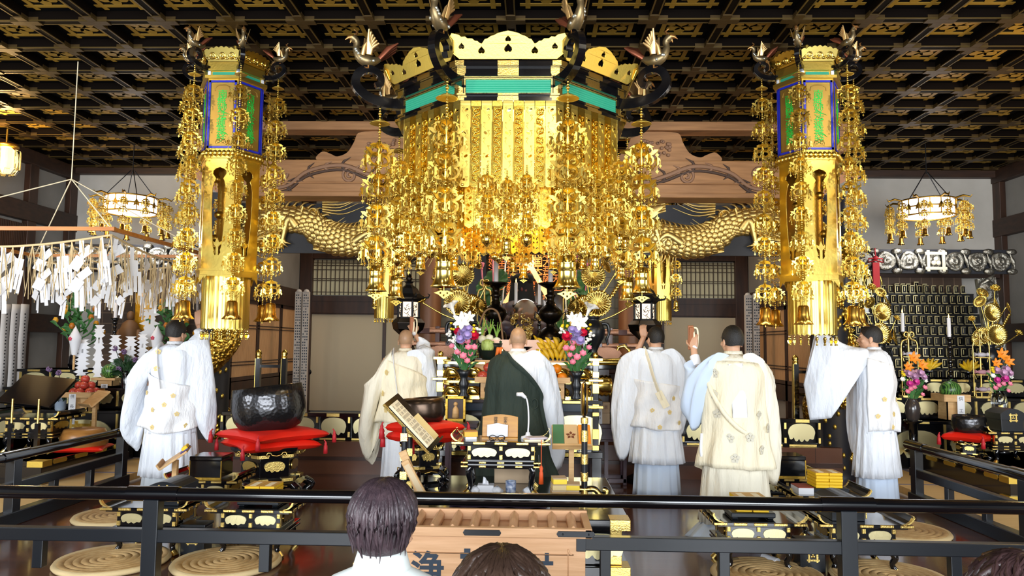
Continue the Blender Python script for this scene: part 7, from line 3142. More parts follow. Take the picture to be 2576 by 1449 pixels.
class Fig:
	"""one person standing at (x, y, z); local +y is the way the person faces"""

	def __init__(s, loc, H, label, rz=0.0, yaw=0.0, pitch=0.0):
		s.t = thing('person', label, 'person', loc, rz, sc=H / 1.70)
		s.yaw, s.pitch = yaw, pitch
		s.hc = Vector((0, .035, 1.585))

	def body(s, armL, armR, hL=None, hR=None, legs=True, vox=.0065, torso=True):
		m = MB()
		head_prims(m, s.hc, s.yaw, s.pitch)
		m.tube([(0, -.005, 1.38), (0, .005, 1.46), (0, .02, 1.54)], [.075, .056, .056], 14)
		if torso:
			m.tube([(0, 0, .92), (0, 0, 1.05), (0, -.01, 1.25), (0, -.01, 1.36), (0, 0, 1.42)], [.14, .125, .15, .14, .07], 16, flat=.75, up=(1, 0, 0))
		for arm_, h in ((armL, hL), (armR, hR)):
			if not arm_:
				continue
			q = spl([Vector(p) for p in arm_], 5)
			m.tube(q, [lerp(.046, .027, i / (len(q) - 1)) + .004 * math.sin(PI * min(1, i / 5)) for i in range(len(q))], 12)
			if h:
				hand(m, arm_[-1], *h)
		if legs:
			for k in (-1, 1):
				m.tube([(k * .085, 0, .95), (k * .095, .015, .5), (k * .095, -.01, .32), (k * .1, -.01, .07)], [.09, .062, .055, .036], 12)
				m.tube([(k * .1, -.05, .035), (k * .105, .04, .045), (k * .11, .14, .028)], [.034, .042, .03], 10)
		o = m.build('body_tmp', SKIN)
		r = o.modifiers.new('r', 'REMESH')
		r.mode = 'VOXEL'
		r.voxel_size = vox
		r.use_smooth_shade = True
		sm = o.modifiers.new('s', 'SMOOTH')
		sm.factor = .5
		sm.iterations = 3
		b = baked(o, 'body', [SKIN, SKINS], s.t)
		if s.bald:
			R_ = (RZ(s.yaw) @ RX(s.pitch)).to_3x3().transposed()
			for p in b.data.polygons:
				c = R_ @ (p.center - s.hc)
				if abs(c.z) < .2 and c.z > -.04 and c.y < .05 - .4 * (.05 - c.z) and abs(c.x) < .0785:
					p.material_index = 1
		m = MB()
		m.T = Matrix.Translation(s.hc) @ RZ(s.yaw) @ RX(s.pitch)
		for k in (-1, 1):
			m.sph((k * .032, .082, .002), (.012, .008, .005), 8, 6)
			m.box((k * .033, .094, .022), (.03, .006, .006))
		m.build('eye', INK, s.t)
		return b

	bald = False

	def hair(s, length=.0, mt=HAIR, fade=True):
		"""cropped hair: a cap over top and back, fading to a shaved nape"""
		m = MB()
		m.T = Matrix.Translation(s.hc) @ RZ(s.yaw) @ RX(s.pitch)

		def f(u, v):
			a = 2 * PI * u
			fr = .5 + .5 * math.sin(a)
			low = lerp(-.052, .062, fr ** 1.6) - .012 * math.cos(2 * a)
			z = lerp(.122 + length, low, v)
			k = math.sqrt(max(0, 1 - ((z - .02) / (.104 + length)) ** 2)) if z > .02 else 1 - .12 * ((.02 - z) / .07) ** 2
			g = 1 + .02 * math.sin(a * 17 + v * 9) * v
			return ((.0805 + length * .5) * k * math.cos(a) * g, -.012 + (.100 + length * .6) * k * math.sin(a) * g, z)
		m.grid(f, 56, 14, 0, wrap=True)
		m.build('hair', mt, s.t)

	# ---- clothing
	def secs(s, z):
		S_ = s.S
		if z >= S_[0][0]:
			return S_[0][1:]
		for a, b in zip(S_, S_[1:]):
			if z >= b[0]:
				t = (a[0] - z) / (a[0] - b[0])
				t = t * t * (3 - 2 * t)
				return tuple(lerp(a[i], b[i], t) for i in range(1, 6))
		return S_[-1][1:]

	def pt(s, z, a, off=0.0, nf=9):
		rx, ry, cx, cy, fo = s.secs(z)
		f = 1 + fo * (math.sin(nf * a + 3 * z + s.ph) + .5 * math.sin((nf * 1.7) * a + 1.3))
		return Vector((cx + (rx * f + off) * math.cos(a), cy + (ry * f + off) * math.sin(a), z))

	def robe(s, S_, mt, name='robe', nf=9, n=72, k=26):
		s.S, s.ph = S_, RN.uniform(0, 6)
		m = MB()
		z1, z0 = S_[0][0], S_[-1][0]
		m.rings([[s.pt(lerp(z1, z0, i / k), 2 * PI * j / n, 0, nf) for j in range(n)] for i in range(k + 1)], 0, True, False)
		m.build(name, mt, s.t, solid=.004)

	def skirt(s, z1, z0, r1, r0, mt, name, pl=18, cx=(0, 0), fl=.72, amp=.10, dip=None):
		m = MB()
		n = pl * 6
		rs = []
		for i in range(9):
			v = i / 8
			ring = []
			for j in range(n):
				a = 2 * PI * j / n
				tri = ((j % 6) / 6.0)
				r = lerp(r1, r0, v ** .8) * (1 + amp * (.4 + v) * (tri - .5))
				z = lerp(z1, z0, v) + (dip(a) * v if dip else 0)
				ring.append((lerp(cx[0], cx[1], v) + r * math.cos(a), r * fl * math.sin(a), z))
			rs.append(ring)
		m.rings(rs, 0, True, False)
		m.build(name, mt, s.t, solid=.004)

	def collar(s, mt=CLOTHW, z=1.455, open_=.10):
		m = MB()
		m.rings([[((.066 + .012 * v) * math.cos(a) * (1 + .05 * v), -.002 + (.066 + .02 * v) * math.sin(a) + .012, z - .055 * v + .045 - (.10 * max(0, math.sin(a)) ** 2)) for a in [2 * PI * j / 30 for j in range(30)]] for v in (0, .5, 1, 1.6)], 0, True, False)
		m.build('collar', mt, s.t, solid=.008)

	def sleeve(s, pts, drops, ths, mt=CLOTHW, name='sleeve', side=None, sway=(0, 0)):
		q = spl([Vector(p) for p in pts], 5)
		n, L = 26, len(q)
		m = MB()
		rs = []
		ph = RN.uniform(0, 6)
		for i, c in enumerate(q):
			if side:
				c = c + Vector((0, -.085 * (1 - i / (L - 1)), 0))
			f = i / (L - 1) * (len(drops) - 1)
			k = min(int(f), len(drops) - 2)
			dr = lerp(drops[k], drops[k + 1], f - k)
			th = lerp(ths[k], ths[k + 1], f - k)
			t = q[min(i + 1, L - 1)] - q[max(i - 1, 0)]
			sd = Vector((-t.y, t.x, 0))
			sd = sd.normalized() if sd.length > 1e-3 and side is None else Vector(side or (1, 0, 0)).normalized()
			ring = []
			for j in range(n):
				a = 2 * PI * j / n
				sn = math.sin(a)
				dz = .088 * sn if sn > 0 else dr * sn
				w = th * math.cos(a) * (1 + (.35 * abs(sn) if sn < 0 else 0)) + .018 * math.sin(5 * sn + i * .7 + ph) * (.4 + abs(sn))
				ring.append(c + sd * w + Vector((sway[0] * max(0, -dz), sway[1] * max(0, -dz), dz)))
			rs.append(ring)
		m.rings(rs)
		m.build(name, mt, s.t)

	def kesa(s, mt, a0, a1, ztop, zbot, off=.018, name='surplice', nu=44, nv=22, nf=7, flare=0.0):
		"""draped cloth over the robe between angles a0..a1; ztop/zbot give the edges along u"""
		m = MB()

		def f(u, v):
			a = math.radians(lerp(a0, a1, u))
			z = lerp(ztop(u), zbot(u), v)
			rx, ry, cx, cy, fo = s.secs(z)
			w = off + flare * v + .016 * math.sin(nf * u * PI + 4 * v) * (.3 + v) + .008 * math.sin(13 * v + 9 * u)
			return (cx + (rx + w) * math.cos(a), cy + (ry + w) * math.sin(a), z)
		m.grid(f, nu, nv)
		s.kfun = f
		m.build(name, mt, s.t, solid=.006)
		s.kf = (a0, a1, ztop, zbot, off)

	def emblem(s, spots, mt, r=.022, off=None, name='flower_emblem'):
		a0, a1, zt, zb, o = s.kf
		for u, v in spots:
			a = math.radians(lerp(a0, a1, u))
			z = lerp(zt(u), zb(u), v)
			rx, ry, cx, cy, fo = s.secs(z)
			w = (off if off is not None else o) + .013
			m = MB()
			p = Vector(s.kfun(u, v)) + Vector((math.cos(a), math.sin(a), 0)) * .006
			m.T = Matrix.Translation(p) @ RZ(a - -PI / 2) @ UPR
			for k in range(5):
				b = PI / 2 + 2 * PI * k / 5
				m.poly(circ(r * .48, 8, r * .62 * math.cos(b), r * .62 * math.sin(b)), .004)
			m.build(name, mt, s.t)

	def strap(s, pts, w, mt, name='surplice_strap', flat=.12):
		m = MB()
		m.tube(spl(pts, 6), w, 10, 0, flat=flat, up=(0, -1, .2) if False else None)
		m.build(name, mt, s.t)

	def tabi(s):
		m = MB()
		for k in (-1, 1):
			m.tube([(k * .1, -.055, .03), (k * .102, -.02, .045), (k * .105, .06, .042), (k * .11, .14, .026), (k * .112, .17, .02)], [.03, .042, .044, .036, .02], 12)
			m.tube([(k * .1, -.015, .04), (k * .1, -.015, .14)], [.044, .042], 12)
		m.build('tabi_sock', PAPER, s.t)

def held(name, label, cat, loc, rz, fn):
	t = thing(name, label, cat, loc, rz)
	fn(t)
	return t

def clapper(t):
	m = MB()
	m.box((0, 0, .02), (.045, .02, .20))
	m.box((.0, -.02, .02), (.04, .016, .17), 0, Matrix.Rotation(.12, 3, 'X'))
	m.build('wooden_block', mat('clapper_wood', '#9a5a2c', .45), t, bev=.005)
	m = MB()
	m.tube(spl([(.01, -.02, .10), (.045, -.03, .09), (.05, -.03, .0), (.035, -.035, -.07), (.01, -.03, -.06), (.02, -.03, .03), (.01, -.02, .10)], 5), .008, 7)
	m.build('cord_loop', PAPERC, t)
	m = MB()
	m.sph((.02, -.04, -.06), .022, 12, 8)
	m.build('pompon', PAPER, t)

BASE = [(1.475, .075, .07, 0, .0, 0), (1.445, .13, .09, 0, -.004, .004), (1.405, .19, .112, 0, -.01, .012), (1.33, .212, .125, 0, -.012, .02), (1.18, .212, .132, 0, -.01, .028), (1.02, .20, .132, 0, 0, .03), (.90, .207, .142, 0, 0, .032)]

def floor_pt(px, Y):
	p = at(px, 900, Y)
	return (p.x, Y, 0)

# -- left monk: right hand raised, wide sleeves, sheer white surplice with gold flowers
g = Fig(floor_pt(438, 7.15), 1.70, 'person in white robe with raised right hand, back turned, at the left', .12, -.35)
g.body([(-.19, 0, 1.38), (-.29, -.02, 1.18), (-.22, .18, 1.02)], [(.19, 0, 1.38), (.25, .06, 1.46), (.18, .13, 1.66)], ((-.1, .9, -.2), (0, 0, 1), 1, .6), ((-.15, .1, 1), (0, 1, .1), -1, .25))
g.hair(.012)
g.robe(BASE + [(.62, .235, .16, 0, 0, .02)], CLOTHW)
g.skirt(.95, .22, .19, .27, CLOTHW, 'pleated_skirt', 16)
g.skirt(.5, .03, .2, .25, CLOTHG, 'hakama', 14)
g.collar()
g.sleeve([(-.14, 0, 1.40), (-.26, -.01, 1.28), (-.34, .04, 1.08), (-.33, .14, .98)], [.10, .30, .52, .56], [.10, .11, .11, .06], CLOTHW, sway=(-.10, 0))
g.sleeve([(.13, 0, 1.40), (.22, .02, 1.44), (.23, .06, 1.52), (.21, .1, 1.56)], [.12, .75, 1.0, .3], [.10, .10, .09, .05], CLOTHW, side=(1, .3, 0), sway=(.13, -.03))
g.kesa(KESAW, -205, 20, lambda u: lerp(1.30, 1.06, u) - .06 * math.sin(PI * u), lambda u: .66 + .03 * math.sin(9 * u), flare=.03)
g.emblem([(.28, .35), (.58, .25), (.36, .62), (.62, .62), (.42, .9), (.7, .9), (.5, .45)], EMBRO)
g.strap([(-.12, .09, 1.40), (-.13, .0, 1.455), (-.12, -.10, 1.40), (-.09, -.145, 1.22), (-.06, -.155, 1.05)], .045, KESAW)
m = MB()
for z in (1.40, 1.24):
	m.T = TR(-.105, -.125 if z > 1.3 else -.152, z) @ UPR
	for k in range(5):
		b = PI / 2 + 2 * PI * k / 5
		m.poly(circ(.012, 8, .016 * math.cos(b), .016 * math.sin(b)), .004)
m.build('flower_emblem', EMBRO, g.t)
g.tabi()

# -- second monk: shaven, clapper raised, cream surplice
g = Fig(floor_pt(1019, 7.7), 1.645, 'shaven person in ivory robe with cream surplice holding up a clapper, left of the priest', 0, 0)
g.bald = True
g.body([(-.19, 0, 1.38), (-.28, -.02, 1.16), (-.20, .16, 1.02)], [(.18, .02, 1.38), (.22, .16, 1.42), (.06, .24, 1.66)], ((.2, .9, -.2), (0, 0, 1), 1, .6), ((-.4, .15, .8), (-.3, 1, 0), -1, .9))
g.robe(BASE + [(.55, .235, .16, 0, 0, .02)], CLOTHI)
g.skirt(.95, .03, .18, .235, CLOTHW, 'pleated_skirt', 16)
g.collar(CLOTHI)
g.sleeve([(-.14, 0, 1.40), (-.25, -.01, 1.26), (-.32, .0, 1.06), (-.30, .1, .96)], [.10, .36, .70, .72], [.10, .12, .12, .06], CLOTHI, sway=(-.08, 0))
g.sleeve([(.13, 0, 1.40), (.20, .08, 1.43), (.20, .16, 1.46), (.14, .2, 1.54)], [.12, .55, .70, .3], [.10, .10, .09, .05], CLOTHW, side=(1, .3, 0), sway=(.14, 0))
g.kesa(KESAC, -215, 15, lambda u: lerp(1.435, 1.15, u ** 1.4), lambda u: lerp(.66, .80, u) + .03 * math.sin(7 * u), flare=.05)
g.emblem([(.35, .2), (.3, .55), (.38, .8), (.72, .62), (.55, .85), (.22, .4)], EMBRO, .03)
g.strap([(-.12, .08, 1.42), (-.12, -.02, 1.46), (-.11, -.10, 1.40), (-.07, -.15, 1.18), (-.04, -.16, .98)], .05, KESAW)
g.tabi()
loc = g.t.matrix_basis @ Vector((0, 0, 0))
held('wooden_clapper', 'clapper with white pompon held up by the shaven person left of the priest', 'clapper', (g.t.location.x + .03 * .97, 7.7 + .21, 1.72 * .97), .3, clapper)

# -- the priest in dark green
g = Fig(floor_pt(1303, 6.85), 1.66, 'shaven priest in white robe under a dark green mantle, facing the altar', 0, 0, -.06)
g.bald = True
g.body([(-.19, .0, 1.38), (-.24, .12, 1.20), (-.10, .32, 1.34)], [(.18, .02, 1.38), (.24, .12, 1.18), (.10, .30, 1.28)], ((.25, .5, .8), (.8, .3, 0), -1, .5), ((-.3, .6, .6), (-.8, .3, 0), 1, .5))
g.robe(BASE + [(.55, .26, .19, .0, 0, .03), (.25, .30, .21, .02, 0, .04), (.04, .31, .22, .02, 0, .05)], CLOTHW, nf=8)
g.collar(CLOTHW)
g.sleeve([(.13, 0, 1.40), (.23, .05, 1.30), (.27, .12, 1.16), (.22, .22, 1.14)], [.10, .55, .82, .5], [.10, .11, .11, .06], CLOTHW, side=(1, .15, 0), sway=(.14, -.02))
g.kesa(GREENK, -250, -38, lambda u: lerp(1.40, 1.46, min(1, u * 1.8)) if u < .55 else lerp(1.46, 1.08, ((u - .55) / .45) ** 1.5), lambda u: lerp(.12, .30, u ** 2), off=.06, name='green_mantle', flare=.12, nu=60, nv=30, nf=13)
e = [Vector(g.kfun(u, .004)) for u in (.5, .6, .7, .8, .9, 1)] + [Vector(g.kfun(1, v)) for v in (.1, .3, .5)]
g.strap([p + Vector((0, -.008, 0)) for p in e], [.030] * 49, GREENK, 'mantle_border', .3)
m = MB()
m.tube([(.02 + .14 + .03 * math.cos(a), -.19, 1.0 + .045 * math.sin(a)) for a in [2 * PI * i / 16 for i in range(17)]], .007, 6)
m.build('mantle_ring', GREENK, g.t)
g.tabi()
held('offering_clapper', 'small orange-brown wooden block in the raised hand of the green-robed priest', 'wooden block', (g.t.location.x - .17, 6.85 + .33, 1.36), .5, lambda t: MB().box((0, 0, 0), (.05, .03, .075), 0, Matrix.Rotation(.5, 3, 'Y')).build('block', ORANGEW, t, bev=.004))

# -- monk right of the altar: both hands before the head, pale surplice, pleated skirts
g = Fig(floor_pt(1650, 7.45), 1.69, 'person in white robe and pale blue pleated skirt seen from behind, right of the altar', -.05, .35)
g.body([(-.19, .0, 1.38), (-.24, .15, 1.30), (-.10, .20, 1.60)], [(.19, 0, 1.38), (.24, .1, 1.22), (.08, .24, 1.42)], ((-.1, .05, 1), (.3, 1, 0), -1, .8), ((-.5, .5, .6), (-.6, .6, 0), 1, .7))
g.hair(.002)
g.robe(BASE + [(.72, .21, .15, 0, 0, .016)], CLOTHW)
g.skirt(.98, .36, .18, .27, CLOTHW, 'pleated_overskirt', 15)
g.skirt(.6, .05, .19, .23, CLOTHB, 'hakama', 13)
g.collar()
g.sleeve([(-.13, 0, 1.40), (-.22, .03, 1.36), (-.27, .06, 1.30), (-.25, .12, 1.34)], [.10, .72, .95, .5], [.10, .12, .12, .06], CLOTHW, side=(1, -.1, 0), sway=(-.10, 0))
g.sleeve([(.13, 0, 1.40), (.20, .03, 1.32), (.23, .08, 1.22), (.19, .14, 1.22)], [.10, .45, .62, .4], [.09, .09, .09, .05], CLOTHW, side=(1, .1, 0), sway=(.04, .05))
g.kesa(KESAW, -190, 15, lambda u: lerp(1.20, 1.10, u), lambda u: .70 + .015 * math.sin(8 * u), flare=.02)
g.emblem([(.5, .3), (.42, .6), (.62, .6), (.72, .3), (.5, .92), (.75, .85)], EMBRO)
g.strap([(-.12, .08, 1.42), (-.12, -.02, 1.465), (-.10, -.11, 1.40), (-.04, -.15, 1.18), (.03, -.165, .98)], .045, KESAC)
m = MB()
m.T = TR(.04, -.185, .99) @ RZ(.0) @ UPR @ RZ(.5)
m.bb(-.035, .035, -.085, .085, 0, .006)
m.build('surplice_tab', KESAC, g.t)
g.tabi()

# -- nearer monk, cream surplice with grey flowers, clapper in the raised left hand
g = Fig(floor_pt(1845, 5.95), 1.665, 'person in cream surplice with grey flowers raising a clapper in the left hand', 0, .25)
g.body([(-.19, .0, 1.38), (-.27, .06, 1.26), (-.29, .14, 1.52)], [(.19, 0, 1.38), (.27, .1, 1.18), (.12, .26, 1.25)], ((.02, .1, 1), (.6, .8, 0), 1, .9), ((-.6, .6, .1), (0, 0, 1), 1, .6))
g.hair(.004)
g.robe(BASE + [(.6, .235, .17, .01, 0, .02), (.15, .27, .2, .0, 0, .03)], CLOTHI)
g.skirt(.95, .14, .2, .285, CLOTHI, 'pleated_skirt', 15)
g.skirt(.2, .02, .2, .30, CLOTHB, 'hakama', 12, cx=(0, -.09))
g.collar(CLOTHI)
g.sleeve([(-.13, 0, 1.40), (-.22, .02, 1.32), (-.29, .05, 1.27), (-.33, .09, 1.34)], [.10, .28, .42, .36], [.09, .09, .08, .05], CLOTHB, side=(1, .2, 0), sway=(-.10, 0))
g.sleeve([(.13, 0, 1.40), (.22, .05, 1.28), (.25, .1, 1.16), (.2, .18, 1.16)], [.10, .5, .75, .5], [.09, .10, .1, .06], CLOTHI, side=(1, .1, 0), sway=(.10, 0))
g.kesa(KESAC, -215, 35, lambda u: lerp(1.44, 1.40, u) - .05 * (2 * u - 1) ** 2, lambda u: .62 - .10 * abs(2 * u - 1) + .03 * math.sin(9 * u), flare=.045, nf=10)
g.emblem([(.3, .32), (.68, .5), (.33, .5), (.42, .72), (.55, .7), (.66, .82), (.45, .9), (.74, .62), (.3, .12)], EMBROG, .036)
g.strap([(-.02, -.13, 1.40), (-.01, -.165, 1.22), (.0, -.175, .98)], .06, KESAW)
g.strap([(.18, -.1, .98), (.06, -.19, .86), (-.1, -.19, .98), (-.2, -.12, 1.16), (-.23, -.02, 1.32)], .018, KESAC, 'surplice_cord', .8)
g.strap([(-.27, -.04, .84), (-.28, -.05, .72), (-.275, -.05, .66)], .012, PAPER, 'white_tassel', 1)
m = MB()
m.tube([(-.275, .075, 1.37), (-.287, .125, 1.45)], .04, 14)
m.build('white_wristband', PAPER, g.t)
g.tabi()
held('wooden_clapper', 'reddish clapper with looped cord raised in front of the grey panels, right side', 'clapper', (g.t.location.x - .30, 5.95 + .17, 1.585 * .98), .1, clapper)

# -- far right monk in profile, arm stretched to the left with a hanging sleeve
g = Fig(floor_pt(2198, 7.2), 1.715, 'person in white robe in profile stretching an arm to the left, at the right', .62, .5)
g.body([(-.17, .02, 1.38), (-.30, .16, 1.46), (-.42, .34, 1.68)], [(.19, 0, 1.38), (.25, .1, 1.16), (.10, .24, 1.04)], ((-.35, .3, .85), (.6, .6, 0), 1, .9), ((-.3, .9, -.1), (0, 0, 1), 1, .5))
g.hair(.004)
g.robe(BASE + [(.7, .205, .15, 0, 0, .016)], CLOTHW)
g.skirt(.98, .30, .17, .26, CLOTHW, 'pleated_overskirt', 15)
g.skirt(.5, .03, .19, .23, CLOTHB, 'hakama', 13)
g.collar()
g.sleeve([(-.12, .02, 1.40), (-.25, .12, 1.43), (-.34, .24, 1.52), (-.41, .32, 1.63)], [.10, .60, .72, .50], [.10, .09, .08, .05], CLOTHW, sway=(-.22, .16))
g.sleeve([(.10, .02, 1.40), (.16, .10, 1.25), (.05, .2, 1.12), (-.02, .24, 1.08)], [.12, .5, .62, .6], [.09, .12, .12, .06], CLOTHW, sway=(0, 0))
g.kesa(KESAW, -160, 60, lambda u: lerp(1.40, 1.22, u), lambda u: .72 + .02 * math.sin(8 * u), flare=.015)
g.emblem([(.2, .55), (.35, .75), (.3, .95), (.5, .5), (.12, .8), (.6, .85)], EMBRO)
g.tabi()
q = g.t.matrix_basis
mw = Matrix.Translation(g.t.location) @ RZ(.62) @ Matrix.Scale(1.715 / 1.7, 4)
p = mw @ Vector((-.45, .37, 1.77))
held('wooden_clapper', 'dark clapper stick held high beside the right hanging column', 'clapper', p, .2, lambda t: MB().box((0, 0, .02), (.022, .02, .23), 0, Matrix.Rotation(-.35, 3, 'Y')).box((.012, -.015, .01), (.016, .014, .18), 0, Matrix.Rotation(-.2, 3, 'Y')).build('stick', mat('clapper_red', '#7a3c24', .4), t, bev=.003))

# ---------------------------------------------------------------- visitors in the foreground
def lockhair(t, c, R_, low, mt, n, wave=.0, crown=(0, -.01, .1), name='hair', front=True, wd=.012, mess=.01):
	"""a head of hair: an under-cap and many overlapping locks falling from the crown"""
	m = MB()
	m.T = Matrix.Translation(c)
	m.grid(lambda u, v: (R_[0] * .97 * math.sin(PI * (.02 + v * .70)) * math.cos(2 * PI * u), R_[1] * .97 * math.sin(PI * (.02 + v * .70)) * math.sin(2 * PI * u), .96 * R_[2] * math.cos(PI * (.02 + v * .70))), 32, 14, wrap=True)
	for i in range(n):
		a = 2 * PI * (i + RN.uniform(-.4, .4)) / n * 7
		end = low + RN.uniform(-.015, .02) + (.05 if math.sin(a) > .3 else 0)
		a2 = a + RN.uniform(-.25, .25)
		layer = RN.uniform(.97, 1.05)
		pts, rr = [], []
		K = 9
		stop = RN.uniform(.6, 1)
		st = RN.uniform(0, .5) ** 2
		for k in range(K):
			v = lerp(st, stop, k / (K - 1))
			th = PI * v * .66
			aa = lerp(a, a2, v) + wave * math.sin(6 * v + i)
			z = R_[2] * math.cos(th) if v < .62 else lerp(R_[2] * math.cos(PI * .62 * .66), end, (v - .62) / .38)
			r = math.sin(th) if v < .72 else math.sin(PI * .72 * .66) * lerp(1, .80, (v - .72) / .28)
			pts.append((R_[0] * r * layer * math.cos(aa) + RN.uniform(-mess, mess) * v, R_[1] * r * layer * math.sin(aa) + RN.uniform(-mess, mess) * v, z))
			rr.append(wd * (math.sin(PI * (.12 + .86 * k / (K - 1)))) + .001)
		m.tube(pts, rr, 6, 0, flat=.45, up=(0, 0, 1))
	m.build(name, mt, t)

def visitor(px, y_top, Y, label, hw, mt, blouse, low, n, nm='', collar=True, wave=.0, mess=.006, wd=.012):
	p = at(px, y_top, Y)
	t = thing('person', label, 'person', (p.x, Y, 0))
	hc = Vector((0, 0, p.z - hw * 1.30))
	z = hc.z
	m = MB()
	head_prims(m, hc - Vector((0, 0, .0)))
	m.tube([(0, -.02, z - .26), (0, -.01, z - .16), (0, .0, z - .06)], [.08, .055, .055], 14)
	m.tube([(0, 0, z - .80), (0, 0, z - .6), (0, -.01, z - .38), (0, -.01, z - .26), (0, 0, z - .20)], [.17, .14, .15, .15, .06], 16, flat=.7, up=(1, 0, 0))
	for s in (-1, 1):
		m.tube([(s * .15, 0, z - .27), (s * .22, .02, z - .52), (s * .12, .22, z - .62)], [.055, .045, .032], 12)
		hand(m, (s * .12, .22, z - .62), (-s * .3, .9, -.2), (0, 0, -1), -s, .4)
		m.tube([(s * .09, 0, z - .76), (s * .1, .36, z - .72), (s * .1, .38, .12), (s * .1, .36, .06)], [.09, .07, .05, .04], 12)
		m.tube([(s * .1, .33, .04), (s * .105, .5, .03)], [.036, .028], 10)
	o = m.build('body_tmp', SKIN)
	r = o.modifiers.new('r', 'REMESH')
	r.mode = 'VOXEL'
	r.voxel_size = .008
	r.use_smooth_shade = True
	o.modifiers.new('s', 'SMOOTH').iterations = 3
	baked(o, 'body', [SKIN], t)
	lockhair(t, hc, (hw, hw * 1.28, hw * 1.30), -hw * low, mt, n, wave, mess=mess, wd=wd)
	m = MB()
	k = 40
	S_ = [(z - .115, .064, .064), (z - .14, .082, .078), (z - .165, .14, .092), (z - .195, .19, .105), (z - .28, .21, .12), (z - .55, .19, .125), (z - .82, .2, .15)]
	m.rings([[(a_[1] * math.cos(b) * (1 + .012 * math.sin(5 * b + 30 * a_[0])), a_[2] * math.sin(b) - .005, a_[0] + .012 * math.cos(b) ** 2 * (1 if a_[0] > z - .19 else 0)) for b in [2 * PI * j / k for j in range(k)]] for a_ in S_], 0, True, False)
	for s in (-1, 1):
		m.tube([(s * .15, 0, z - .215), (s * .2, .0, z - .32), (s * .235, .02, z - .54)], [.075, .075, .065], 14)
	m.build('blouse', blouse, t, solid=.006)
	if collar:
		m = MB()
		m.rings([[((.064 + q * .012) * math.cos(b), (.066 + q * .012) * math.sin(b) - .004, z - .075 - .04 * q - .02 * max(0, math.sin(b))) for b in [2 * PI * j / 30 for j in range(30)]] for q in (0, .5, 1, 1.3)], 0, True, False)
		m.build('collar', blouse, t, solid=.008)
	m = MB()
	m.bb(-.2, .2, -.2, .2, z - .90, z - .84)
	for sx in (-1, 1):
		for sy in (-1, 1):
			m.bb(sx * .17 - .015, sx * .17 + .015, sy * .17 - .015, sy * .17 + .015, 0, z - .90) if z > .95 else None
	s_ = m.build('chair_seat', WOODD)
	s_.name = 'folding_stool'
	s_.location = (p.x, Y, 0)
	tag(s_, 'dark wooden stool under the %s visitor' % nm, 'stool')
	return t

visitor(966, 1208, 2.15, 'visitor with short purple-brown hair and white collared blouse, seen from behind', .091, HAIRB, BLOUSE, .88, 230, nm='short-haired, white-collared', mess=.004)
visitor(1262, 1382, 1.5, 'visitor whose tousled brown crown of hair rises before the offering box', .098, mat('warm_brown_hair', '#46342a', .4, bump=(45, .3, 'n'), var=(9, '#2a1d17')), BLOUSE, 1.0, 180, nm='tousled brown-haired', wave=.25, mess=.012)
visitor(2580, 1396, 1.6, 'visitor whose dark wavy hair just shows in the lower right corner', .10, mat('wavy_brown_hair', '#4a3434', .4, bump=(45, .3, 'n'), var=(9, '#2c1e1e')), BLOUSE, 1.0, 150, nm='wavy-haired corner', wave=.3, mess=.012)
# ================================================================ side platforms and tiered side altars
def side_platform(x0, x1, y0, y1, label):
	t = thing('side_platform', label, 'platform')
	m = MB()
	m.bb(x0, x1, y0, y1, .075, .30)
	m.bb(x0 - .02, x1 + .02, y0 - .02, y1, .25, .30)
	m.build('platform_body', LACQ, t, bev=.005)
	for q in (0, 1):
		xe = x1 + .022 if x0 < 0 else x0 - .022
		xs = -1 if x0 < 0 else 1
		for k in range(7):
			y = y0 + .25 + k * .36
			if y < y1 - .1 and q == 0:
				m = MB()
				m.poly([(-.10, -.022), (.10, -.022), (.115, 0), (.10, .022), (-.10, .022), (-.115, 0)], .006, 0, M=TR(xe, y, .275) @ RZ(PI / 2 if x0 < 0 else -PI / 2) @ UPR)
				m.build('gilt_plate', GOLDM, t)
		m = MB()
		xc = x1 if x0 < 0 else x0
		m.bb(min(xc + xs * .13, xc - xs * .028), max(xc + xs * .13, xc - xs * .028), y0 - .028, y0 + .12, (.245, .08)[q], (.303, .13)[q])
		m.build('corner_plate', GOLDM, t)
	return t

side_platform(-6.6, -4.85, 7.3, 9.0, 'low black platform with gilt plates beside the left railing')
side_platform(4.5, 6.4, 7.2, 9.0, 'low black platform with gilt plates beside the right railing')

def tier_altar(x0, x1, label):
	t = thing('tiered_altar', label, 'altar')
	m = MB()
	ST = [(9.05, .075, .64, .34), (9.32, .64, .90, .17), (9.56, .90, 1.12, .13)]
	for y, z0, z1, h in ST:
		m.bb(x0, x1, y, 10.1, z0, z1)
		m.bb(x0 - .03, x1 + .03, y - .04, 10.1, z1 - .035, z1)
	m.build('altar_steps', LACQ, t, bev=.004)
	n0 = 3
	for (y, z0, z1, h), n in zip(ST, (3, 5, 6)):
		W = (x1 - x0) / n
		for i in range(n):
			m = MB()
			xc = x0 + W * (i + .5)
			m.poly(scallop(W - .12, h, 5, 3), .012, 0, M=TR(xc, y, (z0 + z1) / 2) @ UPR)
			m.build('gilt_cartouche', GOLDP, t)
			m = MB()
			m.bb(xc - W * .2, xc + W * .2, y - .046, y - .03, z1 - .03, z1 - .006)
			m.build('gilt_bar', FIT, t)
			m = MB()
			m.bb(xc - W / 2 - .012, xc - W / 2 + .012, y - .01, y + .01, z0 + .03, z1 - .04)
			m.build('gilt_strip', FIT, t)
	m = MB()
	crest(m, TR((x0 + x1) / 2, 9.035, .36) @ UPR, .15)
	m.build('crest', GOLDD, t)
	return t

tier_altar(-6.7, -4.3, 'tiered black altar with gilt cartouches behind the left monk')
tier_altar(4.25, 6.25, 'tiered black altar with gilt cartouches below the memorial tablets')

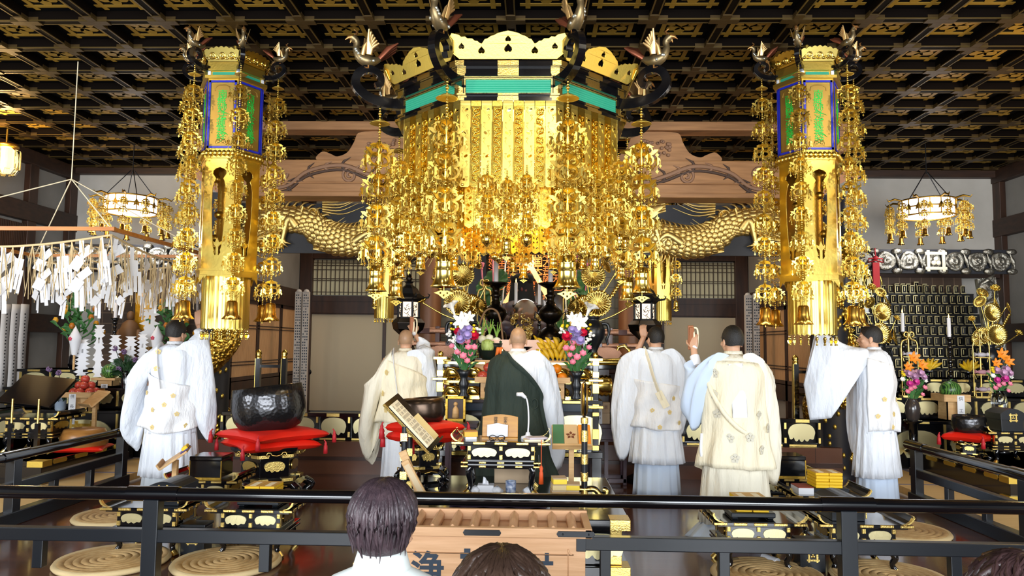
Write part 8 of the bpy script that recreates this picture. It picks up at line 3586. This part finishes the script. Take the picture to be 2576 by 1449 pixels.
# ---- memorial tablets on stepped shelves (right)
t = thing('tablet_shelves', 'black stepped shelves carrying rows of memorial tablets at the right', 'shelves')
m = MB()
NR, NC = 9, 17
xL = at(2150, 800, 10.7).x
for r in range(NR):
	y = 10.95 - r * .085
	z = 2.32 - r * .152
	m.bb(xL - .1, xL + 1.8, y - .05, 11.1, z - .152, z - .02)
	m.bb(xL - .1, xL + 1.8, y - .055, y - .035, z - .035, z - .02)
m.build('steps', mat('shelf_black', '#0c0d0f', .5), t)
TB = MB()
TB.bb(-.026, .026, -.008, .008, .02, .115, 0)
for a in ((-.032, -.023, .018, .120), (-.032, .032, .112, .120)):
	TB.bb(a[0], a[1], -.010, .004, a[2], a[3], 1)
TB.bb(-.034, .034, -.014, .014, 0, .018, 0)
TB.bb(-.036, .040, -.0165, -.012, .003, .013, 1)
TB.bb(-.004, .004, -.0095, -.0075, .035, .10, 1)
TB = TB.build('memorial_tablet', [LACQ, mat('tablet_gilding', '#f2e2a8', .35, .6)])
ORD = ('top', 'second', 'third', 'fourth', 'fifth', 'sixth', 'seventh', 'eighth', 'lowest')
first = True
for r in range(NR):
	for c in range(NC):
		o = TB if first else TB.copy()
		if not first:
			C.objects.link(o)
		first = False
		o.location = (xL + .105 * c + RN.uniform(-.004, .004), 10.95 - r * .085, 2.30 - r * .152)
		o.rotation_euler = (0, 0, RN.uniform(-.1, .1))
		tag(o, 'small black gilt-edged memorial tablet in the %s row of the right shelves' % ORD[r], 'memorial tablet', 'memorial tablets, %s row' % ORD[r])
wall('wall_foil_right', 4.2, 6.35, 11.1, 11.19, .1, 2.55, LEAFWALLB)
wall('wall_foil_left', -6.6, -4.1, 11.1, 11.19, .1, 2.55, LEAFWALLB)
for k, px in enumerate((2163, 2185, 2208)):
	s_ = thing('gold_tablet_shrine', 'shining gold tablet shrine on the top shelf, %s of three' % ('left', 'middle', 'right')[k], 'tablet shrine', (at(px, 700, 11.02).x, 11.02, 2.30))
	m = MB()
	m.lathe([(.055, 0), (.06, .03), (.04, .05), (.045, .08)], 8, 0)
	for s in (-1, 1):
		m.tube([(s * .045, 0, .08), (s * .06, 0, .16), (s * .04, 0, .25), (0, 0, .27)], .014, 6)
	m.build('frame', GOLDB, s_)
	m = MB()
	m.bb(-.03, .03, -.01, .01, .08, .24)
	m.build('plate', GOLDP, s_)
for k, px in enumerate((2255, 2270, 2284, 2304, 2325)):
	o = TB.copy()
	C.objects.link(o)
	o.location = (at(px, 700, 11.02).x, 11.02, 2.30)
	o.scale = (1.0, 1, 1.25 + .25 * (k == 3))
	tag(o, 'black memorial tablet standing free on the top shelf, %s of five from the left' % ORD[k].replace('top', 'first'), 'memorial tablet')

def pole_candle(loc, z, label):
	t = candle((loc[0], loc[1], z), .24, .022, label)
	m = MB()
	h = z - loc[2]
	m.lathe([(.08, -h), (.07, -h + .03), (.02, -h + .05), (.018, -.05), (.05, -.015)], 12)
	for k in range(int(h / .06) - 1):
		m.sph((0, 0, -h + .08 + k * .06), .028 if k % 3 else .036, 8, 6)
	m.build('pole', LACQ, t)

p = at(2271, 835, 9.5)
pole_candle((p.x, 9.5, .90), p.z, 'white candle on black pole before the tablets, left one')
p = at(2388, 848, 9.5)
pole_candle((p.x, 9.5, .90), p.z, 'white candle on black pole before the tablets, right one')
p = at(290, 800, 9.6)
pole_candle((p.x, 9.6, 1.12), p.z, 'white candle on black pole beside the wooden figure at left')
for px, nm, s in ((2215, 'left', 1), (2490, 'right', -1)):
	p = at(px, 900, 9.75)
	o = dup(LV, (p.x, 9.75, 1.12), 0, 'gold lotus bouquet before the memorial tablets, %s one' % nm, sc=(s * .8, .8, .92))
for px, nm in ((2296, 'left'), (2478, 'right')):
	p = at(px, 985, 9.35)
	rack((p.x, 9.4, .90), 'brass tiered rack of sweets before the tablets, %s one' % nm, .80, .20, 3)

MELON = mat('watermelon_rind', '#2f6b2a', .35)
nt = MELON.node_tree
wv = nt.nodes.new('ShaderNodeTexWave')
wv.bands_direction = 'X'
wv.inputs['Scale'].default_value = 13
wv.inputs['Distortion'].default_value = 6
wv.inputs['Detail Scale'].default_value = 1.5
tc = nt.nodes.new('ShaderNodeTexCoord')
nt.links.new(tc.outputs['Object'], wv.inputs['Vector'])
cr = nt.nodes.new('ShaderNodeValToRGB')
cr.color_ramp.elements[0].color = lin('#10301a')
cr.color_ramp.elements[1].color = lin('#5c8c3c')
nt.links.new(wv.outputs['Color'], cr.inputs[0])
nt.links.new(cr.outputs[0], nt.nodes['Principled BSDF'].inputs['Base Color'])

def melon_set(px, py, Y, zf, nm, r, chars):
	p = at(px, py, Y)
	h = p.z - r - zf
	s_ = sanbo((p.x, Y, zf), 'cypress stand with long name slip under the %s watermelon' % nm, .30, max(.1, h), False, False)
	slip(s_, .085, .36, chars, TR(.03, -.16, h - .19) @ UPR, .05)
	t = thing('watermelon', 'striped green watermelon on its stand at the %s altar' % nm, 'watermelon', (p.x, Y, zf + max(.1, h) * .72 + .012))
	m = MB()
	m.sph((0, 0, r), (r, r, r * .95), 22, 14)
	m.build('rind', MELON, t)
	m = MB()
	m.tube([(0, 0, r * 1.93), (.01, 0, r * 2.05), (.03, 0, r * 2.08)], .006, 6)
	m.build('stalk', STEM, t)

melon_set(2390, 966, 9.12, .66, 'right', .118, '供 工藤様')
melon_set(276, 943, 9.5, .92, 'left', .10, '供 工藤 正')
for px, py, nm in ((2435, 935, 'right'), (2335, 932, 'left')):
	p = at(px, py, 9.7)
	tr = thing('fruit_dish', 'black footed dish under bananas before the tablets, %s one' % nm, 'dish', (p.x, 9.7, 1.12))
	m = MB()
	hh = p.z - 1.12
	m.lathe([(.07, 0), (.02, .02), (.02, hh - .03), (.14, hh), (0, hh)], 16)
	m.build('dish', LACQ, tr)
	bs = thing('banana_bunch', 'fan of yellow bananas on a black dish before the tablets, %s one' % nm, 'bananas', (p.x, 9.7, p.z + .02))
	for k in range(6):
		o = banana_mesh(.17, .8, .021).build('banana', BANANA, bs)
		u = (k - 2.5) / 2.5
		o.location = (u * .08, -.04, .07 - .03 * abs(u))
		o.rotation_euler = (.2, u * 1.0, 0)

WIDE = [(.06, 0), (.075, .03), (.085, .14), (.07, .2), (.05, .23), (.055, .25), (.045, .25), (.04, .2), (0, .1)]
spec3 = [('lily', PETALO, [(-.02, .72, .09), (.06, .64, .08), (-.08, .62, .07)]), ('spray', PETALY, [(-.12, .54, .03)]), ('ruffle', mat('mauve_petal', '#cfa6c4', .55), [(.0, .50, .05), (-.06, .53, .045), (.05, .54, .05), (.09, .50, .04)]), ('ruffle', PETALM, [(.01, .44, .045), (-.07, .42, .04)]), ('round', PETALK, [(-.05, .36, .03), (.0, .38, .03), (.10, .38, .03), (-.09, .33, .03), (.07, .30, .025)]), ('round', PETALW, [(.12, .46, .03), (-.13, .47, .03)])]
p = at(2313, 1060, 8.7)
flower_vase((p.x, 8.85, p.z), 'orange lily and pink bouquet in dark glazed vase at the right altar', spec3, WIDE, mat('dark_glaze', '#3a3432', .2, coat=.4))
spec4 = [(k, mt, [(x * .9, z - .05, r) for x, z, r in pts]) for k, mt, pts in spec3]
p = at(2535, 1040, 8.7)
flower_vase((p.x, 8.85, p.z), 'pink and orange bouquet in clear vase at the far right edge', spec4, WIDE, GLASS)
for px, nm in ((2313, 'dark glazed'), (2535, 'clear')):
	p = at(px, 1060 if px < 2500 else 1040, 8.7)
	o = MB().lathe([(.09, 0), (.10, .02), (.05, .05), (.05, p.z - .345), (.10, p.z - .32), (.10, p.z - .302)], 12).build('vase_stand', LACQ)
	o.location = (p.x, 8.85, .30)
	tag(o, 'black pedestal under the %s flower vase on the right' % nm, 'pedestal')
	if px > 2500:
		o.location.z = .30
# desk with book rest and crested chest at the far right edge, and its mate at the left
D8 = dup(D[1], (at(2560, 1090, 8.0).x, 8.2, .30), 0, 'black sutra desk at the far right edge with a crested chest')
round_chest((D8.location.x, 8.2, .30 + HD), 'crested black chest on the desk at the far right edge', .26, .28, .24)
D9 = dup(D[1], (at(92, 1060, 7.9).x, 7.95, .30), 0, 'black sutra desk with sloping book rest on the left platform', sc=1.15)
t = thing('book_rest', 'large black sloping book rest with brass posts on the left platform', 'book stand', (D9.location.x, 7.9, .30 + HD * 1.15))
m = MB()
m.box((.02, -.05, .27), (.62, .03, .44), 0, Matrix.Rotation(-.9, 3, 'X') @ Matrix.Rotation(.12, 3, 'Y'))
m.build('sloping_board', LACQ, t, bev=.004)
for x in (-.09, .19):
	m = MB()
	m.tube([(x, -.26, -.40), (x, -.26, .20)], .012, 8)
	m.build('brass_post', FIT, t)
	m = MB()
	m.bb(x - .02, x + .02, -.28, -.24, -.33, -.05)
	m.build('lacquer_sleeve', LACQ, t)
m = MB()
m.bb(-.13, .23, -.30, -.22, -.43, -.40)
m.build('foot_bar', LACQ, t)
# wooden tub drum on red cushion
p = at(190, 1120, 7.9)
cushion((p.x, 8.05, .30), 'flat red cushion under the round wooden drum at left', .50, .07, .3, False)
t = thing('wooden_drum', 'round wooden drum on a red cushion behind the left railing', 'drum', (p.x, 8.05, .345))
m = MB()
m.lathe([(.20, 0), (.235, .03), (.24, .12), (.20, .19), (.10, .205), (.09, .195), (0, .20)], 32)
m.build('drum_body', mat('honey_wood', '#a8763c', .35, var=(6, '#8a5a28'), stretch=(1, 1, 5)), t)
# wooden lectern of the left altar
L, rot = lectern((at(222, 1100, 8.5).x, 8.6, .30), 'small brown lectern with papers before the left altar', .30, .26, math.radians(40), .50, math.radians(-35))
# apples on tray with a name slip
p = at(207, 985, 8.95)
s_ = sanbo((p.x, 9.0, .645), 'cypress tray stand with name slip under the heap of red apples', .36, p.z - .645, False, False)
slip(s_, .085, .36, '供 長澤 享', TR(-.03, -.19, p.z - .645 - .2) @ UPR, .05)
zz = .645 + (p.z - .645) * .72 + .012
k = 0
for lay, n, r in ((0, 7, .12), (1, 4, .065), (2, 1, 0)):
	for i in range(n):
		a = 2 * PI * i / n + .3
		k += 1
		o = orange((p.x + r * math.cos(a), 9.0 + r * math.sin(a), zz + lay * .075), 'red apple in the heap on the left altar tray', .052, APPLE, 'apple', 'apple')
		o['group'] = 'apples heaped on the left tray'

# ---- plants and paper offerings of the left altar
def bud_plant(loc, label, h, n):
	t = thing('bud_plant', label, 'plant', loc)
	m = MB()
	m.lathe([(.06, 0), (.09, .05), (.08, .16), (.05, .2), (.06, .22)], 16)
	m.build('pot', LACQ, t)
	m = MB()
	m.tube(spl([(0, 0, .15), (.02, 0, h * .5), (-.01, 0, h * .8), (.0, 0, h)], 4), [.028 - .0017 * i for i in range(13)], 8, 0)
	for i in range(n):
		a = i * 2.4
		z = lerp(.3, h * .95, (i + .5) / n)
		L_ = lerp(.36, .10, (i + .5) / n)
		e = Vector((L_ * math.cos(a), L_ * .5 * math.sin(a), z + .14))
		m.tube(spl([(0, 0, z - .05), (e.x * .6, e.y * .6, z + .02), e], 3), .010, 6, 0)
		for q in range(3):
			f = .35 + .25 * q
			leafblade(m, (e.x * f, e.y * f - .02, z + .02 + .03 * q), (e.x * f + .09 * (1 if (q + i) % 2 else -1), e.y * f - .05, z + .07 + .04 * q), .026, 0)
		b = MB()
		b.lathe([(.012, -.01), (.032, .012), (.036, .035), (.026, .055), (.02, .07)], 10, 0, tuple(e))
		b.build('bud', mat('amber_bud_%d' % (i % 3), ('#c98a1e', '#d6a02a', '#b06a1e')[i % 3], .35), t)
	m.build('stems_and_leaves', LEAF, t)

p = at(190, 900, 9.75)
bud_plant((p.x, 9.75, 1.12), 'tall green artificial plant with amber buds at the left altar', at(190, 745, 9.75).z - 1.12, 16)
p = at(424, 900, 9.85)
bud_plant((p.x, 9.85, 1.12), 'amber-budded green plant half hidden behind the left monk', at(424, 760, 9.85).z - 1.12, 12)

def gohei_outline(h, w):
	pts = []
	n = 4
	for i in range(n):
		z = h * (1 - i / n)
		pts += [(w * (.55 if i else .9), z), (w * (.42), z - h / n * .25), (w * .95, z - h / n * .55), (w * .40, z - h / n * .75)]
	pts += [(w * .7, 0)]
	return [(x, y) for x, y in pts] + [(-x, y) for x, y in pts[::-1]]

G = [(205, 935, .42, .12), (245, 938, .62, .085), (287, 928, .44, .10), (326, 928, .42, .10), (356, 922, .42, .09)]
for k, (px, py, h, w) in enumerate(G):
	p = at(px, py, 9.55 - .03 * (k % 2))
	t = thing('paper_wand', 'white cut-paper wand on the left altar, %s from the left' % ('first', 'second', 'third', 'fourth', 'fifth')[k], 'paper wand', p)
	for j in range(2):
		m = MB()
		m.poly(gohei_outline(h, w * (1 - .15 * j)), .004, 0, [[(-.012, h * .70), (.012, h * .70), (.012, h * .82), (-.012, h * .82)]], M=TR(.02 * j, -.03 * j, -.05 * j) @ RZ(.25 * (j * 2 - 1)) @ UPR)
		m.build('cut_paper', PAPER, t)
	m = MB()
	m.bb(-.009, .009, .0, .016, p.z * 0 + 1.12 - p.z, h * .5)
	m.build('wand', PALEW, t)
p = at(374, 872, 9.8)
t = thing('paper_wand', 'large grey-white cut-paper wand before the yellow brocade', 'paper wand', p)
m = MB()
m.poly(gohei_outline(.50, .15), .005, 0, [[(-.012, .30), (.012, .30), (.012, .42), (-.012, .42)]], M=UPR)
m.build('cut_paper', mat('greyish_paper', '#d2d4d8', .7), t)
m = MB()
m.bb(-.009, .009, .0, .016, 1.12 - p.z, .3)
m.build('wand', PALEW, t)
for px, py, nm in ((188, 870, 'left'), (394, 868, 'right')):
	p = at(px, py, 9.45)
	t = thing('paper_cone', 'white pointed paper cone with a pink blossom mark, %s one' % nm, 'paper offering', (p.x, 9.45, p.z))
	m = MB()
	m.lathe([(.03, -.12), (.065, .05), (.075, .11), (.03, .20), (0, .26)], 14)
	m.build('cone', PAPER, t)
	m = MB()
	for k in range(5):
		b = PI / 2 + 2 * PI * k / 5
		m.sph((.016 * math.cos(b) - .02, -.074, .09 + .016 * math.sin(b)), (.011, .004, .011), 7, 5)
	m.build('blossom_mark', PETALR, t)
	m = MB()
	m.bb(-.01, .01, -.01, .01, 1.12 - p.z, -.1)
	m.build('stick', PALEW, t)
t = thing('brocade_banner', 'yellow brocade banner hanging beside the left hanging column', 'banner', at(365, 800, 10.2))
m = MB()
z0, z1 = at(365, 885, 10.2).z - t.location.z, at(365, 735, 10.2).z - t.location.z
m.grid(lambda u, v: ((u - .5) * .30, .01 * math.sin(9 * u + 2 * v), lerp(z0, z1, v)), 12, 10)
m.build('brocade', mat('yellow_brocade', '#d9a520', .45, .3, bump=(60, .4, 'n'), var=(14, '#b57f12')), t, solid=.01)
m = MB()
m.cyl((-.17, 0, z1), (.17, 0, z1), .014, 8)
m.cyl((0, 0, z1), (0, 0, z1 + .5), .006, 6)
m.build('banner_rod', LACQ, t)
p = at(325, 870, 10.1)
t = thing('wooden_figure', 'brown carved wooden figure behind the paper wands', 'statue', (p.x, 10.1, 1.12))
m = MB()
hh = at(325, 775, 10.1).z - 1.12
m.lathe([(.13, 0), (.14, .05), (.11, .25 * hh), (.12, .5 * hh), (.14, .62 * hh), (.09, .75 * hh), (.04, .8 * hh)], 14, fn=lambda a, z: 1 + .08 * math.sin(5 * a + 14 * z))
m.sph((0, 0, .87 * hh), (.05, .05, .07), 12, 9)
m.tube([(.12, 0, .62 * hh), (.17, -.06, .45 * hh), (.08, -.12, .42 * hh)], [.045, .04, .03], 8)
m.tube([(-.12, 0, .62 * hh), (-.17, -.06, .48 * hh), (-.06, -.13, .5 * hh)], [.045, .04, .03], 8)
m.build('figure', mat('carved_brown', '#6b4a2a', .6), t)

def bush(loc, label, vmat, vase):
	t = thing('flower_vase', label, 'flower arrangement', loc)
	MB().lathe(vase, 20).build('vase', vmat, t)
	m = MB()
	for i in range(70):
		a = RN.uniform(0, 2 * PI)
		r = RN.uniform(.03, .18)
		z = RN.uniform(.16, .36)
		leafblade(m, (r * .4 * math.cos(a), r * .4 * math.sin(a), z - .06), (r * 1.25 * math.cos(a), r * 1.1 * math.sin(a), z + RN.uniform(-.06, .08)), .018, 0)
	for x, z in ((-.12, .50), (.0, .46), (-.06, .24), (.15, .36)):
		m.tube([(0, 0, .2), (x * .6, -.04, z * .7), (x, -.06, z)], .005, 5, 0)
		b = MB()
		for q in range(22):
			v = Vector((RN.gauss(0, 1), RN.gauss(0, 1), RN.gauss(0, 1))).normalized()
			b.sph(Vector((x, -.07, z)) + v * .026, .012, 6, 4)
		b.build('violet_bloom', PETALV, t)
	m.build('leaves', LEAFD, t)

p = at(146, 1010, 8.9)
bush((p.x, 8.95, .645), 'leafy vase with violet globe flowers left of the apples', mat('pale_blue_glass', '#b9cbe0', .15, trans=.4), [(.05, 0), (.06, .02), (.07, .3), (.075, .36), (.065, .36), (.05, .05), (0, .03)])
p = at(310, 950, 9.3)
bush((p.x, 9.36, .90), 'leafy vase with violet globe flowers right of the watermelon at left', LACQ, [(.05, 0), (.06, .1), (.04, .18), (.06, .22), (0, .2)])

# ---- hanging frame with straw ropes and paper streamers
FX0, FX1, FY0, FY1, FZ = -5.35, -3.42, 5.85, 7.75, 2.405
t = thing('streamer_frame', 'square cedar frame hung on cords with straw ropes, upper left', 'hanging frame', (0, 0, 0))
for a, b in (((FX0, FY0), (FX1 + .03, FY0)), ((FX0, FY1), (FX1 + .03, FY1)), ((FX0, FY0), (FX0, FY1)), ((FX1, FY0), (FX1, FY1))):
	m = MB()
	m.beam((a[0], a[1], FZ), (b[0], b[1], FZ), .03, .032)
	m.build('cedar_bar', ORANGEW, t)
cx, cy = (FX0 + FX1) / 2, (FY0 + FY1) / 2
m = MB()
for x, y in ((FX0, FY0), (FX1, FY0), (FX0, FY1), (FX1, FY1)):
	m.tube([(x, y, FZ), (cx, cy, FZ + .62)], .006, 5)
m.tube([(cx, cy, FZ + .62), (cx, cy, 4.17)], .005, 5)
m.build('cord', PAPERC, t)
SD = MB()
for k in range(4):
	s = .075
	SD.T = TR((-.03 if k % 2 else .03), -.012 * k, -.10 - .085 * k) @ RY(PI / 4 * (.8 if k % 2 else 1.2)) @ RZ(.3 * (1 if k % 2 else -1))
	SD.bb(-s / 2, s / 2, -.001, .001, -s * .7, s * .7)
SD.T = Matrix.Identity(4)
SD.bb(-.018, .018, -.001, .001, -.10, .0)
SD.bb(-.05, -.02, -.012, -.010, -.52, -.36)
SD.bb(-.012, .02, -.016, -.014, -.55, -.36)
SD = SD.build('paper_streamer', PAPER)
SQ = MB()
SQ.bb(-.018, .018, -.001, .001, -.13, 0)
SQ.bb(-.05, .05, -.004, -.002, -.26, -.12)
for k in range(4):
	SQ.bb(-.075 + .04 * k, -.045 + .04 * k, -.008, -.006, -.40 - .03 * (k % 2), -.22)
SQ = SQ.build('paper_streamer', PAPER)
used = {0: False, 1: False}
for nm, a, b, n in (('front', (FX0, FY0), (FX1, FY0), 12), ('right', (FX1, FY0), (FX1, FY1), 8), ('rear', (FX0, FY1), (FX1, FY1), 12)):
	r_ = thing('straw_rope', 'straw rope with tufts sagging along the %s side of the hanging frame' % nm, 'rope')
	a, b = Vector(a + (FZ - .05,)), Vector(b + (FZ - .05,))
	m = MB()
	pts = [a.lerp(b, i / 24) + Vector((0, 0, -.10 * math.sin(PI * i / 24))) for i in range(25)]
	m.tube(pts, .010, 6)
	m.build('twisted_rope', ROPE, r_)
	m = MB()
	for i in range(n * 2):
		p = pts[int((i + .5) / (n * 2) * 24)]
		for q in range(6):
			e = p + Vector((RN.uniform(-.06, .06), RN.uniform(-.03, .03), -RN.uniform(.25, .48)))
			m.tube([p, p.lerp(e, .5) + Vector((RN.uniform(-.02, .02), 0, 0)), e], .0032, 4, 0)
	m.build('straw_tuft', ROPE, r_)
	for i in range(n):
		kd = i % 2
		src = (SD, SQ)[kd]
		o = src if not used[kd] else src.copy()
		if used[kd]:
			C.objects.link(o)
		used[kd] = True
		p = pts[int((i + .5) / n * 24)]
		o.location = p
		o.rotation_euler = (RN.uniform(-.1, .1), RN.uniform(-.15, .15), RN.uniform(-.7, .7) + (PI / 2 if nm == 'right' else 0))
		o.scale = (1, 1, RN.uniform(.85, 1.1))
		tag(o, 'white %s paper streamer on the %s rope of the hanging frame' % (('zigzag', 'fringed square')[kd], nm), 'paper streamer', '%s streamers on the %s rope' % (('zigzag', 'fringed')[kd], nm))
# written strips pinned to the left wall
for k, px in enumerate((8, 32, 54)):
	d = ray(px, 860)
	y = (XL + .12) / d.x * d.y
	t = thing('wall_strip', 'long white strip of writing on the left wall, %s' % ('nearest the frame edge', 'middle one', 'nearest the altar')[k], 'paper strip', (XL + .125, y, 0))
	z0, z1 = at(px, 985, y).z, at(px, 765, y).z
	m = MB()
	m.grid(lambda u, v: (.012 + .006 * math.sin(6 * v + k), (u - .5) * .17, lerp(z0, z1, v)), 2, 12)
	m.build('paper', mat('grey_strip_%d' % k, '#cfcfd0', .8), t, solid=.003)
	m = MB()
	for j in range(22):
		m.bb(.024, .027, -.012 + .004 * (j % 3), .012, lerp(z0, z1, .08 + j * .038), lerp(z0, z1, .095 + j * .038))
	m.build('ink_writing', INK, t)
